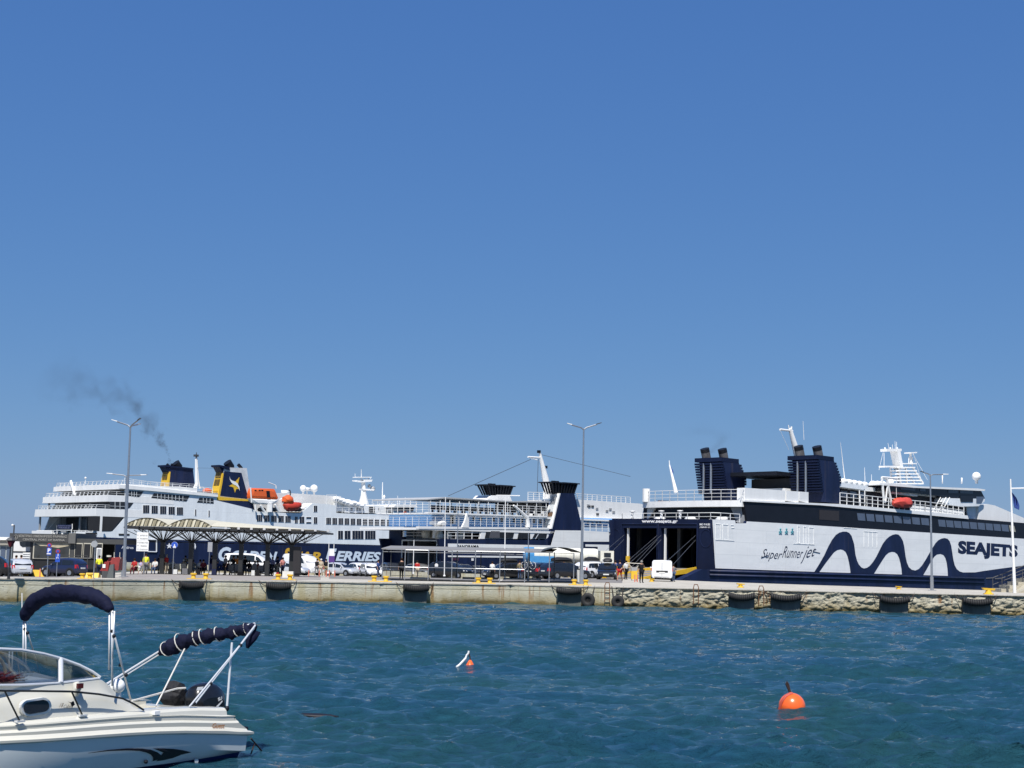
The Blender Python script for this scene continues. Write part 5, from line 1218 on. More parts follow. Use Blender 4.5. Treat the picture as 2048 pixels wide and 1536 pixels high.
# thin poles
for px0, y0, px1, yy1, Y, lab, m_ in ((891, 994, 890, 1100, 128, 'thin white pole at left before the blue deckhouse', WHITE), (916, 1026, 914, 1157, 118, 'thin white pole above the ship name band', STEEL), (1011, 994, 1009, 1160, 115, 'tall thin white pole before the open deck windows', WHITE), (1057, 1066, 1056, 1164, 112, 'short grey pole near the water tanker', STEEL), (668, 1088, 666, 1150, 130, 'thin white pole with purple banner by the letter F', WHITE), (828, 1080, 826, 1150, 140, 'thin white pole left of the stern door', WHITE), (658, 1085, 656, 1150, 131, 'thin white pole left of the purple banner pole', WHITE)):
    a = atY(px0, y0, Y); b = atY(px1, yy1, Y); e = empty('thin_pole', lab, 'pole', (b.x, b.y, QZ), group='thin poles on the quay')
    MB().tube((0, 0, 0), (a.x-b.x, 0, a.z-QZ), .045, 8, .03).build('shaft', m_, e, smooth=True)
    MB().lathe([(.1, 0), (.1, .08), (.06, .12)], n=10).build('foot_plate', m_, e)
    if px0 == 668:
        c = atY(664, 1104, Y)-e.location; d = atY(664, 1113, Y)-e.location
        MB().box(c.x-.22, c.x+.22, -.12, -.06, d.z+.05, c.z+.25).build('banner', WHITE, e); MB().box(c.x-.26, c.x+.26, -.13, -.06, d.z-.5, d.z+.05).build('banner_foot', mat('purple', (.08, .03, .20), .6), e)
# flagpole at right
p = ground(2029, 1183); Yp = 104; b = atY(2029, 1163, Yp); e = empty('flagpole', 'white flagpole with blue flag by the steps at right', 'flagpole', (b.x, Yp, QZ))
t = atY(2021, 958, Yp)-e.location
MB().tube((0, 0, 0), t, .12, 10, .05).build('pole', WHITE, e, smooth=True)
a = atY(2022, 977, Yp)-e.location; b = atY(2070, 976, Yp)-e.location; MB().tube(a, b, .05, 6).build('yard', WHITE, e)
m = MB(); rows = []
for (x, y) in ((2025, 984), (2027, 992), (2028, 1000), (2029, 1008), (2031, 1016)):
    w0 = {984: 3, 992: 6, 1000: 8, 1008: 9, 1016: 7}[y]
    rows.append([atY(x-2+w0*k/6, y+k*.5, Yp+.12*math.sin(k*1.7+y*.2))-e.location for k in range(9)])
m.grid(rows); m.build('flag', mat('flag_blue', (.03, .07, .3), .8, var=.4, scale=4), e, smooth='all')
# concrete steps with handrails at far right
STEP = concrete('step_concrete', (.50, .46, .36), (.3, .27, .2))
b0 = ground(1996, 1184); e = empty('concrete_steps', 'concrete steps with dark metal handrails at the right edge', 'steps', (b0.x, b0.y, QZ)); 
for i in range(4): MB().box(.1+.62*i, 9, -.4, 1.9, .25*i, .25*(i+1)).build('step', STEP, e)
MB().prism([(.9, -1.6, 0), (9, -1.9, 0), (9, -1.9, 1.1), (2.4, -1.7, .75)], [(.9, -.42, 0), (9, -.42, 0), (9, -.42, 1.2), (2.4, -.42, 1.02)]).build('side_ramp', STEP, e)
for yy in (-.3, 1.7):
    m = MB(); m.path([(-.3, yy, .95), (.2, yy, 1.0), (2.6, yy, 1.98), (6, yy, 2.0)], .035, 6); m.path([(.2, yy, .5), (2.6, yy, 1.45), (6, yy, 1.5)], .025, 6)
    for x, z0 in ((.2, .25), (.9, .5), (1.7, .75), (2.6, 1), (4, 1)): m.tube((x, yy, z0), (x, yy, z0+.8 if x < 2.6 else 2), .025, 6)
    m.build('handrail', DGREY, e)

# ---- arched waiting shelter
def shelter():
    Ya = 127.0
    A = onpx(252, Ya); e = empty('waiting_shelter', 'long waiting shelter with arched cream roof on dark branching columns', 'shelter', (A.x, A.y, zg(430, Ya+4)))
    AX = lambda px, py, yo=0: atY(px, py, Ya+yo)-e.location
    zt = AX(340, 1056).z; zr = AX(640, 1064).z
    xs = [AX(252, 1056).x, AX(338, 1056).x, AX(424, 1056).x]; xr = AX(651, 1066, 4).x; D = 9.5
    RF = mat('cream_roof', (.62, .58, .44), .5); DK = mat('dark_steel', (.02, .021, .022), .5, var=.2)
    # two vault ends facing the viewer, built of curved sheets with seams
    for k in range(2):
        x0, x1 = xs[k], xs[k+1]; rows = []; n = 14
        for i in range(n+1):
            t = i/n; x = x0+(x1-x0)*t; z = zt+.18+.62*math.sin(math.pi*t)**.8
            rows.append([(x, -.2, z), (x, D, z+.1)])
        MB().grid(rows).grid([[(a[0], a[1], a[2]+.05) for a in r] for r in rows]).build('roof_vault', RF, e, smooth='all')
        nn = 11; xm = (x0+x1)/2
        for i in range(nn):                             # sloping ribs seen under the vault edge
            t = (i+.5)/nn; x = x0+(x1-x0)*t; z = zt+.16+.60*math.sin(math.pi*t)**.8
            MB().prism([(x-.19, -.24, zt+.12), (x-.02, -.24, zt+.12), (x+.16, -.24, z), (x-.03, -.24, z)], [(x-.19, -.14, zt+.12), (x-.02, -.14, zt+.12), (x+.16, -.14, z), (x-.03, -.14, z)]).build('gable_slat', RF if i % 2 == 0 else mat('roof_seam', (.30, .27, .18), .6), e)
        MB().grid([[(r[0][0], -.12, zt+.1), (r[0][0], -.12, r[0][2])] for r in rows]).build('gable_panel', mat('gable_brown', (.40, .37, .26), .6), e)
    rows = []
    for i in range(9):
        t = i/8; rows.append([(xs[2]-.1, -.2+D*t, zt+.16+.55*math.sin(math.pi*min(1, t*1.02))), (xr-1.2*math.sin(math.pi*t)-.0, -.2+D*t, zr+.12+.10*math.sin(math.pi*t))])
    MB().grid(rows).grid([[(a[0], a[1], a[2]+.05) for a in r] for r in rows]).build('roof_vault', RF, e, smooth='all')
    m = MB(); L0, L1 = Vector((xs[0]-.1, 0, zt)), Vector((xr, 0, zr))
    for yo in (-.2, D*.5, D): m.prism([L0+Vector((0, yo, -.14)), L0+Vector((0, yo+.15, -.14)), L0+Vector((0, yo+.15, .1)), L0+Vector((0, yo, .1))], [L1+Vector((0, yo, -.1)), L1+Vector((0, yo+.15, -.1)), L1+Vector((0, yo+.15, .06)), L1+Vector((0, yo, .06))])
    for k in range(14):
        x = L0.x+(L1.x-L0.x)*k/13; z = L0.z+(L1.z-L0.z)*k/13; m.box(x-.05, x+.05, -.2, D+.1, z-.1, z+.04)
    m.build('roof_beam', DK, e, kind='stuff')
    for k in range(9):
        px = 453+k*25.5; c = AX(px, 1053.5+k*1.1); c.z = zt+(zr-zt)*(c.x-L0.x)/(L1.x-L0.x)
        MB().box(c.x-.11, c.x+.11, -.30, -.2, c.z+.04, c.z+.22).build('light_box', mat('pale_box', (.5, .5, .5), .6), e)
    colx = [326, 383, 431, 483, 536, 584]
    hd = AX(431, 1086).z
    for r_, yo in enumerate((1.6, 6.0)):
        for k, px in enumerate(colx):
            x = AX(px, 1090, yo).x+(0 if r_ == 0 else .0)
            if r_ and k in (1, 3): continue
            if r_ == 0 and k == 1: pass
            MB().box(x-.18, x+.18, yo-.18, yo+.18, -.15, hd).build('column', DK, e)
            m = MB()
            for ang in range(8):
                for rr in (1.3, 2.3):
                    a_ = ang*math.pi/4+(.39 if rr > 1.5 else 0); q = Vector((x+rr*math.cos(a_), yo+rr*.9*math.sin(a_), zt-.1+(zr-zt)*(x-L0.x)/(L1.x-L0.x)))
                    m.tube((x, yo, hd-.03), q, .04, 4)
            for s_ in (-1, 1): m.tube((x, yo, hd), (x+s_*1.7, yo, hd+.02), .035, 4)
            m.build('branch_strut', DK, e, kind='stuff')
    m = MB()                                            # end struts reaching out to both roof ends
    for a, b in (((296, 1080), (252, 1060)), ((296, 1080), (284, 1060)), ((296, 1080), (268, 1060)), ((296, 1080), (297, 1060)), ((609, 1086), (650, 1067)), ((609, 1086), (634, 1067)), ((609, 1086), (620, 1067)), ((609, 1086), (608, 1067)), ((584, 1086), (609, 1086)), ((326, 1082), (296, 1080)), ((609, 1086), (590, 1067))): m.tube(AX(*a, 1), AX(*b, 1), .035, 4)
    m.build('end_strut', DK, e, kind='stuff')
    # dark kiosk at the right end
    c0, c1 = AX(588, 1090, 1), AX(602, 1090, 1)
    MB().box(c0.x, c1.x, .8, 1.6, .35, hd-.15).box(c0.x+.1, c1.x-.1, .9, 1.5, 0, .35).build('dark_cabinet', mat('cabinet_black', (.018, .016, .018), .6), e)
    return e, Ya
SH, SHY = shelter()
# ---- seats: benches of two to four shells
SEATC = [mat('seat_blue_grey', (.07, .09, .12), .5), mat('seat_beam_grey', (.28, .29, .28), .5), mat('seat_blue', (.03, .05, .16), .5)]
bdesc = ['left end, before the parked buggies', 'under the round blue sign', 'beside the second dark column', 'holding the leaning grey bags', 'left of the letter G', 'under the letter G', 'between the two columns by the camper', 'below the camper side', 'before the camper door', 'at the right end by the luggage']
def bench(px, py, n, c, rz, lab, yo=0):
    p = place(px, 130+(py-1145)*4); e = empty('seat_bench', lab, 'bench', p, rz, 'rows of shell seats under the shelter')
    w_ = .56; L_ = n*w_
    m = MB(); m.box(-L_/2, L_/2, -.05, .05, .36, .42)
    for s_ in (-1, 1):
        x = s_*(L_/2-.2); m.tube((x, 0, .38), (x, -.28, .02), .035, 5); m.tube((x, 0, .38), (x, .28, .02), .035, 5); m.box(x-.03, x+.03, -.3, .3, 0, .03)
    m.build('frame', DGREY, e)
    for k in range(n):
        x = -L_/2+w_*(k+.5)
        MB().prism([(x-.24, -.25, .43), (x+.24, -.25, .43), (x+.24, .2, .43), (x-.24, .2, .43)], [(x-.24, -.25, .46), (x+.24, -.25, .46), (x+.24, .2, .46), (x-.24, .2, .46)]).build('seat', SEATC[c], e)
        MB().prism([(x-.24, -.26, .46), (x+.24, -.26, .46), (x+.24, -.23, .46), (x-.24, -.23, .46)], [(x-.22, -.42, .95), (x+.22, -.42, .95), (x+.22, -.39, .95), (x-.22, -.39, .95)]).build('backrest', SEATC[c], e)
for i, (px, n, c) in enumerate(((303, 2, 1), (333, 3, 1), (364, 2, 1), (392, 2, 1), (418, 2, 2), (447, 3, 2), (470, 2, 0), (496, 2, 0), (524, 3, 0), (549, 2, 0))):
    bench(px, 1145+.6*(i % 2), n, c, R(8-4*(i % 3)), 'shell seat bench '+bdesc[i])

# ---- flat walkway canopy
def canopy():
    Yf = ground(784, 1160).y; p0 = ground(764, 1158.5); e = empty('walkway_canopy', 'long low flat walkway canopy on thin steel posts with handrails', 'canopy', (p0.x, p0.y, QZ))
    L = e.location; f = lambda px, py, Y: atY(px, py, Y)-L
    fr_ = [(764, 1158.5), (809, 1160), (856, 1161), (903, 1162.3), (950, 1163.5), (999, 1164.6), (1049, 1165.6), (1098, 1166.3), (1147, 1167)]
    bk_ = [(781, 1153), (824, 1154), (868, 1155), (913, 1156.5), (961, 1157.5), (1010, 1158.5), (1058, 1159.5), (1108, 1160.3), (1160, 1161)]
    F_ = [ground(*q)-L for q in fr_]; B_ = [ground(*q)-L for q in bk_]; F_ = [Vector((q.x, q.y, 0)) for q in F_]; B_ = [Vector((q.x, q.y, 0)) for q in B_]
    zc = (f(856, 1100, F_[2].y+L.y)).z
    for q in F_: MB().tube(q, q+Vector((0, 0, zc)), .035, 6).build('post', STEEL, e, smooth=True)
    for q in B_: MB().tube(q, q+Vector((0, 0, zc+.1)), .04, 6).build('post', DGREY, e, smooth=True)
    a0, a1 = F_[0], F_[7]; b0, b1 = B_[0], B_[7]
    MB().prism([a0+Vector((-.1, -.2, zc)), a1+Vector((.2, -.2, zc)), b1+Vector((.2, .4, zc+.30)), b0+Vector((-.1, .4, zc+.30))], [a0+Vector((-.1, -.2, zc+.06)), a1+Vector((.2, -.2, zc+.06)), b1+Vector((.2, .4, zc+.36)), b0+Vector((-.1, .4, zc+.36))]).build('roof_sheet', mat('grey_awning', (.22, .215, .21), .7), e)
    rows = []
    x0, x1 = F_[7].x-.6, F_[8].x+.5
    for k in range(11):
        t = k/10; x = x0+(x1-x0)*t; z = zc+.02+.33*math.sin(math.pi*t); rows.append([(x, F_[7].y-.2, z), (x, B_[8].y+.6, z+.12)])
    MB().grid(rows).grid([[(a[0], a[1], a[2]+.04) for a in r] for r in rows]).build('arched_end_roof', mat('dark_awning', (.05, .055, .05), .6), e, smooth='all')
    for nm, m_, P_, zz in (('fascia', STEEL, F_, zc-.02), ('handrail', STEEL, F_, None), ('back_rail', DGREY, B_, .1)):
        m = MB(); P2 = P_ if nm != 'handrail' else P_[:7]
        for z in ([zz] if zz is not None else [.92]):
            for a, b in zip(P2[:-1], P2[1:]): m.tube(a+Vector((0, 0, z)), b+Vector((0, 0, z)), .022, 5)
        m.build(nm, m_, e)
    m = MB()
    for a, b in zip(F_[:-1], F_[1:]): m.tube(a+Vector((0, .05, .06)), b+Vector((0, .05, .06)), .055, 4)
    m.build('floor_bar', mat('dark_steel', (.02, .021, .022), .5, var=.2), e)
    MB().prism([F_[0]+Vector((0, -.1, zc-.19)), F_[6]+Vector((0, -.1, zc-.19)), F_[6]+Vector((0, -.1, zc-.16)), F_[0]+Vector((0, -.1, zc-.16))], [F_[0]+Vector((0, -.04, zc-.19)), F_[6]+Vector((0, -.04, zc-.19)), F_[6]+Vector((0, -.04, zc-.16)), F_[0]+Vector((0, -.04, zc-.16))]).build('lower_fascia', GREY, e)
canopy()
# concrete kerb blocks, jersey blocks, cabinet, cart
def block(name, lab, cat, px, py, w_, h_, m_, d_=.6, top=.7, grp=None, D=None):
    p = place(px, D) if D else ground(px, py); e = MB().prism([(-w_/2, -d_/2, 0), (w_/2, -d_/2, 0), (w_/2, d_/2, 0), (-w_/2, d_/2, 0)], [(-w_/2*.97, -d_/2*top, h_), (w_/2*.97, -d_/2*top, h_), (w_/2*.97, d_/2*top, h_), (-w_/2*.97, d_/2*top, h_)]).build(name, m_)
    e.location = p; tag(e, lab, cat, grp); return e
block('jersey_block', 'white concrete block on the quay behind the second twin bollard', 'barrier', 578, 1151.5, .85, .5, mat('white_concrete', (.6, .58, .52), .8), D=113)
block('jersey_block', 'long yellow concrete barrier behind the left parking signs', 'barrier', 73, 0, 1.75, .55, YEL, top=.5, D=118)
block('jersey_block', 'yellow concrete barrier between blue car and fuel tank', 'barrier', 186, 1155, .8, .28, YEL, top=.5)
block('paper_box', 'cream crate lying on top beside the dark port kiosk', 'box', 71, 0, .95, .5, mat('cream_panel2', (.5, .48, .38), .6), D=122)
block('utility_cabinet', 'tall pale grey utility cabinet left of the central lamp foot', 'cabinet', 1157, 1164, .33, .92, mat('pale_cabinet', (.5, .5, .48), .6), .4, 1)
for k, (px, py, w_) in enumerate(((840, 1157.5, 1.5), (1045, 1159.5, 3.0), (1125, 1160, 2.6), (950, 1158.5, 2.0))):
    block('kerb_block', ('low pale kerb strip under the canopy near its left end', 'low pale kerb strip under the canopy by the car with bicycles', 'low pale kerb strip at the arched end of the canopy', 'low pale kerb strip below the middle of the canopy')[k], 'kerb', px, py, w_, .12, mat('white_concrete', (.6, .58, .52), .8), grp='kerb strips under the canopy')
def cart():
    p = ground(1268, 1161); e = empty('ticket_cart', 'yellow box stand with pale T shaped top before the ramp', 'stand', p)
    MB().box(-.26, .26, -.2, .2, .12, .82).build('yellow_box', YEL, e); MB().box(-.24, .24, -.18, .18, .82, 1.12).build('grey_screen', GREY, e)
    m = MB()
    for s_ in (-1, 1): m.tube((s_*.2, 0, 1.12), (s_*.55, 0, 1.45), .03, 5); m.tube((s_*.2, 0, 0), (s_*.2, 0, .12), .04, 6)
    m.tube((-.75, 0, 1.5), (.75, 0, 1.45), .03, 5); m.build('bracket', mat('cream_gear', (.6, .57, .48), .5), e)
cart()
def fuel():
    p = ground(221, 1156.3); e = empty('fuel_tank', 'dark red skip tank with white label, black base and grey hose box', 'tank', p); e.scale = (.8, .8, .85)
    RB = mat('dark_red', (.22, .015, .012), .5, var=.3)
    MB().prism([(-.75, .2, .55), (.5, .2, .55), (.5, 1.4, .55), (-.75, 1.4, .55)], [(-.3, .4, 1.45), (.55, .4, 1.5), (.55, 1.2, 1.5), (-.3, 1.2, 1.45)]).build('red_body', RB, e)
    MB().prism([(-.8, -.1, .5), (-.2, -.1, .5), (-.2, .6, .5), (-.8, .6, .5)], [(-.5, 0, 1.15), (-.15, 0, 1.15), (-.15, .5, 1.15), (-.5, .5, 1.15)]).build('red_cover', RB, e)
    MB().box(-.62, .1, -.2, .9, 0, .5).build('black_base', DGREY, e)
    MB().prism([(-.2, -.35, 0), (.3, -.35, 0), (.3, .1, 0), (-.2, .1, 0)], [(-.02, -.3, .95), (.26, -.3, 1.0), (.26, 0, 1.0), (-.02, 0, .95)]).build('hose_box', mat('slate', (.09, .10, .10), .6), e)
    MB().box(-.62, -.4, -.13, -.1, .72, .98).build('label_plate', WHITE, e)
    m = MB()
    for x in (.05, .48): m.tube((x, .5, 1.5), (x, .5, 1.85), .025, 5); m.ball((x+.02, .5, 1.42), .09, 8)
    m.tube((-.28, .3, 1.5), (-.28, .3, 1.62), .18, 10); m.build('valve', mat('cream_gear', (.6, .57, .48), .5), e)
fuel()
# ---- signs
SB = mat('sign_blue', (.02, .08, .45), .5, var=.05); SR = mat('sign_red', (.35, .03, .05), .5, var=.05); SG = mat('sign_grey_back', (.38, .39, .40), .5, .3)
def sign(px, py, h_top, lab, parts, Y=None, r=.03):
    p = place(px, {97: 100, 116: 112, 347.5: 124, 419: 124, 289: 122}[px]) if px in (97, 116, 347.5, 419, 289) else ground(px, py)
    Y = p.y; e = empty('road_sign', lab, 'sign', p, group=None)
    t = atY(px, h_top, Y)-p; MB().tube((0, 0, 0), (0, 0, t.z), r, 8).build('sign_post', STEEL, e, smooth=True)
    for kind, cx, cy, w_, h_, m_, nm in parts:
        c = atY(cx, cy, Y)-p; s_ = Y/FPX; w2, h2 = w_*s_/2, h_*s_/2; y0 = -.06
        if kind == 'disc': MB().lathe([(w2, y0-.02), (w2, y0)], (c.x, 0, c.z), 20, 'Y').build(nm, m_, e)
        elif kind == 'box': MB().box(c.x-w2, c.x+w2, y0-.02, y0, c.z-h2, c.z+h2).build(nm, m_, e)
        elif kind[0] == '*': text_box(kind[1:], (c.x-w2, y0-.03, c.z-h2), (1, 0, 0), (0, 0, 1), 2*w2, 2*h2, 'lettering', m_, e, bold=.03)
    return e
sign(97, 1156, 1086, 'blue parking sign with red ringed disc on top, at left', [('box', 99, 1103, 9, 15, SB, 'sign_plate'), ('*P', 99, 1101, 5.5, 8, WL2, ''), ('disc', 99.5, 1090.5, 9, 0, SR, 'round_plate'), ('disc', 99.5, 1090.5, 5.5, 0, SB, 'round_centre') , ('box', 98.5, 1107.5, 8, 2, WL2, 'white_strip')])
def shift(e, names, dy):
    for o in bpy.data.objects:
        if o.parent == e and o.name.split('.')[0] in names: o.location.y -= dy
e = sign(116, 1150, 1098, 'blue disabled parking sign with round plate above, by the dark car', [('box', 116, 1116, 9, 16, SB, 'sign_plate'), ('disc', 116.5, 1102.5, 9, 0, SR, 'round_plate'), ('disc', 116.5, 1102.5, 5, 0, SB, 'round_centre'), ('disc', 115.5, 1116, 4.5, 0, WL2, 'wheel_mark'), ('disc', 115.5, 1116, 2.8, 0, SB, 'wheel_gap'), ('box', 117, 1110, 1.2, 5, WL2, 'figure_mark')])
for e_ in [o for o in bpy.data.objects if o.name.startswith('road_sign')]: shift(e_, ('round_centre', 'wheel_mark', 'figure_mark', 'white_strip'), .03); shift(e_, ('wheel_gap',), .05)
sign(187, 1157, 1080, 'round grey backed sign on a pole before the port building', [('disc', 189.5, 1088, 13, 0, SG, 'round_plate')])
e = sign(347.5, 1146, 1083, 'round blue mandatory sign with white arrow over the seats', [('disc', 349.5, 1090, 12.5, 0, SB, 'round_plate'), ('disc', 349.5, 1090, 12.9, 0, WL2, 'white_rim'), ('box', 349.5, 1092, 1.6, 7, WL2, 'arrow_mark'), ('box', 347.7, 1094, 1.4, 4, WL2, 'arrow_mark'), ('box', 351.3, 1094, 1.4, 4, WL2, 'arrow_mark')], r=.035); shift(e, ('white_rim',), -.012); shift(e, ('arrow_mark',), .03)
sign(419, 1146, 1085, 'plain grey rectangular sign plate left of the letter G', [('box', 420.5, 1094, 9, 19, SG, 'sign_plate')])
e = sign(289, 1150, 1060, 'white multi line direction board below the shelter roof corner', [('box', 285.5, 1073, 23, 16.5, WHITE, 'board_plate'), ('box', 285.5, 1092, 24, 20.5, WHITE, 'board_plate')], r=.04)
p = e.location
for i, (yy, w_, tx) in enumerate(((1071, 15, 'GATES E1 E2'), (1077.5, 15, 'TICKETS'), (1085.5, 17, 'ΕΠΙΒΑΤΕΣ'), (1092, 12, 'PARKING'), (1099, 16, 'ΕΞΟΔΟΣ EXIT'))):
    c = atY(288, yy, p.y)-p; s_ = p.y/FPX; text_box(tx, (c.x-w_/2*s_, -.1, c.z-.05), (1, 0, 0), (0, 0, 1), w_*s_, 2.6*s_, 'lettering', DGREY, e)
    c = atY(276.5, yy-1, p.y)-p; MB().lathe([(.035, -.1), (.035, -.085)], (c.x, 0, c.z), 8, 'Y').build('arrow_dot', DGREY, e)
# small marker posts
for k, (px, py) in enumerate(((83, 1152), (619, 1151.5), (640, 1152), (654, 1153), (660, 1153.5), (1270, 1163), (1275, 1163.5), (671, 1152.5))):
    p = place(px, {83: 112, 1270: 118, 1275: 118}.get(px, 140)); o = MB().lathe([(.07, 0), (.05, .06), (.045, .6), (.03, .62)], n=8).build('marker_post', mat('faded_orange', (.55, .16, .10), .7), smooth=True); o.location = p
    tag(o, ('orange marker post at the end of the yellow barrier', 'orange marker post beside the white block, left of the walkers', 'slim orange marker post in front of the walking couple', 'orange marker post right of the walking couple', 'slim marker post by the silver hatchback rear wheel', 'orange marker post left of the white van', 'orange marker post touching the white van side', 'slim orange marker post before the silver hatchback')[k], 'marker post', 'orange marker posts on the quay')
# ---- lantern and camera pole at the far left
p = ground(17, 1158); e = empty('park_lantern', 'old style dark red lantern on a slim post at left edge', 'lantern', p); s_ = p.y/FPX
MB().lathe([(.09, 0), (.06, .3), (.04, .5), (.035, 1.75)], n=10).build('lantern_post', mat('dark_steel', (.02, .021, .022), .5), e, smooth=True)
z0 = (atY(17, 1093, p.y)-p).z; MB().lathe([(.04, z0-.05), (.1, z0), (.26, z0+.32), (.28, z0+.34)], n=6).build('lantern_glass', mat('dark_red_glass', (.16, .02, .03), .2), e)
MB().lathe([(.3, z0+.34), (.18, z0+.46), (.05, z0+.52), (.02, z0+.6)], n=6).build('lantern_cap', DGREY, e)
a = atY(28.5, 1050, 120); e = empty('camera_pole', 'short black pole with white dome camera above the port building', 'camera pole', (a.x, 120, QZ))
MB().tube((0, 0, 0), (0, 0, a.z-QZ), .06, 8).build('pole', DGREY, e); MB().tube((0, 0, a.z-QZ-.02), (-.12, 0, a.z-QZ+.02), .03, 6).ball((-.14, -.02, a.z-QZ-.02), .1, 10).build('dome_camera', WHITE, e, smooth=True)
# ---- port building
def port():
    Y = 127; L = atY(20, 1100, Y); e = empty('port_kiosk', 'dark grey port office with lettered fascia and framed windows', 'building', (L.x, Y, zg(100, Y)))
    f = lambda x, y, yo=0: atY(x, y, Y+yo)-e.location
    DG = mat('anthracite', (.055, .056, .055), .6, var=.15); BK = mat('near_black', (.015, .015, .016), .5)
    b = lambda n, x0, x1, y0, y1, ya, yb, m_, par=e: MB().box(f(x0, 1100).x, f(x1, 1100).x, ya, yb, max(0, f((x0+x1)/2, y1).z), f((x0+x1)/2, y0).z).build(n, m_, par)
    fa = b('fascia', 20, 146, 1067.5, 1083.5, -.3, 6, DG); b('fascia_end', 138, 152, 1066.5, 1087, -.35, 6, mat('stone_grey', (.12, .12, .115), .7)); b('low_fascia', 152, 252, 1078, 1088, 0, 5, DG)
    b('wall', 60, 70, 1084, 1157, 0, 5, BK); b('dado', 70, 205, 1119, 1155, .05, .3, BK); b('wall', 137, 148, 1084, 1157, 0, 5, DG); b('back_wall', 66, 200, 1084, 1157, 4.6, 5, BK)
    fr_ = b('window_frame', 66.5, 140, 1084, 1118, -.06, .05, mat('cream_frame', (.5, .47, .38), .6))
    b('window_glass', 69, 139, 1086, 1116, -.1, -.06, mat('kiosk_glass', (.05, .05, .045), .08, var=.4, scale=.6, spec=.8), fr_)
    MB().prism([f(x, y)+Vector((0, -.12, 0)) for x, y in ((71, 1086.5), (138, 1086.5), (138, 1092), (117, 1096), (104, 1094), (90, 1092), (82, 1092))], [f(x, y)+Vector((0, -.1, 0)) for x, y in ((71, 1086.5), (138, 1086.5), (138, 1092), (117, 1096), (104, 1094), (90, 1092), (82, 1092))]).build('tan_reflection', mat('tan_reflection', (.42, .37, .26), .7, var=.3, scale=2), e)  # tan reflection in the window, painted as a flat sheet on the glass
    for x0, x1 in ((149, 165), (167, 182), (184, 205)):
        w_ = b('window_frame', x0, x1, 1086, 1117, -.03, .06, mat('cream_frame', (.5, .47, .38), .6)); b('window_glass', x0+1.3, x1-1.3, 1088, 1116, -.07, -.03, BK, w_)
    w_ = b('notice_frame', 197, 207, 1096, 1119, -.6, -.5, WHITE); b('notice', 199, 205.5, 1098, 1116, -.64, -.6, GREY, w_)
    LT = mat('fascia_lettering', (.30, .29, .26), .5, var=0)
    text_on(lambda x, y: f(x, y)+Vector((0, -.33, 0)), 'ΚΕΝΤΡΙΚΟ ΛΙΜΕΝΑΡΧΕΙΟ ΡΑΦΗΝΑΣ', [(40, 1069), (136, 1071), (136, 1076), (40, 1074.5)], 'lettering', LT, fa, bold=.02)
    text_on(lambda x, y: f(x, y)+Vector((0, -.33, 0)), 'CENTRAL PORT OF RAFINA', [(48, 1076.5), (132, 1078.5), (132, 1082.5), (48, 1081)], 'lettering', LT, fa, bold=.02)
    c = f(34, 1074.5); m = MB()
    for k in range(14):
        t0, t1 = k*math.pi/7, (k+1)*math.pi/7; m.tube((c.x+.17*math.cos(t0), -.33, c.z+.2*math.sin(t0)), (c.x+.17*math.cos(t1), -.33, c.z+.2*math.sin(t1)), .025, 4)
    m.box(c.x-.02, c.x+.02, -.34, -.32, c.z-.14, c.z+.14).box(c.x-.08, c.x+.08, -.34, -.32, c.z-.1, c.z-.06).build('round_crest', LT, fa)
    # dark railing enclosure with tables in front
    m = MB(); railing(m, [(f(130, 1100).x, -1.5, 0), (f(186, 1100).x, -1.5, 0)], 1.9, .03, 4, .8); m.build('enclosure_rail', DG, e)
    MB().box(f(128, 1100).x, f(190, 1100).x, -1.2, -.6, 1.62, 1.72).build('enclosure_beam', mat('stone_grey', (.12, .12, .115), .7), e)
    b('louvre_panel', 47, 62, 1105, 1143, -.1, 0, mat('pale_louvre', (.5, .5, .48), .6))
    for k in range(9): b('louvre_slat', 47.5, 61, 1106.5+k*4, 1108+k*4, -.16, -.1, WHITE)
port()
def white_hut():
    Y = 140; L = atY(-20, 1100, Y); e = empty('white_terminal', 'low white building with pale roof at the left edge', 'building', (L.x, Y, .3)); f = lambda x, y: atY(x, y, Y)-e.location
    MB().box(f(-120, 1100).x, f(26, 1100).x, 0, 6, 0, f(0, 1080).z).build('wall', mat('blue_grey_wall', (.28, .32, .34), .6), e)
    MB().box(f(-121, 1100).x, f(22, 1100).x, -.5, 6.5, f(0, 1080).z, f(0, 1074).z).build('roof', WHITE, e)
    MB().box(f(-120, 1100).x, f(20, 1100).x, -.3, -.1, f(0, 1090).z, f(0, 1080).z).build('fascia', mat('warm_grey', (.30, .28, .24), .7), e)
    for x in (-40, -20, 2, 14): MB().box(f(x, 1100).x, f(x+9, 1100).x, -.06, .0, .3, f(0, 1094).z).build('window', GLASSB, e)
white_hut()
# ================================================================== VEHICLES
TYRE = mat('tyre_rubber', (.015, .015, .015), .85, spec=.2); RIM = mat('alloy_rim', (.45, .46, .47), .3, .8, var=.05)
CGL = mat('car_glass', (.012, .014, .016), .05, var=.1, spec=.9); TAIL = mat('tail_light', (.45, .01, .01), .25, var=0, coat=.5); HEADL = mat('head_light', (.65, .68, .70), .12, var=0, coat=1); PLATE = mat('number_plate', (.7, .7, .66), .5, var=0)
TRIM = mat('black_trim', (.015, .015, .016), .6)
def paint(n, c): return mat('car_paint_'+n, c, .28, .15 if n in ('silver', 'grey') else 0, var=.04, coat=.8)
PT = dict(white=paint('white', (.75, .75, .74)), silver=paint('silver', (.50, .52, .55)), grey=paint('grey', (.16, .16, .155)), black=paint('black', (.010, .011, .013)), blue=paint('blue', (.012, .016, .05)), navy=paint('navy', (.02, .024, .035)))
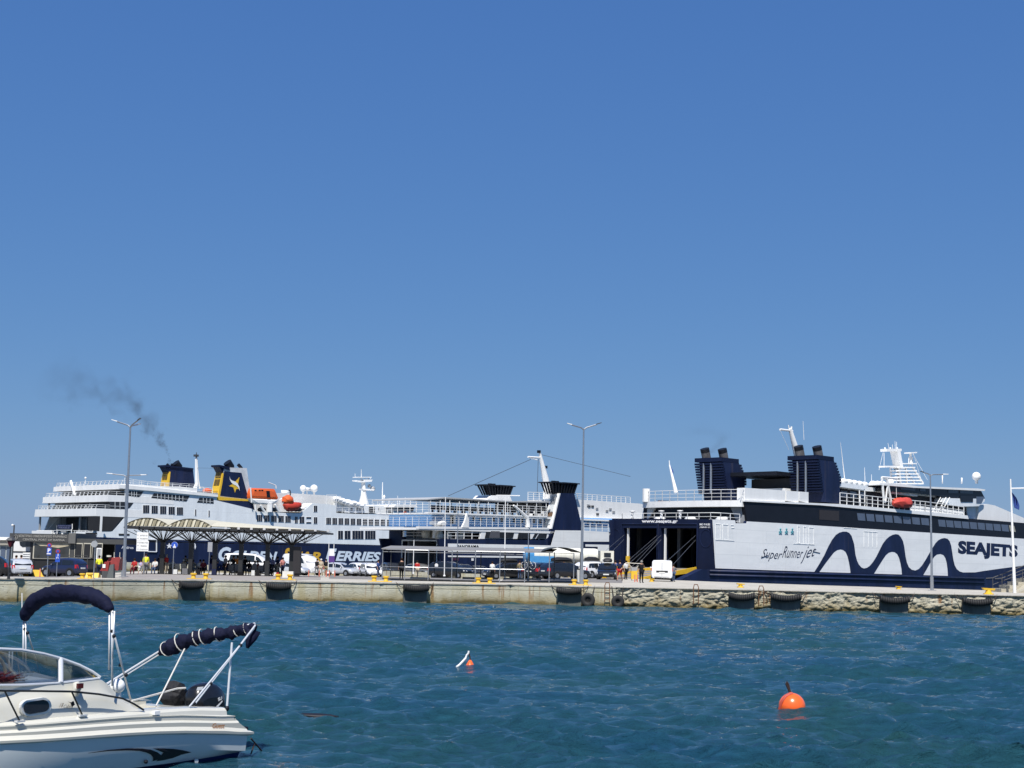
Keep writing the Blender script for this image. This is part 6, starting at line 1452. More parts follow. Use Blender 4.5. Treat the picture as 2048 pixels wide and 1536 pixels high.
# stations: x (0 rear..1 front), half width factor, belt height, roof height (fractions of H); roof==belt: bonnet
ST = {
 'hatch': [(0, .80, .42, .42), (.02, .92, .60, .62), (.06, .97, .62, .80), (.14, 1, .62, .95), (.30, 1, .61, 1), (.48, 1, .61, .99), (.60, 1, .60, .90), (.72, 1, .59, .66), (.76, 1, .585, .60), (.88, .97, .55, .55), (.96, .90, .48, .48), (1, .78, .34, .34)],
 'suv': [(0, .84, .45, .45), (.02, .94, .60, .66), (.05, .98, .61, .84), (.11, 1, .61, .95), (.28, 1, .61, 1), (.50, 1, .61, .99), (.62, 1, .60, .91), (.73, 1, .60, .67), (.77, 1, .60, .61), (.89, .98, .58, .58), (.97, .92, .52, .52), (1, .82, .38, .38)],
 'wagon': [(0, .82, .44, .44), (.02, .93, .58, .62), (.05, .97, .60, .78), (.12, 1, .60, .95), (.30, 1, .60, 1), (.50, 1, .60, .98), (.62, 1, .59, .88), (.74, 1, .57, .63), (.78, 1, .565, .58), (.90, .97, .53, .53), (.97, .90, .46, .46), (1, .78, .33, .33)],
 'van': [(0, .90, .50, .50), (.01, .97, .56, .90), (.04, .99, .56, .98), (.20, 1, .56, 1), (.45, 1, .56, 1), (.62, 1, .56, .97), (.76, 1, .55, .80), (.86, 1, .54, .58), (.90, .99, .53, .55), (.96, .94, .46, .46), (1, .85, .34, .34)],
}
def interp(st, x, k):
    for a, b in zip(st[:-1], st[1:]):
        if a[0] <= x <= b[0]: t = (x-a[0])/max(1e-6, b[0]-a[0]); return a[k]+(b[k]-a[k])*t
    return st[-1][k]
def car(kind, L, W, H, px, py, head, col, lab, cat='car', roofbox=None, z=QZ, plate=True, loc=None, high=False, panel=False, name='parked_car', grp='vehicles waiting on the quay', bikes=False, rails=False):
    p = place(px, py); e = empty(name, lab, cat, p, R(head), grp)
    st = ST[kind]; hw = W/2; gc = .20*min(H, 1.7); tumb = .80 if kind != 'van' else .90
    def sec(x, wf, bl, rf):
        X = (x-.5)*L; b, r = bl*H, rf*H; cab = r > b+.08; w = hw*wf
        pr = [(w*.90, gc), (w*.985, gc+.12), (w, gc+(b-gc)*.55), (w*.965, b-.03)]
        if cab: t = min(1, (r-b)/(.38*H)); pr += [(w*(1-(1-tumb)*t*.92), b+(r-b)*.86), (w*(1-(1-tumb)*t*.92)-.10, r-.015), (0, r+.015)]
        else: pr += [(w*.93, b-.01), (w*.80, b+.02), (0, b+.05)]
        return X, pr
    xs = sorted(set([s[0] for s in st]+[.09, .2, .4, .67, .83])); rows = []
    for x in xs:
        X, pr = sec(x, *[interp(st, x, k) for k in (1, 2, 3)])
        rows.append([(X, y, zz) for y, zz in pr]+[(X, -y, zz) for y, zz in pr[::-1][1:]])
    m = MB().grid(rows)
    for r in (rows[0], rows[-1]): m.add(r, [tuple(range(len(r)))])
    body = m.build('body', PT[col], e, smooth=45)
    MB().box(-L*.46, L*.46, -hw*.86, hw*.86, gc-.06, gc+.05).build('underbody', TRIM, e)
    # glasshouse panes
    def side_pt(x, f, s_):                              # f 0 belt .. 1 under roof
        wf, bl, rf = [interp(st, x, k) for k in (1, 2, 3)]; b, r = bl*H+.02, rf*H-.10; t = min(1, (rf-bl)*H/(.38*H)); w = hw*wf
        w0, w1 = w*.965, w*(1-(1-tumb)*t*.92); return ((x-.5)*L, s_*((w0+(w1-w0)*f*.86)+.008), b+(r-b)*f*.93)
    if kind == 'van': wins = [(.66, .73, .80)] if panel else [(.10, .36, .36), (.38, .62, .62), (.64, .70, .79)]
    else: wins = [(.10, .20, .17), (.19, .42, .42), (.44, .60, .69)]
    for s_ in (1, -1):
        for (x0, x1t, x1b) in wins:
            q = [side_pt(x0+(.03 if x0 < .15 else 0), 1, s_), side_pt(x1t, 1, s_), side_pt(x1b, .02, s_), side_pt(x0, .02, s_)]
            MB().prism(q, [(a, b-s_*.02, c) for a, b, c in q]).build('side_window', CGL, e)
    def end_pane(x_lo, x_hi, f0, f1, sgn, nm):
        w_lo = hw*interp(st, x_lo, 1)*.86; w_hi = hw*.70 if kind != 'van' else hw*.80
        zl, zh = interp(st, x_lo, 3)*H, interp(st, x_hi, 3)*H; Xl, Xh = (x_lo-.5)*L, (x_hi-.5)*L
        zz0, zz1 = zl+(zh-zl)*f0, zl+(zh-zl)*f1; X0, X1 = Xl+(Xh-Xl)*f0, Xl+(Xh-Xl)*f1; d = sgn*.03
        q = [(X0+d, -w_lo, zz0+.015), (X0+d, w_lo, zz0+.015), (X1+d, w_hi, zz1+.02), (X1+d, -w_hi, zz1+.02)]
        MB().prism(q, [(a-d*2, b, c-.03) for a, b, c in q]).build(nm, CGL, e)
    fx = [s for s in st if s[0] > .5]
    if kind == 'van': end_pane(.86, .62, .06, .92, 1, 'windscreen')
    else: end_pane(.745, .57, .03, .93, 1, 'windscreen')
    if not panel: end_pane(.02 if kind != 'van' else .01, .11 if kind != 'van' else .03, .08, .72, -1, 'rear_window')
    # wheels
    r = .32 if H < 1.6 else .34
    for sx in (-.31, .32):
        for s_ in (1, -1):
            X = sx*L; y0 = s_*(hw-.20)
            MB().lathe([(r+.07, 0), (r+.07, s_*.205)], (X, y0, r+.01), 18, 'Y').build('wheel_arch', TRIM, e)
            w_ = MB().lathe([(r*.6, 0), (r*.95, 0), (r, s_*.03), (r, s_*.19), (r*.93, s_*.225), (r*.6, s_*.222)], (X, y0, r), 18, 'Y').build('wheel', TYRE, e, smooth=True)
            m = MB().lathe([(r*.62, s_*.2), (r*.60, s_*.232), (r*.2, s_*.226), (.01, s_*.228)], (X, y0, r), 14, 'Y'); m.build('rim', RIM, w_)
    # lights, plates, mirrors, bumpers
    zb = interp(st, .97, 2)*H
    for s_ in (1, -1):
        MB().prism([(L*.5-.10, s_*hw*.52, zb-.17), (L*.5-.30, s_*hw*.93, zb-.13), (L*.5-.34, s_*hw*.93, zb-.0), (L*.5-.16, s_*hw*.54, zb-.04)], [(L*.5-.02, s_*hw*.52, zb-.20), (L*.5-.20, s_*hw*.95, zb-.15), (L*.5-.28, s_*hw*.95, zb+.01), (L*.5-.06, s_*hw*.54, zb-.05)]).build('headlight', HEADL, e)
        zt = .60*H; MB().prism([(-L*.5+.08, s_*hw*.70, zt-.2), (-L*.5+.22, s_*hw*.98, zt-.2), (-L*.5+.24, s_*hw*.95, zt+.08), (-L*.5+.14, s_*hw*.74, zt+.08)], [(-L*.5-.0, s_*hw*.70, zt-.2), (-L*.5+.10, s_*hw*1.0, zt-.2), (-L*.5+.14, s_*hw*.98, zt+.08), (-L*.5+.06, s_*hw*.74, zt+.08)]).build('tail_light', TAIL, e)
        MB().ball(((.66-.5)*L, s_*(hw+.09), .64*H), .10, 8, (.6, 1, .7)).build('mirror', PT[col], e, smooth=True)
    MB().box(L*.5-.12, L*.5+.0, -hw*.62, hw*.62, gc, gc+.16).build('front_bumper', TRIM, e)
    MB().box(L*.5-.10, L*.5-.005, -hw*.4, hw*.4, zb-.20, zb-.10).build('grille', TRIM, e)
    MB().box(-L*.5-.0, -L*.5+.12, -hw*.70, hw*.70, gc-.02, gc+.12).build('rear_bumper', TRIM, e)
    if plate:
        MB().box(L*.5-.01, L*.5+.012, -.26, .26, gc+.12, gc+.23).build('number_plate', PLATE, e)
        zp = .47*H if kind != 'van' else .42*H; MB().box(-L*.5-.035, -L*.5+.03, -.26, .26, zp-.05, zp+.06).build('number_plate', PLATE, e)
    if rails or roofbox:
        m = MB()
        for s_ in (1, -1): m.tube((-L*.28, s_*hw*.66, H+.03), (L*.1, s_*hw*.66, H+.03), .025, 5)
        m.build('roof_rail', STEEL if col != 'black' else TRIM, e)
    if roofbox:
        m = MB(); Lb = roofbox; rw = .42
        pr = [(-.5, .5, .14), (-.46, .9, .30), (-.2, 1, .40), (.2, 1, .38), (.42, .8, .28), (.5, .3, .12)]; rows = []
        for t, wf, h in pr: rows.append([(-L*.08+t*Lb, y*rw*wf, H+.06+zz*h) for y, zz in ((-.8, 0), (-1, .4), (-.85, .85), (-.4, 1), (.4, 1), (.85, .85), (1, .4), (.8, 0), (-.8, 0))])
        m.grid(rows); m.add(rows[0][:-1], [tuple(range(8))]); m.add(rows[-1][:-1], [tuple(range(8))]); m.build('roof_box', TRIM, e, smooth=40)
    if bikes:
        for k in range(2):
            m = MB(); bx = -L*.5-.18-.14*k
            for cy in (-.45, .45):
                for j in range(16):
                    t0, t1 = j*math.pi/8, (j+1)*math.pi/8; m.tube((bx, cy+.33*math.cos(t0), 1.25+.33*math.sin(t0)), (bx, cy+.33*math.cos(t1), 1.25+.33*math.sin(t1)), .02, 4)
            for a, b in (((-.45, 1.25), (-.1, 1.25)), ((-.1, 1.25), (.3, 1.6)), ((-.2, 1.65), (-.1, 1.25)), ((-.2, 1.6), (.3, 1.6)), ((.45, 1.25), (.28, 1.75)), ((-.45, 1.25), (-.2, 1.6))): m.tube((bx, a[0], a[1]), (bx, b[0], b[1]), .022, 4)
            bk = m.build('bicycle', WHITE if k == 0 else TRIM); bk.matrix_world = Matrix.Translation(p) @ Matrix.Rotation(R(head), 4, 'Z')
            tag(bk, 'white framed bicycle on the rear rack of the dark hatchback' if k == 0 else 'black bicycle on the rear rack behind the white framed one', 'bicycle')
        MB().box(-L*.5-.4, -L*.5, -.1, .1, .75, .8).build('bike_rack', STEEL, e)
    return e
def van_rear(e, L, W, H):                               # rear doors with plate recess
    hw = W/2
    MB().box(-L*.5-.012, -L*.5+.05, -hw*.80, hw*.80, .45, H*.90).build('rear_door', PT['white'], e)
    MB().box(-L*.5-.02, -L*.5+.03, -.01, .01, .5, H*.88).build('door_gap', TRIM, e)
    MB().box(-L*.5-.03, -L*.5+.03, -.50, .48, .80, .95).build('plate_recess', TRIM, e)
car('hatch', 4.0, 1.7, 1.45, -38, 102, -170, 'black', 'black hatchback cut off by the left edge')
car('hatch', 3.9, 1.68, 1.44, 40, 118, 118, 'silver', 'silver hatchback seen from behind at the far left')
car('hatch', 3.55, 1.6, 1.47, 131, 117, 160, 'blue', 'small dark blue car behind the parking sign')
car('van', 5.7, 2.0, 2.4, 606, 165, -48, 'white', 'high roofed white van beside the dark cabinet', 'van', panel=True, plate=False)
car('hatch', 4.1, 1.7, 1.45, 583, 158, -20, 'silver', 'silver car half hidden behind the white concrete block')
car('hatch', 4.1, 1.7, 1.5, 684, 163, -33, 'silver', 'silver hatchback right of the walking couple, facing right')
car('suv', 4.2, 1.75, 1.55, 722, 170, -62, 'white', 'white car half hidden behind the white estate front')
car('wagon', 4.5, 1.8, 1.5, 743, 160, -72, 'white', 'white estate car facing the viewer left of the canopy', rails=True)
car('suv', 4.4, 1.85, 1.65, 785, 172, -68, 'navy', 'dark off roader facing the viewer at the canopy left end')
car('hatch', 3.8, 1.65, 1.5, 819, 178, -70, 'white', 'small white car just behind the man in black', rails=False)
car('wagon', 4.3, 1.78, 1.6, 843, 170, -48, 'grey', 'dark grey people carrier under the left half of the canopy')
car('suv', 5.1, 1.9, 1.8, 902, 160, -32, 'black', 'large black people carrier with round white sticker on its window')
car('suv', 4.4, 1.82, 1.6, 927, 166, -60, 'black', 'black car directly right of the stickered people carrier')
car('hatch', 4.2, 1.75, 1.5, 960, 172, -62, 'navy', 'dark hatchback with bright headlights in mid canopy')
car('suv', 4.6, 1.85, 1.72, 1010, 150, -152, 'black', 'black off roader with roof box facing left', roofbox=1.9)
car('hatch', 4.2, 1.75, 1.5, 1079, 139, 62, 'black', 'dark hatchback carrying bicycles on its tail', bikes=True)
car('wagon', 4.8, 1.85, 1.5, 1131, 131, 32, 'black', 'black estate car with long black roof box', roofbox=2.1)
car('suv', 4.3, 1.82, 1.62, 1189, 142, 44, 'white', 'white crossover with black roof box right of the lamp', roofbox=1.6)
car('hatch', 4.1, 1.75, 1.5, 1215, 134, -97, 'black', 'black car with roof box facing the viewer before the open stern', roofbox=1.5)
v = car('van', 4.4, 1.83, 1.85, 1325, 126, 83, 'white', 'white panel van seen from behind, driving up the ferry ramp', 'van', panel=True, plate=True); van_rear(v, 4.4, 1.83, 1.85)
c = car('van', 6.2, 2.1, 2.42, 503, 176, -8, 'white', 'white camper van behind the seat rows', 'camper van', plate=False)
stk = onpx(880, 116)
# round sticker on the people carrier window
def sticker():
    e = [o for o in bpy.data.objects if o.get('label', '').startswith('large black people carrier')][0]
    MB().lathe([(.24, -.0), (.24, .02)], (-1.3, -.90, 1.34), 16, 'Y').build('round_sticker', WHITE, e)
sticker()
# ---- tanker lorry
def tanker():
    Y = 148; L = onpx(1120, Y); e = empty('tanker_lorry', 'white tanker lorry with blue rear band behind the queueing cars', 'lorry', (L.x, Y, zg(1120, Y)), R(3))
    f = lambda x, y: atY(x, y, Y)-e.location
    x0, x1, x2 = f(1046, 1100).x, f(1112, 1100).x, f(1196, 1100).x; zc = f(1120, 1111).z; r = .78
    WT = mat('tank_cream', (.70, .69, .60), .35, var=.12, scale=.8, streak=(3, 1, 1)); BT = mat('tank_blue', (.06, .25, .50), .4)
    MB().lathe([(.05, x0+.25), (r*.9, x0+.3), (r, x0+.5), (r, x2-.3), (r*.9, x2-.05), (.05, x2)], (0, 0, zc), 24, 'X').build('tank', WT, e, smooth=50)
    MB().lathe([(.05, x0), (r*.92, x0+.05), (r*1.01, x0+.25), (r*1.01, x0+1.1)], (0, 0, zc), 24, 'X').build('blue_band', BT, e, smooth=50)
    MB().box(x0+.6, x1-.2, -r*1.05, -r*.98, zc-.75, zc-.1).build('blue_skirt', BT, e)
    m = MB()
    for x in np.linspace(x0+1.6, x2-.5, 6): m.lathe([(r*1.01, x-.03), (r*1.03, x), (r*1.01, x+.03)], (0, 0, zc), 24, 'X')
    m.build('tank_hoop', mat('tank_cream', (.7, .69, .6), .35), e)
    MB().box(x0, x2+2, -.5, .5, .75, .95).build('chassis', TRIM, e)
    for x in (x0+1, x0+2.2, x2-1.2, x2+1.0):
        for s_ in (-1, 1):
            w_ = MB().lathe([(.5, 0), (.5, s_*.28)], (x, s_*.75, .5), 18, 'Y').build('wheel', TYRE, e); MB().lathe([(.25, s_*.27), (.22, s_*.3), (.02, s_*.3)], (x, s_*.75, .5), 12, 'Y').build('rim', RIM, w_)
    MB().box(x2+.15, x2+1.5, -1.15, 1.15, .9, 2.75).build('cab', WT, e); MB().box(x2+.5, x2+1.2, -1.17, -1.15, 2.1, 2.55).build('cab_window', CGL, e)
    for k in range(8): MB().box(x2+.3, x2+1.35, -1.19, -1.16, 1.1+k*.11, 1.15+k*.11).build('cab_louvre', WHITE, e)
tanker()
# white coach and scooters
def coach():
    Y = 131; L = atY(30, 1100, Y); e = empty('white_coach', 'front corner of a white coach left of the port office', 'coach', (L.x, Y, zg(45, Y))); f = lambda x, y: atY(x, y, Y)-e.location
    MB().box(f(27, 1100).x, f(64, 1100).x, 0, 4, .3, f(45, 1082).z).build('body', PT['white'], e)
    MB().prism([f(x, y)+Vector((0, -.03, 0)) for x, y in ((39, 1083), (63, 1083), (62, 1093), (45, 1094), (40, 1090))], [f(x, y)+Vector((0, 0.02, 0)) for x, y in ((39, 1083), (63, 1083), (62, 1093), (45, 1094), (40, 1090))]).build('windscreen', CGL, e)
    MB().box(f(27, 1100).x, f(62, 1100).x, -.05, .02, f(40, 1104.5).z, f(40, 1102.5).z).build('dark_strip', TRIM, e)
    for x in (33, 55): MB().lathe([(.45, -.02), (.45, .3)], (f(x, 1100).x, 0, .45), 16, 'Y').build('wheel', TYRE, e)
coach()
def scooter(px, py, lab, c, rz):
    p = place(px, 176+(px % 7)); e = empty('motor_scooter', lab, 'scooter', p, R(rz), 'scooters and motorbikes parked behind the cars')
    for x in (-.55, .6):
        MB().lathe([(.16, -.05), (.25, -.045), (.27, 0), (.25, .045), (.16, .05)], (x, 0, .27), 12, 'Y').build('wheel', TYRE, e)
    MB().prism([(-.7, -.13, .45), (.1, -.13, .32), (.35, -.13, .32), (.25, -.13, .45), (-.05, -.13, .72), (-.72, -.13, .75)], [(-.7, .13, .45), (.1, .13, .32), (.35, .13, .32), (.25, .13, .45), (-.05, .13, .72), (-.72, .13, .75)]).build('body', c, e)
    MB().prism([(.35, -.18, .3), (.5, -.18, .95), (.56, -.18, .95), (.5, -.18, .3)], [(.35, .18, .3), (.5, .18, .95), (.56, .18, .95), (.5, .18, .3)]).build('leg_shield', c, e)
    MB().tube((.6, 0, .3), (.45, 0, 1.05), .03, 6).tube((.45, -.3, 1.08), (.45, .3, 1.08), .025, 6).build('fork', STEEL, e)
    MB().box(-.85, -.5, -.17, .17, .8, 1.08).build('top_box', TRIM, e)
for k, (px, py, c, rz) in enumerate(((668, 1146, PT['white'], 60), (676, 1146, PT['black'], 70), (683, 1145.5, PT['white'], 110), (691, 1145.5, PT['blue'], 60), (698, 1145, PT['white'], 80), (706, 1145, PT['black'], 100), (792, 1147, PT['navy'], 60))):
    scooter(px, py, ('white scooter above the silver hatchback tail', 'black scooter just right of the white one over the silver hatchback', 'white scooter over the silver hatchback windscreen', 'blue scooter over the silver hatchback bonnet', 'white scooter between silver hatchback and white cars', 'black scooter behind the two white cars', 'dark scooter beyond the dark off roader')[k], c, rz)

# ================================================================== PEOPLE (one skinned body each, clothes as children)
JT = {'stand': dict(pel=(0, 0, .95), ch=(0, 0, 1.32), nk=(0, 0, 1.50), hd=(0, .02, 1.64), lh=(.09, 0, .92), lk=(.10, .02, .50), la=(.11, -.02, .09), lf=(.12, .14, .04), rh=(-.09, 0, .92), rk=(-.10, .02, .50), ra=(-.11, -.02, .09), rf=(-.12, .14, .04), ls=(.18, 0, 1.42), le=(.24, -.02, 1.14), lw=(.25, .06, .88), rs=(-.18, 0, 1.42), re=(-.24, -.02, 1.14), rw=(-.25, .06, .88))}
JT['walk'] = dict(JT['stand'], lk=(.10, .18, .52), la=(.10, .26, .10), lf=(.11, .42, .07), rk=(-.10, -.04, .50), ra=(-.10, -.30, .14), rf=(-.11, -.18, .03), le=(.23, -.12, 1.16), lw=(.24, -.10, .92), re=(-.23, .06, 1.14), rw=(-.22, .26, 1.0))
JT['sit'] = dict(JT['stand'], pel=(0, 0, .55), ch=(0, .02, .92), nk=(0, .05, 1.10), hd=(0, .09, 1.24), lh=(.09, .02, .52), lk=(.12, .44, .50), la=(.12, .46, .09), lf=(.12, .60, .04), rh=(-.09, .02, .52), rk=(-.12, .44, .50), ra=(-.13, .40, .09), rf=(-.13, .54, .04), ls=(.18, .03, 1.02), le=(.23, .12, .78), lw=(.14, .34, .62), rs=(-.18, .03, 1.02), re=(-.23, .12, .78), rw=(-.12, .36, .64))
JT['phone'] = dict(JT['stand'], re=(-.24, .06, 1.16), rw=(-.10, .28, 1.28), hd=(0, .05, 1.62))
JT['hips'] = dict(JT['stand'], le=(.36, -.06, 1.2), lw=(.2, .04, 1.02), re=(-.36, -.06, 1.2), rw=(-.2, .04, 1.02))
RAD = dict(pel=.15, ch=.155, nk=.06, hd=.10, lh=.095, rh=.095, lk=.06, rk=.06, la=.042, ra=.042, lf=.04, rf=.04, ls=.07, rs=.07, le=.045, re=.045, lw=.03, rw=.03)
EDG = [('pel', 'ch'), ('ch', 'nk'), ('nk', 'hd'), ('pel', 'lh'), ('lh', 'lk'), ('lk', 'la'), ('la', 'lf'), ('pel', 'rh'), ('rh', 'rk'), ('rk', 'ra'), ('ra', 'rf'), ('ch', 'ls'), ('ls', 'le'), ('le', 'lw'), ('ch', 'rs'), ('rs', 're'), ('re', 'rw')]
_sk = {}
def skin_mesh(pose, key, edges, k, cut={}):
    if (pose, key) in _sk: return _sk[(pose, key)]
    J = dict(JT[pose])
    for a, (b, t) in cut.items(): J[a] = tuple(Vector(J[b]).lerp(Vector(J[a]), t))
    names = []; 
    for a, b in edges:
        for x in (a, b):
            if x not in names: names.append(x)
    me = bpy.data.meshes.new(key); vs = [J[n] for n in names]; es = [(names.index(a), names.index(b)) for a, b in edges]; rr = [RAD[n]*k for n in names]
    if key == 'body':                                   # hands: palm, four fingers and a thumb
        for s_ in 'lr':
            w_ = Vector(J[s_+'w']); d = (w_-Vector(J[s_+'e'])).normalized(); o = len(vs); palm = w_+d*.08; vs.append(palm); rr.append(.028); es.append((names.index(s_+'w'), o))
            sx = 1 if s_ == 'l' else -1
            for f_, (ox, ln) in enumerate(((-.028, .065), (-.01, .078), (.01, .073), (.028, .058))):
                vs.append(palm+d*ln+Vector((0, ox*1.4, 0))+Vector((-sx*.01, 0, 0))); rr.append(.009); es.append((o, len(vs)-1))
            vs.append(palm+Vector((0, .045, 0))+d*.02); rr.append(.01); es.append((o, len(vs)-1))
    me.from_pydata([tuple(v) for v in vs], es, []); ob = bpy.data.objects.new('t', me); C.objects.link(ob)
    md = ob.modifiers.new('s', 'SKIN'); md.use_smooth_shade = True
    for i, x in enumerate(me.skin_vertices[0].data): x.radius = (rr[i], rr[i]); x.use_root = (i == 0)
    sb = ob.modifiers.new('b', 'SUBSURF'); sb.levels = 1
    dg = bpy.context.evaluated_depsgraph_get(); out = bpy.data.meshes.new_from_object(ob.evaluated_get(dg)); bpy.data.objects.remove(ob)
    _sk[(pose, key)] = out; return out
SK = mat('skin', (.42, .24, .16), .6, var=.08); CL = {}
def cloth(n, c): return mat('cloth_'+n, c, .85, var=.2, scale=6, spec=.1)
COL = dict(white=(.65, .65, .63), black=(.015, .015, .017), navy=(.02, .025, .06), red=(.40, .03, .03), pink=(.60, .25, .22), beige=(.42, .36, .27), khaki=(.20, .17, .10), blue=(.05, .09, .25), grey=(.16, .16, .17), yellow=(.75, .75, .05), maroon=(.12, .02, .03), orange=(.6, .2, .04), denim=(.06, .09, .16), lilac=(.45, .40, .55), hair=(.025, .015, .01), blond=(.25, .16, .08), greyhair=(.25, .24, .23))
def paint_body(me, pose, ms, mt, shorts):               # cloth under the loose outer clothes, dark shoes
    J = {k: Vector(x) for k, x in JT[pose].items()}
    for x in (ms, mt, cloth('black', COL['black'])): me.materials.append(x)
    seg = [('pel', 'ch', 1), ('ch', 'nk', 1), ('ch', 'ls', 1), ('ch', 'rs', 1), ('ls', 'le', 1), ('rs', 're', 1), ('pel', 'lh', 2), ('pel', 'rh', 2), ('lh', 'lk', 2), ('rh', 'rk', 2), ('lk', 'la', 0 if shorts else 2), ('rk', 'ra', 0 if shorts else 2), ('la', 'lf', 3), ('ra', 'rf', 3), ('le', 'lw', 0), ('re', 'rw', 0), ('nk', 'hd', 0)]
    for p in me.polygons:
        c = p.center; best, bi = 9, 0
        for a, b, i in seg:
            d = J[b]-J[a]; t = max(0, min(1, (c-J[a]).dot(d)/d.length_squared)); e_ = (c-J[a]-d*t).length-RAD[a]*.5-RAD[b]*.5
            if e_ < best: best, bi = e_, (0 if (a, b) == ('ch', 'nk') and t > .75 else i)
        p.material_index = bi
def person(loc, rz, pose, shirt, legs, hair, lab, s=1.0, shorts=False, vest=False, hat=None):
    def add(me, nm, m_, par=None):
        me = me.copy(); me.name = nm; me.materials.clear(); me.materials.append(m_); o = bpy.data.objects.new(nm, me); C.objects.link(o)
        if par: o.parent = par
        return o
    b = add(skin_mesh(pose, 'body', EDG, 1), 'person', SK); paint_body(b.data, pose, cloth(shirt, COL[shirt]), cloth(legs, COL[legs]), shorts); b.location = loc; b.rotation_euler = (0, 0, R(rz)); b.scale = (s, s, s); tag(b, lab, 'person', 'people on the quay')
    add(skin_mesh(pose, 'shirt', [('pel', 'ch'), ('ch', 'ls'), ('ch', 'rs'), ('ls', 'le'), ('rs', 're'), ('ch', 'nk')], 1.24, {'nk': ('ch', .3)}), 'shirt', cloth(shirt, COL[shirt]), b)
    if shorts: add(skin_mesh(pose, 'shorts', [('pel', 'lh'), ('pel', 'rh'), ('lh', 'lk'), ('rh', 'rk')], 1.2, {'lk': ('lh', .8), 'rk': ('rh', .8)}), 'shorts', cloth(legs, COL[legs]), b)
    else: add(skin_mesh(pose, 'trousers', [('pel', 'lh'), ('pel', 'rh'), ('lh', 'lk'), ('rh', 'rk'), ('lk', 'la'), ('rk', 'ra')], 1.2), 'trousers', cloth(legs, COL[legs]), b)
    h = Vector(JT[pose]['hd']); m = MB(); m.ball(h+Vector((0, -.02, .035)), .118, 12, (.9, 1.0, .95)); m.build('hair' if not hat else 'hat', cloth(hat or hair, COL[hat or hair]), b, smooth=True)
    f_ = MB(); f_.ball(h+Vector((0, .095, -.02)), .018, 6, (.8, 1, 1.3)); 
    for q in (-.035, .035): f_.ball(h+Vector((q, .088, .015)), .010, 6)
    f_.build('face', cloth('hair', COL['hair']), b)
    return b
G = ground
def pp_(px, py, z=QZ): return ground(px, py, z)
P_LIST = [
 (place(44, 122), 180, 'stand', 'pink', 'beige', 'hair', 'person in a pink shirt behind the silver hatchback', {}),
 (place(34, 124), 150, 'stand', 'black', 'black', 'hair', 'person in black left of the pink shirted one', {}),
 (place(200, 97), 20, 'stand', 'yellow', 'navy', 'hair', 'short worker in yellow vest left of the fuel tank', dict(s=.8)),
 (place(293, 126), 200, 'stand', 'yellow', 'grey', 'hair', 'worker in yellow vest under the direction board', {}),
 (place(283, 122), 150, 'walk', 'lilac', 'white', 'hair', 'child in pale dress beside the yellow vested worker', dict(s=.68, shorts=True)),
 (place(271, 124), 170, 'sit', 'red', 'maroon', 'hair', 'seated person in red near the left lamp foot', {}),
 (place(347, 132.5), 180, 'sit', 'white', 'black', 'blond', 'seated person in white right under the round blue sign', {}),
 (place(369, 132.5), 185, 'sit', 'beige', 'grey', 'hair', 'seated person in beige between the first two columns', dict(hat='white')),
 (place(402, 131.0), 175, 'sit', 'white', 'navy', 'hair', 'seated person in white left of the grey plate sign', {}),
 (place(408, 129.5), 190, 'sit', 'maroon', 'black', 'hair', 'seated person in maroon right of the one in white', {}),
 (place(424, 132.5), 160, 'walk', 'navy', 'blue', 'hair', 'person in navy walking by the grey plate sign', {}),
 (place(460, 134.0), 95, 'sit', 'maroon', 'black', 'hair', 'seated person in maroon right of the letter G', {}),
 (place(468, 131.0), 200, 'stand', 'black', 'grey', 'hair', 'person in black standing over the seats by the camper', {}),
 (place(491, 135.5), 170, 'stand', 'black', 'black', 'hair', 'person with big black hair before the camper side', {}),
 (place(500, 131.0), 170, 'sit', 'black', 'grey', 'hair', 'seated person in black before the camper window', {}),
 (place(531, 134.0), 120, 'sit', 'grey', 'denim', 'hair', 'seated person in grey leaning on the fifth column', {}),
 (place(539, 131.0), 210, 'sit', 'black', 'black', 'hair', 'seated person in black right of the fifth column', {}),
 (place(643, 150), 175, 'walk', 'beige', 'beige', 'greyhair', 'person in beige with pale sun hat walking with a companion', dict(shorts=True, hat='white')),
 (place(635, 152), 165, 'walk', 'black', 'grey', 'hair', 'person in black just left of the beige walker', {}),
 (place(653, 151), 190, 'walk', 'black', 'khaki', 'hair', 'person in black just right of the beige walker', dict(shorts=True)),
 (place(804, 122), 20, 'stand', 'black', 'black', 'hair', 'tall man in black at the left end of the canopy', {}),
 (place(1283, 114), 200, 'phone', 'black', 'black', 'greyhair', 'man in black beside the yellow box stand', {}),
 (place(1240, 122), 150, 'walk', 'navy', 'red', 'hair', 'person in navy shirt and red shorts left of the ramp', dict(shorts=True)),
 (place(1347, 124), 200, 'hips', 'grey', 'denim', 'hair', 'ramp hand in grey right of the white van', dict(s=.85)),
 (place(1231, 142), 180, 'stand', 'blue', 'navy', 'hair', 'person in blue behind the black roof box car', {}),
 (place(1117, 140), 180, 'hips', 'black', 'black', 'hair', 'person in black behind the black estate car', {}),
]
WHERE = ['at the left end of the seats', 'left of the first dark column', 'just right of the first dark column', 'behind the beige seated person', 'between the second and third columns', 'behind the third column', 'left of the camper tail', 'at the camper tail', 'in front of the camper rear', 'by the fourth column', 'behind the black suitcase', 'at the camper bonnet', 'left of the dark cabinet', 'just left of the white block']
rg = random.Random(11)
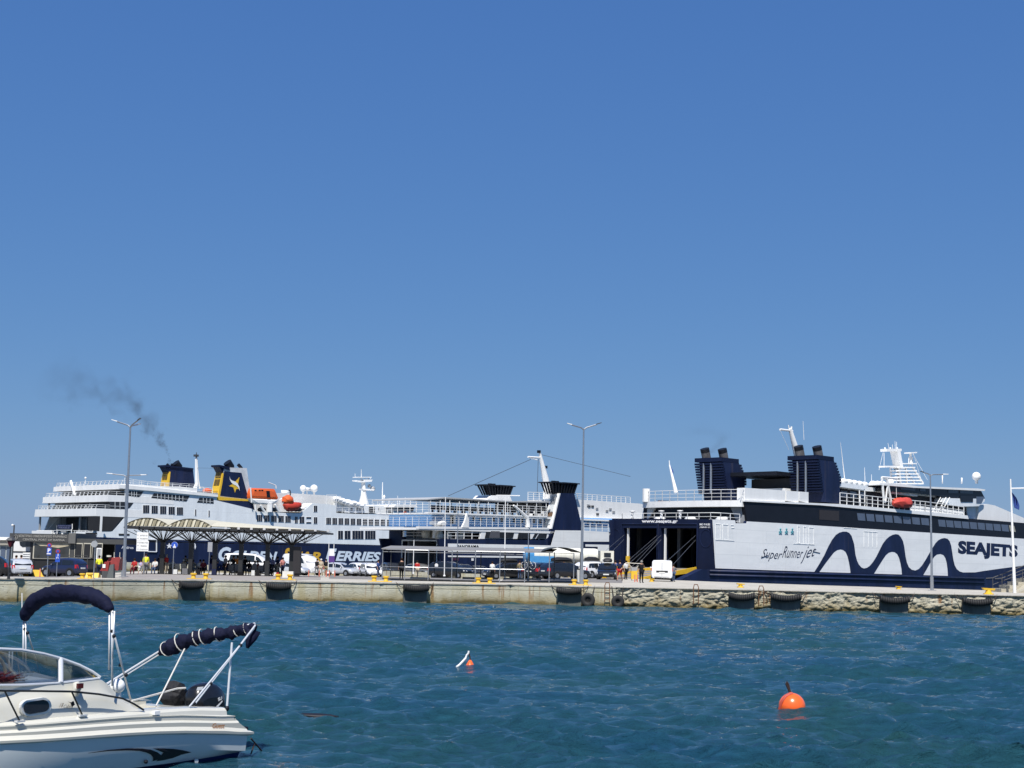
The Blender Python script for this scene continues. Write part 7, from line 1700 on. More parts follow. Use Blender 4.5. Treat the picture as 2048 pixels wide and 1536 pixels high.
for k, (px, D) in enumerate(((312, 128), (321, 136), (334, 129), (372, 138), (388, 136), (437, 137), (452, 129), (476, 131), (486, 137), (510, 134), (518, 130), (546, 137), (556, 132), (566, 139))):
    po = ('sit', 'stand', 'hips', 'phone', 'sit')[k % 5]; sh = ('white', 'navy', 'red', 'khaki', 'beige', 'blue', 'grey', 'orange', 'black', 'white', 'maroon', 'lilac', 'navy', 'pink')[k]; lg = ('denim', 'black', 'beige', 'navy', 'grey')[k % 5]
    P_LIST.append((place(px, D), rg.uniform(100, 260), po, sh, lg, ('hair', 'hair', 'greyhair')[k % 3], ('seated' if po == 'sit' else 'standing')+' person in '+sh+' '+WHERE[k], {}))
for k, (px, D) in enumerate(((757, 150), (835, 148), (985, 140), (1040, 138), (1128, 146), (1252, 132))):
    P_LIST.append((place(px, D), rg.uniform(0, 360), ('stand', 'walk', 'phone')[k % 3], ('blue', 'red', 'white', 'khaki', 'orange', 'white')[k], ('denim', 'beige', 'black')[k % 3], 'hair', ('standing person in blue beside the white estate car', 'walking person in red behind the canopy left third', 'person in white by the off roader with roof box', 'person in khaki left of the bicycles', 'person in orange behind the black estate car roof', 'walking person in white left of the yellow stand')[k], {}))
for loc, rz, pose, sh, lg, hr, lab, kw in P_LIST: person(loc, rz, pose, sh, lg, hr, lab, **kw)
# luggage
def bag(px, py, z, w_, h_, c, lab, nm='suitcase'):
    p = place(px, 128); e = empty(nm, lab, 'suitcase' if nm == 'suitcase' else 'bag', p, group='luggage under the shelter')
    MB().prism([(-w_/2, -.12, .05), (w_/2, -.12, .05), (w_/2, .12, .05), (-w_/2, .12, .05)], [(-w_/2*.93, -.11, h_), (w_/2*.93, -.11, h_), (w_/2*.93, .11, h_), (-w_/2*.93, .11, h_)]).build('shell', cloth('bag_'+c, COL[c]), e)
    m = MB(); m.tube((-.08, .08, h_), (-.08, .08, h_+.25), .012, 4).tube((.08, .08, h_), (.08, .08, h_+.25), .012, 4).tube((-.08, .08, h_+.25), (.08, .08, h_+.25), .014, 4); m.build('handle', TRIM, e)
    MB().tube((-w_/2+.05, 0, .04), (w_/2-.05, 0, .04), .04, 8).build('wheels', TRIM, e)
for px, w_, h_, c, lab in ((353, .35, .45, 'white', 'white suitcase under the seats near the round blue sign'), (372, .5, .55, 'grey', 'big grey bag leaning on the seats by the beige person'), (430, .4, .55, 'navy', 'navy suitcase by the third column'), (508, .3, .5, 'white', 'white bag under the seats before the camper'), (552, .22, .35, 'white', 'small white bag at the right end of the seats'), (557, .22, .35, 'red', 'red bag right of the small white bag'), (482, .5, .35, 'black', 'black holdall between the middle seats'), (343, .4, .5, 'black', 'black suitcase left of the round blue sign'), (398, .4, .5, 'black', 'black suitcase below the seated pair'), (517, .4, .55, 'black', 'black suitcase before the camper door')):
    bag(px, 1147.5, 0, w_, h_, c, lab)
# ================================================================== FOREGROUND CABIN BOAT
def b7(x, y): return (x*.26367, 1140+y*.26367)
def bz(x, y): return (x*.14648, 1260+y*.14648)
def by(x, y): return (280+x*.14063, 1320+y*.14063)
def boat():
    O = CP+ray(493, 1514)*(-CH/ray(493, 1514).z); fr = Frame((O.x, O.y, 0), (-.55, -.835, 0)); B = 2.05
    # local: +x towards the bow, near side is the one facing the viewer; Frame.n points away to the left? keep sign
    sgn = 1 if (fr.n.dot(Vector((-1, 0, 0))) > 0) else -1
    root = empty('cabin_boat', 'white cabin motorboat with folded navy canopies and outboard, moored at lower left', 'motorboat', mat4=fr.mat4())
    GEL = mat('gelcoat_cream', (.60, .585, .51), .22, var=.03, scale=.6, coat=.6); HB = mat('gelcoat_pale_blue', (.66, .70, .69), .2, var=.05, scale=.5, coat=.3)
    DB = mat('boot_stripe_blue', (.012, .035, .14), .3, var=.1); CV = mat('navy_canvas', (.008, .010, .030), .8, var=.3, scale=5, bump=.02, bscale=14, spec=.15)
    CHR = mat('polished_steel', (.72, .73, .73), .3, .35, var=.05); GRV = mat('moulding_grey', (.42, .42, .39), .4, var=.05)
    v = lambda d: sgn*d                                 # d metres inboard from the near side
    S_ = lambda x, y, d=0: fr.side(x, y, v(d))
    def curve(pts, d):                                  # traced line -> z as a function of u
        q = sorted(S_(x, y, d) for x, y in pts); return q
    def at(c, u):
        if u <= c[0][0]: return c[0][1]
        for a, b in zip(c[:-1], c[1:]):
            if u <= b[0]: return a[1]+(b[1]-a[1])*(u-a[0])/(b[0]-a[0])
        a, b = c[-2], c[-1]; return b[1]+(b[1]-a[1])/(b[0]-a[0])*(u-b[0])*.8
    rub = curve([b7(*p) for p in ((1920, 1260), (1700, 1250), (1300, 1245), (900, 1267), (500, 1297), (0, 1336))], 0)
    rub2 = curve([b7(*p) for p in ((1885, 1222), (1700, 1208), (1300, 1205), (900, 1225), (500, 1255), (0, 1292))], 0)
    g2 = curve([b7(*p) for p in ((1760, 1148), (1500, 1142), (1300, 1140), (900, 1158), (500, 1190), (0, 1232))], .03)
    g1 = curve([b7(*p) for p in ((1735, 1120), (1500, 1112), (1300, 1110), (900, 1132), (500, 1166), (0, 1210))], .05)
    gun = curve([b7(*p) for p in ((1690, 1047), (1500, 1042), (1300, 1052), (1100, 1068), (620, 1108), (150, 1152), (0, 1166))], .10)
    boot = curve([(495, 1503), (392, 1521), (280, 1536)], .08)
    LB = 5.9
    def bw(u, f=1.0):                                   # distance from the near side plane to the hull skin at station u
        t = max(0, (u-3.3)/(LB-3.3)); return (B/2)*(t**2.2)*f
    us = [0, .15, .4, .8, 1.2, 1.7, 2.2, 2.7, 3.2, 3.7, 4.2, 4.6, 5.0, 5.3, 5.6, 5.8, LB]
    def station(u):
        ins = bw(u); zr = at(rub, u); zg = at(gun, u); t = u/LB
        chine = .30+.22*t; zc = -.09+.42*t**1.6
        keel = -.42+.9*max(0, t-.75)**1.2*1.6
        bz_ = min(at(boot, u), .14+.05*t)
        return [(B/2, keel), (chine+ins*.9, zc-.10), (chine*.75+ins, zc+.0), (.14+ins, bz_), (.03+ins, zr-.22), (ins, zr)]
    hull = [station(u) for u in us]
    def both(rows, name, m_, par, **k):
        mb = MB()
        for far in (0, 1):
            mb.grid([[(u, v(d if not far else B-d), z) for d, z in r] for u, r in zip(us, rows)])
        return mb.build(name, m_, par, **k)
    both([[q for q in r[3:]] for r in hull], 'topsides', HB, root, smooth=30)
    both([[q for q in r[:4]] for r in hull], 'hull_bottom', DB, root, smooth=30)
    # transom
    s0 = hull[0]; MB().add([(0, v(d), z) for d, z in s0]+[(0, v(B-d), z) for d, z in s0[::-1][:-1]], [tuple(range(11))]).build('transom', HB, root, fix=False)
    # rubbing strake + upper mouldings (deck side) swept to the raked stern
    ov = [0, .22, .5, .9, 1.3, 1.8, 2.3, 2.8, 3.3, 3.8, 4.3, 4.8, 5.2, 5.6, LB]
    def deckrow(u):
        i = bw(u); zr, zr2, a, b, g = at(rub, u), at(rub2, u), at(g2, u), at(g1, u), at(gun, u)
        return i, zr, zr2, a, b, g
    rake = lambda z, u: max(0, (z-at(rub, 0))*1.02-u*1.0) if u < .6 else 0
    mb = MB(); mg = MB(); mr = MB()
    for far in (0, 1):
        rows = []; gr = []; rb_ = []
        for u in ov:
            i, zr, zr2, a, b, g = deckrow(u); V = lambda d: v((i+d) if not far else B-(i+d))
            U = lambda z: max(u, (z-zr)*1.25-.12) if u < .7 else u
            rows.append([(U(zr2), V(-.01), zr2), (U(zr2), V(.02), zr2+.03), (U(a), V(.015), a-.03), (U(a), V(.03), a-.012), (U(a), V(.055), a+.0), (U(b), V(.055), b-.0), (U(b), V(.045), b+.015), (U(g), V(.06), g-.10), (U(g), V(.075), g-.04), (U(g), V(.11), g-.005), (U(g), V(.16), g+.005), (U(g), V(.42), g-.0)])
            rb_.append([(u if u else -.06, V(.0), zr), (u if u else -.10, V(-.035), zr+.02), (u if u else -.10, V(-.04), zr2-.02), (u if u else -.05, V(-.01), zr2), (u, V(.03), zr2)])
        mb.grid(rows); mr.grid(rb_)
    mb.build('deck_moulding', GEL, root, smooth=28); mr.build('rubbing_strake', GEL, root, smooth=40)
    # after deck, cockpit coamings, transom top
    zg0 = at(gun, .6); zr0 = at(rub, 0)
    MB().prism([(-.06, v(.0), zr0+.0), (-.06, v(B), zr0+.0), (-.06, v(B), zr0+.07), (-.06, v(.0), zr0+.07)], [(.45, v(0.02), zr0), (.45, v(B-.02), zr0), (.45, v(B-.02), zr0+.07), (.45, v(.02), zr0+.07)]).build('swim_platform', GEL, root)
    MB().box(.42, .62, min(v(.1), v(B-.1)), max(v(.1), v(B-.1)), zr0, zg0-.06).build('transom_board', GEL, root)
    MB().box(.6, 2.6, min(v(.35), v(B-.35)), max(v(.35), v(B-.35)), zr0-.1, zr0).build('cockpit_sole', GEL, root)
    mb = MB()
    for far in (0, 1):
        V = lambda d: v(d if not far else B-d); mb.prism([(.5, V(.16), zg0-.5), (2.9, V(.16), zg0-.4), (2.9, V(.42), zg0-.4), (.5, V(.42), zg0-.5)], [(.5, V(.16), at(gun, .5)-.01), (2.9, V(.16), at(gun, 2.9)-.01), (2.9, V(.42), at(gun, 2.9)-.01), (.5, V(.42), at(gun, .5)-.01)])
    mb.build('side_deck', GEL, root)
    # cabin trunk: near side wall traced, far side mirrored
    di = .24
    ws = curve([b7(*p) for p in ((0, 872), (370, 862), (760, 818))], di)
    cab_top = [b7(*p) for p in ((1052, 1062), (1000, 1002), (925, 950), (862, 892), (800, 835), (760, 818), (560, 845), (370, 862), (180, 872), (0, 875), (-300, 880))]
    top = [S_(x, y, di) for x, y in cab_top]
    rows = []
    for (u, z) in top:
        i = bw(u, .9); g = at(gun, u)-.01
        rows.append([(u, v(di-.08+i), g), (u, v(di-.05+i), g+(z-g)*.35), (u, v(di-.02+i), g+(z-g)*.62), (u, v(di+.01+i), g+(z-g)*.70), (u, v(di+.03+i), z-.02), (u, v(di+.07+i), z), (u, v(di+.22+i), z+.01)])
    u_end, z_end = top[-1]
    for u in (4.9, 5.2, 5.45):
        i = bw(u, .9); g = at(gun, u)-.01; z = max(g+.03, z_end-.10-(u-u_end)*.22)
        rows.append([(u, v(di-.08+i), g), (u, v(di-.05+i), g+(z-g)*.35), (u, v(di-.02+i), g+(z-g)*.62), (u, v(di+.01+i), g+(z-g)*.70), (u, v(di+.03+i), z-.02), (u, v(di+.07+i), z), (u, v(min(di+.22+i, B/2)), z+.01)])
    mb = MB().grid(rows); mb.grid([[(a, v(B)-b, c) for a, b, c in r] for r in rows])
    uf = [r for r in rows if r[0][0] > 3.0]
    mb.grid([[r[-1], (r[-1][0], v(B/2), r[-1][2]+.06), (r[-1][0], v(B)-r[-1][1], r[-1][2])] for r in uf])
    mb.grid([[(5.45, v(di+bw(5.45, .9)-.08), at(gun, 5.45)), (LB, v(B/2), at(gun, LB))], [(5.45, v(B-di-bw(5.45, .9)+.08), at(gun, 5.45)), (LB, v(B/2), at(gun, LB))]])
    cabin = mb.build('cabin', GEL, root, smooth=32)
    mb = MB()                                           # dashboard closing the cabin under the windscreen
    ud = 3.35; mb.box(ud, ud+.05, min(v(.45), v(B-.45)), max(v(.45), v(B-.45)), zr0+.1, at(ws, 3.3)-.06); mb.build('dashboard', GEL, root)
    # crease line highlights
    cr = [S_(x, y, di-.02) for x, y in (b7(0, 990), b7(500, 930), b7(850, 888))]
    # porthole window
    dw = di-.075
    def stad(x0, x1, y0, y1, tilt, n=8, grow=0):
        r_ = (y1-y0)/2+grow; cx0, cx1 = x0+(y1-y0)/2, x1-(y1-y0)/2; cy = (y0+y1)/2; P = []
        for k in range(n+1): t = math.pi/2+math.pi*k/n; P.append((cx0+r_*math.cos(t), cy-r_*math.sin(t)+tilt))
        for k in range(n+1): t = -math.pi/2+math.pi*k/n; P.append((cx1+r_*math.cos(t), cy-r_*math.sin(t)-tilt))
        return P
    for nm, g_, dd, m_ in (('window_rim', 1.5, 0, CHR), ('window_pane', -3.0, .012, mat('smoked_acrylic', (.02, .022, .03), .08, var=.1, spec=.8))):
        q = [S_(x, y, dw-dd) for x, y in stad(43.5, 100.5, 1398.5, 1429, 2.2, grow=g_)]
        par = root if nm == 'window_rim' else bpy.data.objects['window_rim']
        MB().py(q, v(dw-dd-.012), v(dw+.05)).build(nm, m_, par)
    # windscreen: framed tinted panes, near side, curved front, far side
    TG = mat('tinted_screen', (.55, .60, .62), .02, var=0, trans=1); TG.node_tree.nodes['Principled BSDF'].inputs['IOR'].default_value = 1.1; TG.node_tree.nodes['Principled BSDF'].inputs['Alpha'].default_value = .80
    TG.node_tree.nodes['Principled BSDF'].inputs['Base Color'].default_value = (.10, .13, .15, 1)
    topl = [b7(*p) for p in ((760, 815), (700, 772), (600, 722), (460, 672), (330, 637), (160, 607), (0, 600), (-200, 604))]
    botl = [b7(*p) for p in ((755, 820), (700, 828), (600, 840), (460, 856), (330, 864), (160, 872), (0, 874), (-200, 880))]
    T_ = [S_(x, y, di+.05+.16) for x, y in topl]; B_ = [S_(x, y, di+.04) for x, y in botl]
    Tn = [(u, v(di+.05+.16*min(1, k/3)), z) for k, (u, z) in enumerate(S_(x, y, di+.05+.16*min(1, k/3)) for k, (x, y) in enumerate(topl))]
    Bn = [(u, v(di+.04), z) for u, z in B_]
    uT, vT, zT_ = Tn[-1]; uB, vB, zB = Bn[-1]
    arcT = [(uT+.28*math.sin(math.pi*k/8), vT+(v(B)-2*vT)*k/8, zT_) for k in range(1, 8)]
    arcB = [(uB+.45*math.sin(math.pi*k/8), vB+(v(B)-2*vB)*k/8, zB) for k in range(1, 8)]
    mir = lambda P: [(a, v(B)-b, c) for a, b, c in P[::-1]]
    TT, BB = Tn+arcT+mir(Tn), Bn+arcB+mir(Bn)
    for a, b, nm in ((0, 3, 'screen_pane'), (3, 7, 'screen_pane'), (7, 15, 'screen_pane'), (15, 19, 'screen_pane'), (19, 22, 'screen_pane')):
        mb = MB().grid([[TT[k], BB[k]] for k in range(a, b+1)]); mb.build(nm, TG, root, smooth='all', fix=False)
    mb = MB(); mb.path(TT, .022, 8); mb.path(BB, .016, 6); mb.build('screen_frame', CHR, root, smooth=True)
    mb = MB()
    for k in (3, 18): mb.path([TT[k], lerp(TT[k], BB[k], .5), BB[k]], .035, 8)
    mb.build('screen_divider', CHR, root, smooth=True)
    # tangled red rope and pale hose behind the screen
    rng = random.Random(5); pts = []
    for k in range(170):
        t = k/170; pts.append((3.55+.75*rng.random(), v(.55+.5*rng.random()), at(ws, 3.6)+.02+.13*rng.random()*(1-abs(t-.5))))
    mb = MB()
    for a, b in zip(pts[:-1], pts[1:]): mb.tube(a, lerp(a, b, .45), .010, 4)
    rp = mb.build('tangled_rope', mat('red_rope', (.16, .012, .02), .7)); rp.matrix_world = fr.mat4(); tag(rp, 'tangled dark red rope heap behind the boat windscreen', 'rope')
    mb = MB(); c = (3.9, v(.9), at(ws, 3.8)+.05)
    mb.path([(c[0]+.34*math.cos(t), c[1], c[2]+.34*math.sin(t)) for t in np.linspace(.1, math.pi-.2, 12)], .022, 8); mb.build('steering_wheel', mat('beige_plastic', (.45, .40, .30), .5), root, smooth=True)
    # stainless bow rail in front of the cabin
    DR = mat('dark_rail', (.05, .05, .045), .25, .6, var=.1); drl = .10
    mb = MB(); q = [S_(*b7(x, y), drl) for x, y in ((-300, 912), (0, 916), (250, 918), (550, 922), (750, 942), (930, 974), (1020, 1018), (1090, 1062))]
    mb.path([(u, v(drl), z) for u, z in q], .014, 8)
    for a, b in (((37, 920), (150, 1148)), ((545, 925), (625, 1103)), ((-260, 915), (-180, 1160))):
        p0, p1 = S_(*b7(*a), drl), S_(*b7(*b), drl); mb.tube((p0[0], v(drl), p0[1]), (p1[0], v(drl), p1[1]), .012, 8)
    mb.build('side_rail', DR, root, smooth=True)
    mb = MB()
    for x, y in ((150, 1148), (625, 1103)):
        p0 = S_(*b7(x, y), drl); mb.box(p0[0]-.06, p0[0]+.06, min(v(drl-.03), v(drl+.03)), max(v(drl-.03), v(drl+.03)), p0[1]-.01, p0[1]+.012)
    mb.build('rail_foot', CHR, root)
    # navigation lamp, horn, cleats
    p0 = S_(*b7(575, 895), di-.05); mb = MB(); mb.path([(p0[0], v(di-.05), p0[1]-.10), (p0[0], v(di-.08), p0[1]), (p0[0], v(di-.05), p0[1]+.07)], .05, 10, [.035, .06, .045]); l_ = mb.build('navigation_lamp', GEL, root, smooth=True)
    MB().box(p0[0]-.045, p0[0]+.045, min(v(di-.145), v(di-.11)), max(v(di-.145), v(di-.11)), p0[1]+.0, p0[1]+.065).build('lamp_lens', mat('dark_red_lens', (.08, .01, .01), .2), l_)
    p0 = S_(235, 1372, di+.1); mb = MB(); mb.ball((p0[0], v(di+.1), p0[1]), .105, 14, (1, 1, .95)); mb.path([(p0[0], v(di+.1), p0[1]-.08), (p0[0]-.02, v(di+.1), p0[1]-.22)], .05, 8); mb.build('horn', WHITE, root, smooth=True)
    p0 = S_(310, 1424.5, .07); mb = MB().box(p0[0]-.05, p0[0]+.05, min(v(.02), v(.08)), max(v(.02), v(.08)), p0[1]-.03, p0[1]+.02); mb.build('fairlead', WHITE, root)
    p0 = S_(484, 1477.5, .02); mb = MB().ball((p0[0], v(.03), p0[1]), .075, 12, (1, .3, .42)); mb.build('exhaust_vent', DGREY, root, smooth=True)
    p0 = S_(393.5, 1522.5, .08); mb = MB().lathe([(.016, -.01), (.034, -.01), (.034, .01), (.016, .01)], (p0[0], v(.09), p0[1]), 14, 'Y'); mb.build('drain_ring', CHR, root)
    p0 = S_(292, 1523.5, .06); MB().ball((p0[0], v(.06), p0[1]), .03, 8).build('drain_hole', BLACKP, root)
    # graphics
    hs = lambda x, y: (lambda u, z: (u, v(-.012+hull_d(u, z)), z))(*S_(x, y, .06))
    def hull_d(u, z):
        zr = at(rub, u); zb_ = min(at(boot, u), .14+.05*u/LB)
        if z > zr-.22: return .03*(zr-z)/.22+bw(u)
        return .03+.11*min(1, (zr-.22-z)/max(.05, zr-.22-zb_))+bw(u)
    def decal(pts, m_, n=40, nm='arrow_graphic', fn=hs):
        mb = MB(); mb.add([fn(x, y) for x, y in pts], [tuple(range(len(pts)))]); return mb.build(nm, m_, root, fix=False)
    BG = mat('black_vinyl', (.015, .008, .012), .35, var=0)
    def strip(up, lo, nm='arrow_graphic', m_=BG):
        mb = MB(); mb.grid([[hs(*a), hs(*lerp(a, b, .5)), hs(*b)] for a, b in zip(up, lo)]); mb.build(nm, m_, root, fix=False)
    strip([b7(*p) for p in ((650, 1386), (800, 1362), (950, 1350), (1060, 1352), (1130, 1362), (1185, 1382), (1220, 1405), (1226, 1422), (1205, 1440), (1170, 1452))],
          [b7(*p) for p in ((650, 1388), (800, 1371), (950, 1366), (1040, 1370), (1095, 1382), (1135, 1398), (1160, 1418), (1168, 1432), (1172, 1446), (1168, 1453))])
    strip([b7(*p) for p in ((1140, 1352), (1220, 1351), (1300, 1355), (1370, 1365), (1445, 1382))],
          [b7(*p) for p in ((1150, 1354), (1232, 1384), (1300, 1420), (1370, 1402), (1445, 1383))])
    strip([b7(*p) for p in ((1232, 1384), (1270, 1385), (1320, 1392), (1370, 1400))], [b7(*p) for p in ((1200, 1452), (1250, 1446), (1320, 1428), (1370, 1405))])
    cs = lambda x, y: (lambda u, z: (u, v(di-.085), z))(*S_(x, y, di-.085))
    gs = lambda x, y: (lambda u, z: (u, v(.0), z))(*S_(x, y, .0))
    OB = mat('orange_brown_script', (.35, .12, .02), .5, var=0)
    text_on(gs, 'Guest', [b7(1612, 1162), b7(1706, 1162), b7(1706, 1202), b7(1612, 1202)], 'lettering', OB, root, bold=.02, shear=.35)
    text_on(cs, '18', [b7(455, 1008), b7(483, 1008), b7(480, 1042), b7(450, 1042)], 'lettering', OB, root, bold=.0, shear=.4)
    text_on(cs, 'Cabin', [b7(484, 1022), b7(548, 1020), b7(546, 1046), b7(482, 1048)], 'lettering', BG, root, bold=.0, shear=.4)
    q = [cs(*b7(*p)) for p in ((512, 998), (540, 1004), (556, 992), (562, 1000), (568, 1022), (552, 1034), (548, 1054), (542, 1030), (534, 1008))]
    MB().add(q, [tuple(range(len(q)))]).build('marlin_emblem', BG, root, fix=False)
    # ---- bow canopy rolled on its hoop
    uh = 2.52; Q_ = lambda x, y, u=uh: Vector(fr.Q(x, y, u))
    pth = [(49, 1240), (52, 1228), (60, 1213), (75, 1199), (95, 1190), (120, 1186), (145, 1186), (170, 1189), (190, 1195), (205, 1203), (216, 1212), (222, 1221)]
    rs = [.05, .09, .11, .115, .12, .125, .12, .115, .11, .10, .08, .045]
    def dense(P, rs, k=4):
        a, b = [], []
        for i in range(len(P)-1):
            for j in range(k): t = j/k; a.append(P[i].lerp(P[i+1], t)); b.append((rs[i]+(rs[i+1]-rs[i])*t))
        return a+[P[-1]], b+[rs[-1]]
    P_, r_ = dense([Q_(*p) for p in pth], rs, 5); rr = [r*(1+.04*math.sin(i*1.1)+.03*math.sin(i*.6)) for i, r in enumerate(r_)]
    MB().path(P_, .1, 24, rr, .16).build('rolled_canopy', CV, root, smooth='all')
    mb = MB()
    for a, b, r in (((219, 1222), (218, 1340), .013), ((224, 1222), (224.5, 1372), .014), ((229, 1222), (224, 1330), .012), ((47, 1238), (46, 1340), .013), ((51, 1238), (52, 1345), .013)): mb.tube(Q_(*a), Q_(*b), r, 8)
    mb.tube(Q_(229, 1272), fr.Q(262, 1403, 1.7), .014, 8); mb.tube(Q_(56, 1268), fr.Q(66, 1300, 2.2), .012, 8); mb.tube(fr.Q(66, 1300, 2.2), fr.Q(80, 1352, 1.8), .012, 8)
    mb.path([Q_(224, 1225), Q_(226, 1222)], .013, 6)
    mb.build('canopy_hoop', CHR, root, smooth=True)
    mb = MB()
    for x, y in ((228, 1272), (224, 1262), (241, 1330), (252, 1350), (55, 1266), (50, 1258)): c = Q_(x, y) if x < 230 else Vector(fr.Q(x, y, 2.1)); mb.ball(c, .028, 8)
    mb.build('hoop_clamp', BLACKP, root, smooth=True)
    tb = MB().tube(Q_(44, 1236), Q_(44, 1186), .006, 5); tb.build('whip_aerial', WHITE, root)
    # ---- stern canopy: hoop leaning aft, canvas lashed along it
    near0 = Vector((fr.side(388, 1410, v(.12))[0], v(.12), fr.side(388, 1410, v(.12))[1]))
    nt_ = fr.side(515, 1247, v(.15)); nearT = Vector((nt_[0], v(.15), nt_[1]))
    ft = fr.side(318, 1303, v(B-.15)); farT = Vector((ft[0], v(B-.15), ft[1])); f0 = fr.side(213, 1368, v(B-.12)); far0 = Vector((f0[0], v(B-.12), f0[1]))
    mb = MB(); mb.path([near0, near0.lerp(nearT, .5), nearT+Vector((.05, 0, -.03)), nearT+Vector((.0, v(.05), .0)), nearT.lerp(farT, .5)+Vector((0, 0, .05)), farT, farT.lerp(far0, .5), far0], .016, 8)
    o2 = Vector((.09, 0, -.02)); mb.path([near0+o2, nearT+Vector((.07, 0, -.07)), nearT+Vector((.05, v(.08), -.03))], .014, 8); mb.tube(farT+Vector((0, 0, -.05)), far0+Vector((.08, 0, -.08)), .014, 8)
    hb = mb.build('stern_hoop', CHR, root, smooth=True)
    px_ = [(511, 1250), (500, 1254), (480, 1258), (460, 1262), (440, 1265), (420, 1268), (400, 1272), (380, 1276), (362, 1282), (345, 1290), (332, 1296), (320, 1303)]
    P0 = []
    for k, (x, y) in enumerate(px_):
        t = k/(len(px_)-1); yv = v(.15)+(v(B-.15)-v(.15))*t; u, z = fr.side(x, y+3, yv); P0.append(Vector((u, yv, z)))
    P_, r_ = dense(P0, [.04, .08, .09, .095, .09, .095, .10, .10, .105, .12, .10, .04], 6)
    rr = [r*(1+.16*math.sin(i*.85)+.08*math.sin(i*2.3)) for i, r in enumerate(r_)]
    MB().path(P_, .1, 24, rr, .30).build('lashed_canopy', CV, root, smooth='all')
    WR = mat('white_rope', (.62, .60, .55), .8, var=.1)
    mb = MB()
    for i in (7, 13, 24, 33, 37, 47, 58):
        d = (P_[i+1]-P_[i-1]).normalized(); a = d.orthogonal().normalized(); b = d.cross(a); ring = []
        for k in range(15): t = k/14*2*math.pi; ring.append(P_[i]+d*(.09*k/14)+(a*math.cos(t)+b*math.sin(t))*(rr[i]*1.1+.008))
        mb.path(ring, .008, 5)
    mb.build('lashing', WR, root)
    c = P_[3]; MB().path([c+Vector((-.02, 0, -.05)), c+Vector((.02, 0, -.16)), c+Vector((.1, 0, -.30))], .05, 10, [.10, .09, .03], .5).build('loose_canvas', CV, root, smooth='all')
    mb = MB(); A = P_[-22]; e0 = fr.side(312, 1412, v(.5)); mb.tube(A+Vector((0, 0, -.1)), (e0[0], v(.5), e0[1]), .012, 6)
    e1 = fr.side(264, 1402, v(.3)); e2 = fr.side(355, 1377, v(.9)); e3 = fr.side(371, 1376, v(.9)); mb.path([(e1[0], v(.3), e1[1]), (e2[0], v(.9), e2[1]), (e3[0], v(.9), e3[1])], .014, 6); mb.build('guy_rope', WR, root)
    s0_, s1 = fr.side(464, 1285, v(.2)), fr.side(454, 1414, v(.10)); mb = MB(); mb.tube((s0_[0], v(.2), s0_[1]), (s1[0], v(.10), s1[1]), .017, 8); mb.build('stern_strut', CHR, root, smooth=True)
    mb = MB(); mb.ball((s1[0], v(.1), s1[1]-.02), .035, 8, (1, 1, 1.3)); mb.ball((near0.x, near0.y, near0.z+.02), .03, 8); mb.ball(near0.lerp(nearT, .25), .03, 8); c = near0.lerp(nearT, .72); mb.ball(c, .03, 8); mb.build('hoop_clamp', BLACKP, root, smooth=True)
    # ---- outboard motor
    vm = v(B/2); MO = mat('motor_black', (.010, .010, .011), .3, var=.3, scale=8, coat=.4)
    q0 = fr.Mi @ (CP-fr.O); Mx = lambda x, y: fr.side(x, y, vm)
    prof = [(376, 1412), (374, 1400), (376, 1386), (384, 1374), (397, 1367), (412, 1364), (426, 1366), (437, 1373), (443, 1385), (445, 1400), (445, 1413)]
    q = [Mx(*p) for p in prof]; cu = sum(a for a, _ in q)/len(q); cz = q[0][1]
    rows = []
    for k in range(9):
        t = k/8*2-1; s_ = math.sqrt(max(0, 1-abs(t)**2.6)); s_ = .35+.65*s_; rows.append([(cu+(a-cu)*(s_*.45+.55)*.86, vm+t*.19, cz+(b-cz)*s_) for a, b in q])
    mb = MB().grid(rows); mb.add(rows[0], [tuple(range(len(q)))]); mb.add(rows[-1], [tuple(range(len(q)))]); e = mb.build('outboard_cowl', MO, root, smooth=50)
    MB().box(cu-.16, cu+.12, vm-.15, vm+.15, -.4, cz+.03).build('outboard_leg', MO, root)
    vn = vm-sgn*.2; f_ = lambda x, y: (lambda p: (p[0], vn, p[1]))(fr.side(x, y, vn))
    text_on(f_, 'SU', [by(1105, 540), by(1165, 515), by(1170, 560), by(1115, 590)], 'lettering', WHITE, e, bold=.04)
    MB().add([f_(*by(*p)) for p in ((1075, 668), (1170, 572), (1176, 590), (1110, 668))], [(0, 1, 2, 3)]).build('cowl_stripe', WHITE, e, fix=False)
    st = [f_(*by(*p)) for p in ((818, 385), (905, 378), (885, 428), (802, 432))]; MB().add([(a, b, c) for a, b, c in st], [(0, 1, 2, 3)]).build('cowl_sticker', WHITE, e, fix=False)
    # ---- second engine under its folded cover
    vk = v(B*.75); rk = [fr.side(*by(*p), vk) for p in ((395, 400), (485, 290), (560, 320), (590, 400), (640, 450), (640, 540), (660, 640), (600, 662), (400, 662), (320, 560), (330, 500), (400, 450))]
    cu, cz = sum(a for a, _ in rk)/12, sum(b for _, b in rk)/12; rows = [[(cu+(a-cu)*s_, vk+t, cz+(b-cz)*s_) for a, b in rk+rk[:1]] for t, s_ in ((-.17, .45), (-.12, .9), (0, 1), (.12, .9), (.17, .45))]
    mb = MB().grid(rows); mb.add(rows[0][:-1], [tuple(range(12))]); mb.add(rows[-1][:-1], [tuple(range(12))]); mb.build('covered_engine', mat('black_cover', (.010, .010, .012), .7, bump=.03, bscale=10), root, smooth=30)
    # stern mooring lines
    mb = MB(); a = fr.side(500, 1477, v(.1)); A = Vector((a[0]-.02, v(.1), a[1])); w1, w2 = fr.side(528, 1507, v(.3)), fr.side(502, 1508, v(.1))
    mb.tube(A, (w1[0], v(.3), w1[1]), .012, 6); m1_ = A.lerp(Vector((w1[0], v(.3), w1[1])), .28); mb.tube(m1_, (w2[0], v(.1), w2[1]), .012, 6)
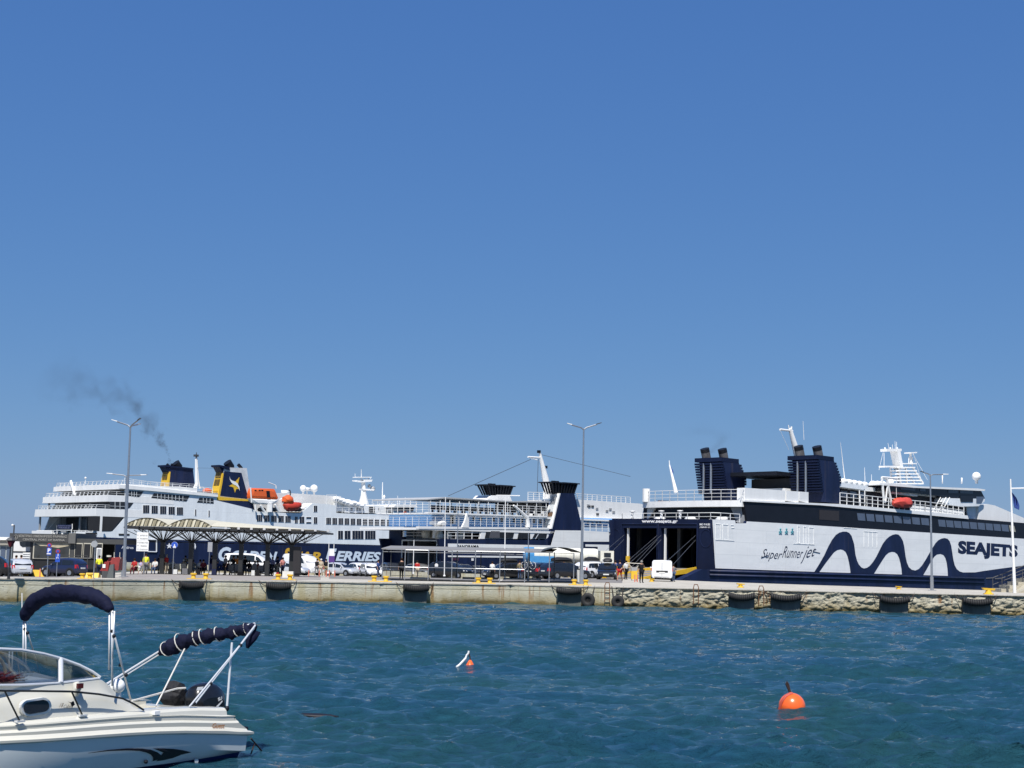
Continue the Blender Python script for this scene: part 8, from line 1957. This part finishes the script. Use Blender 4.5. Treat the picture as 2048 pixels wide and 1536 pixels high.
    ml = mb.build('mooring_line', mat('dark_rope', (.03, .015, .012), .8)); ml.matrix_world = fr.mat4(); tag(ml, 'dark forked mooring line from the boat stern into the water', 'rope')
    mb = MB().ball(fr.P(491, 1457, v(.1)), .05, 8, (1.2, .6, .7)); mb.build('stern_cleat', BLACKP, root, smooth=True)
boat()
# ================================================================== BUOYS
def buoys():
    p = CP+ray(1584, 1424)*(-CH/ray(1584, 1424).z); e = empty('round_buoy', 'big round orange mooring buoy with black rope loop', 'buoy', (p.x, p.y, 0)); r = 26/FPX*p.y
    OR = mat('orange_buoy', (.85, .13, .02), .28, var=.06, scale=3, coat=.3)
    MB().ball((0, 0, r*.42), r, 32).build('float_ball', OR, e, smooth='all')
    MB().path([(-.02*r, -.25*r, r*1.38), (-.2*r, -.3*r, r*1.36), (-.55*r, -.42*r, r*1.18), (-.85*r, -.45*r, r*.75), (-.98*r, -.25*r, r*.2), (-.98*r, -.1*r, -.2)], .035, 8).build('side_strip', mat('pale_red', (.5, .08, .05), .5), e, smooth=True)  # darker red strip down the left of the ball
    BR = mat('dark_rope', (.03, .015, .012), .8)
    MB().path([(-.15*r, -.1*r, r*1.38), (-.28*r, -.1*r, r*1.7), (-.46*r, -.1*r, r*2.1), (-.42*r, -.1*r, r*2.25), (-.30*r, -.1*r, r*2.05), (-.22*r, -.1*r, r*1.7), (-.12*r, -.1*r, r*1.38)], .022, 8).build('rope_loop', BR, e, smooth=True)
    MB().lathe([(.12*r, r*1.36), (.14*r, r*1.44), (.05*r, r*1.48)], (-.1*r, -.08*r, 0), 12).build('buoy_collar', WHITE, e, smooth=True)
    p = CP+ray(940, 1337)*(-CH/ray(940, 1337).z); e = empty('cone_buoy', 'small orange cone buoy with white pole leaning on its top', 'buoy', (p.x, p.y, 0)); s = p.y/FPX
    MB().lathe([(11*s, -.1), (12*s, 0), (10.5*s, 3*s), (2.5*s, 16*s), (.8*s, 17*s)], n=20).build('cone_float', OR, e, smooth=45)
    MB().path([(0, 0, 16*s), (-.5*s, 0, 22*s), (-4*s, 0, 33*s)], .018, 6).build('dark_line', BR, e)
    MB().path([(-32*s, -.3, -1*s), (-20*s, -.15, 8*s), (-9*s, 0, 20*s), (-7*s, 0, 26*s), (-4*s, 0, 29*s), (-3*s, 0, 34*s)], .028, 8).build('white_pole', WHITE, e, smooth=True)
buoys()

p = CP+ray(628, 1434)*(-CH/ray(628, 1434).z)
o = MB().path([(-.42, 0, 0), (-.2, .1, .02), (.1, -.05, .03), (.3, .06, .02), (.45, 0, 0)], .1, 8, [.03, .10, .12, .09, .03], .6).build('floating_weed', mat('dark_weed', (.006, .005, .009), .6), smooth='all')
o.location = (p.x, p.y, .015); o.scale = (1, 1, .35); tag(o, 'dark clump of weed afloat between boat stern and buoys', 'seaweed')
# ================================================================== FUNNEL SMOKE
def smoke(name, base, tip, r0, r1, dens, wob=1.0):
    base, tip = Vector(base), Vector(tip); d = tip-base; L = d.length
    m = bpy.data.materials.new(name+'_vol'); m.use_nodes = True; nt = m.node_tree; N = nt.nodes; Lk = nt.links
    N.remove(N['Principled BSDF']); pv = N.new('ShaderNodeVolumePrincipled'); pv.inputs['Color'].default_value = (.12, .12, .12, 1); pv.inputs['Anisotropy'].default_value = .2
    tc = N.new('ShaderNodeTexCoord'); sx = N.new('ShaderNodeSeparateXYZ')
    nz = N.new('ShaderNodeTexNoise'); nz.inputs['Scale'].default_value = .28; nz.inputs['Detail'].default_value = 4; Lk.new(tc.outputs['Object'], nz.inputs[0])
    vm = N.new('ShaderNodeVectorMath'); vm.operation = 'SUBTRACT'; Lk.new(nz.outputs['Color'], vm.inputs[0]); vm.inputs[1].default_value = (.5, .5, .5)
    vs = N.new('ShaderNodeVectorMath'); vs.operation = 'SCALE'; vs.inputs['Scale'].default_value = r1*1.6*wob; Lk.new(vm.outputs[0], vs.inputs[0])
    va = N.new('ShaderNodeVectorMath'); va.operation = 'ADD'; Lk.new(tc.outputs['Object'], va.inputs[0]); Lk.new(vs.outputs[0], va.inputs[1]); Lk.new(va.outputs[0], sx.inputs[0])
    def M(op, a, b=None, c=None):
        n = N.new('ShaderNodeMath'); n.operation = op
        for i, x in enumerate((a, b, c)):
            if x is None: continue
            if isinstance(x, (int, float)): n.inputs[i].default_value = x
            else: Lk.new(x, n.inputs[i])
        return n.outputs[0]
    so_ = N.new('ShaderNodeSeparateXYZ'); Lk.new(tc.outputs['Object'], so_.inputs[0])
    t = M('DIVIDE', so_.outputs[0], L); bend = M('MULTIPLY', M('SINE', M('MULTIPLY', t, 5.0)), r1*.35)
    y2_ = M('POWER', M('ABSOLUTE', M('SUBTRACT', sx.outputs[1], bend)), 2); z2_ = M('POWER', M('ABSOLUTE', M('SUBTRACT', sx.outputs[2], bend)), 2)
    r = M('SQRT', M('ADD', y2_, z2_)); R_ = M('MULTIPLY_ADD', t, (r1-r0)*.58, r0*.95)
    f = M('MAXIMUM', M('SUBTRACT', 1, M('DIVIDE', r, R_)), 0); f = M('POWER', f, 1.3)
    n2 = N.new('ShaderNodeTexNoise'); n2.inputs['Scale'].default_value = .45; n2.inputs['Detail'].default_value = 3; Lk.new(tc.outputs['Object'], n2.inputs[0])
    g = M('MAXIMUM', M('MULTIPLY', M('SUBTRACT', n2.outputs[0], .22), 1.9), 0)
    fade = M('MULTIPLY', M('POWER', M('MAXIMUM', M('SUBTRACT', 1, t), 0), .8), M('DIVIDE', r0*3, M('MULTIPLY_ADD', t, (r1-r0)*1.5, r0)))
    D = M('MULTIPLY', M('MULTIPLY', f, g), M('MULTIPLY', fade, dens)); Lk.new(D, pv.inputs['Density'])
    Lk.new(pv.outputs[0], N['Material Output'].inputs['Volume'])
    mb = MB().lathe([(r0*1.2, -.2), (r0*2+r1*.3, L*.2), (r1*1.6, L)], n=12, axis='X'); o = mb.build(name, m); o['kind'] = 'stuff'
    o.matrix_world = Matrix.Translation(base) @ d.to_track_quat('X', 'Z').to_matrix().to_4x4()
Ys = 262
smoke('smoke', atY(340, 930, Ys), atY(120, 700, Ys-5), .8, 9.0, 1.3)
smoke('smoke', atY(1422, 903, 160), atY(1405, 840, 160), 1.2, 4.0, .12, .5)
# ================================================================== separate pieces become separate parts
def explode(base, new=None):
    for o in [x for x in bpy.data.objects if x.type == 'MESH' and x.name.split('.')[0] == base]:
        me = o.data; n = len(me.vertices); par = list(range(n))
        def find(a):
            while par[a] != a: par[a] = par[par[a]]; a = par[a]
            return a
        for p in me.polygons:
            v0 = find(p.vertices[0])
            for v in p.vertices[1:]: par[find(v)] = v0
        groups = {}
        for p in me.polygons: groups.setdefault(find(p.vertices[0]), []).append(p)
        if len(groups) < 2 or len(groups) > 60: continue
        for ps in groups.values():
            ids = sorted({v for p in ps for v in p.vertices}); ix = {v: i for i, v in enumerate(ids)}
            m2 = bpy.data.meshes.new(new or base); m2.from_pydata([tuple(me.vertices[v].co) for v in ids], [], [tuple(ix[v] for v in p.vertices) for p in ps])
            for mt_ in me.materials: m2.materials.append(mt_)
            m2.polygons.foreach_set('use_smooth', [p.use_smooth for p in ps])
            q = bpy.data.objects.new(new or base, m2); C.objects.link(q); q.parent = o.parent; q.matrix_local = o.matrix_local.copy()
            if o.children and ps is next(iter(groups.values())):
                for ch in o.children: ch.parent = q
        bpy.data.objects.remove(o)
for b_, n_ in (('deck_pillars', 'deck_pillar'), ('canopy_post', None), ('mooring_gear', None), ('door_guide', None), ('deck_winch', None), ('cradle_leg', None), ('liferaft_canister', None), ('hoop_clamp', None), ('door_trim', None), ('arrow_dot', None), ('rail_foot', None), ('bridge_ladder', None), ('ramp_cable', None), ('fender_bar', None), ('lifeboat_hatch', None), ('mast_light', None), ('antenna', None), ('hull', None), ('stern_light_post', None), ('canopy_hoop', None), ('tank_hoop', None), ('wheels', None), ('satellite_dome', None)): explode(b_, n_)
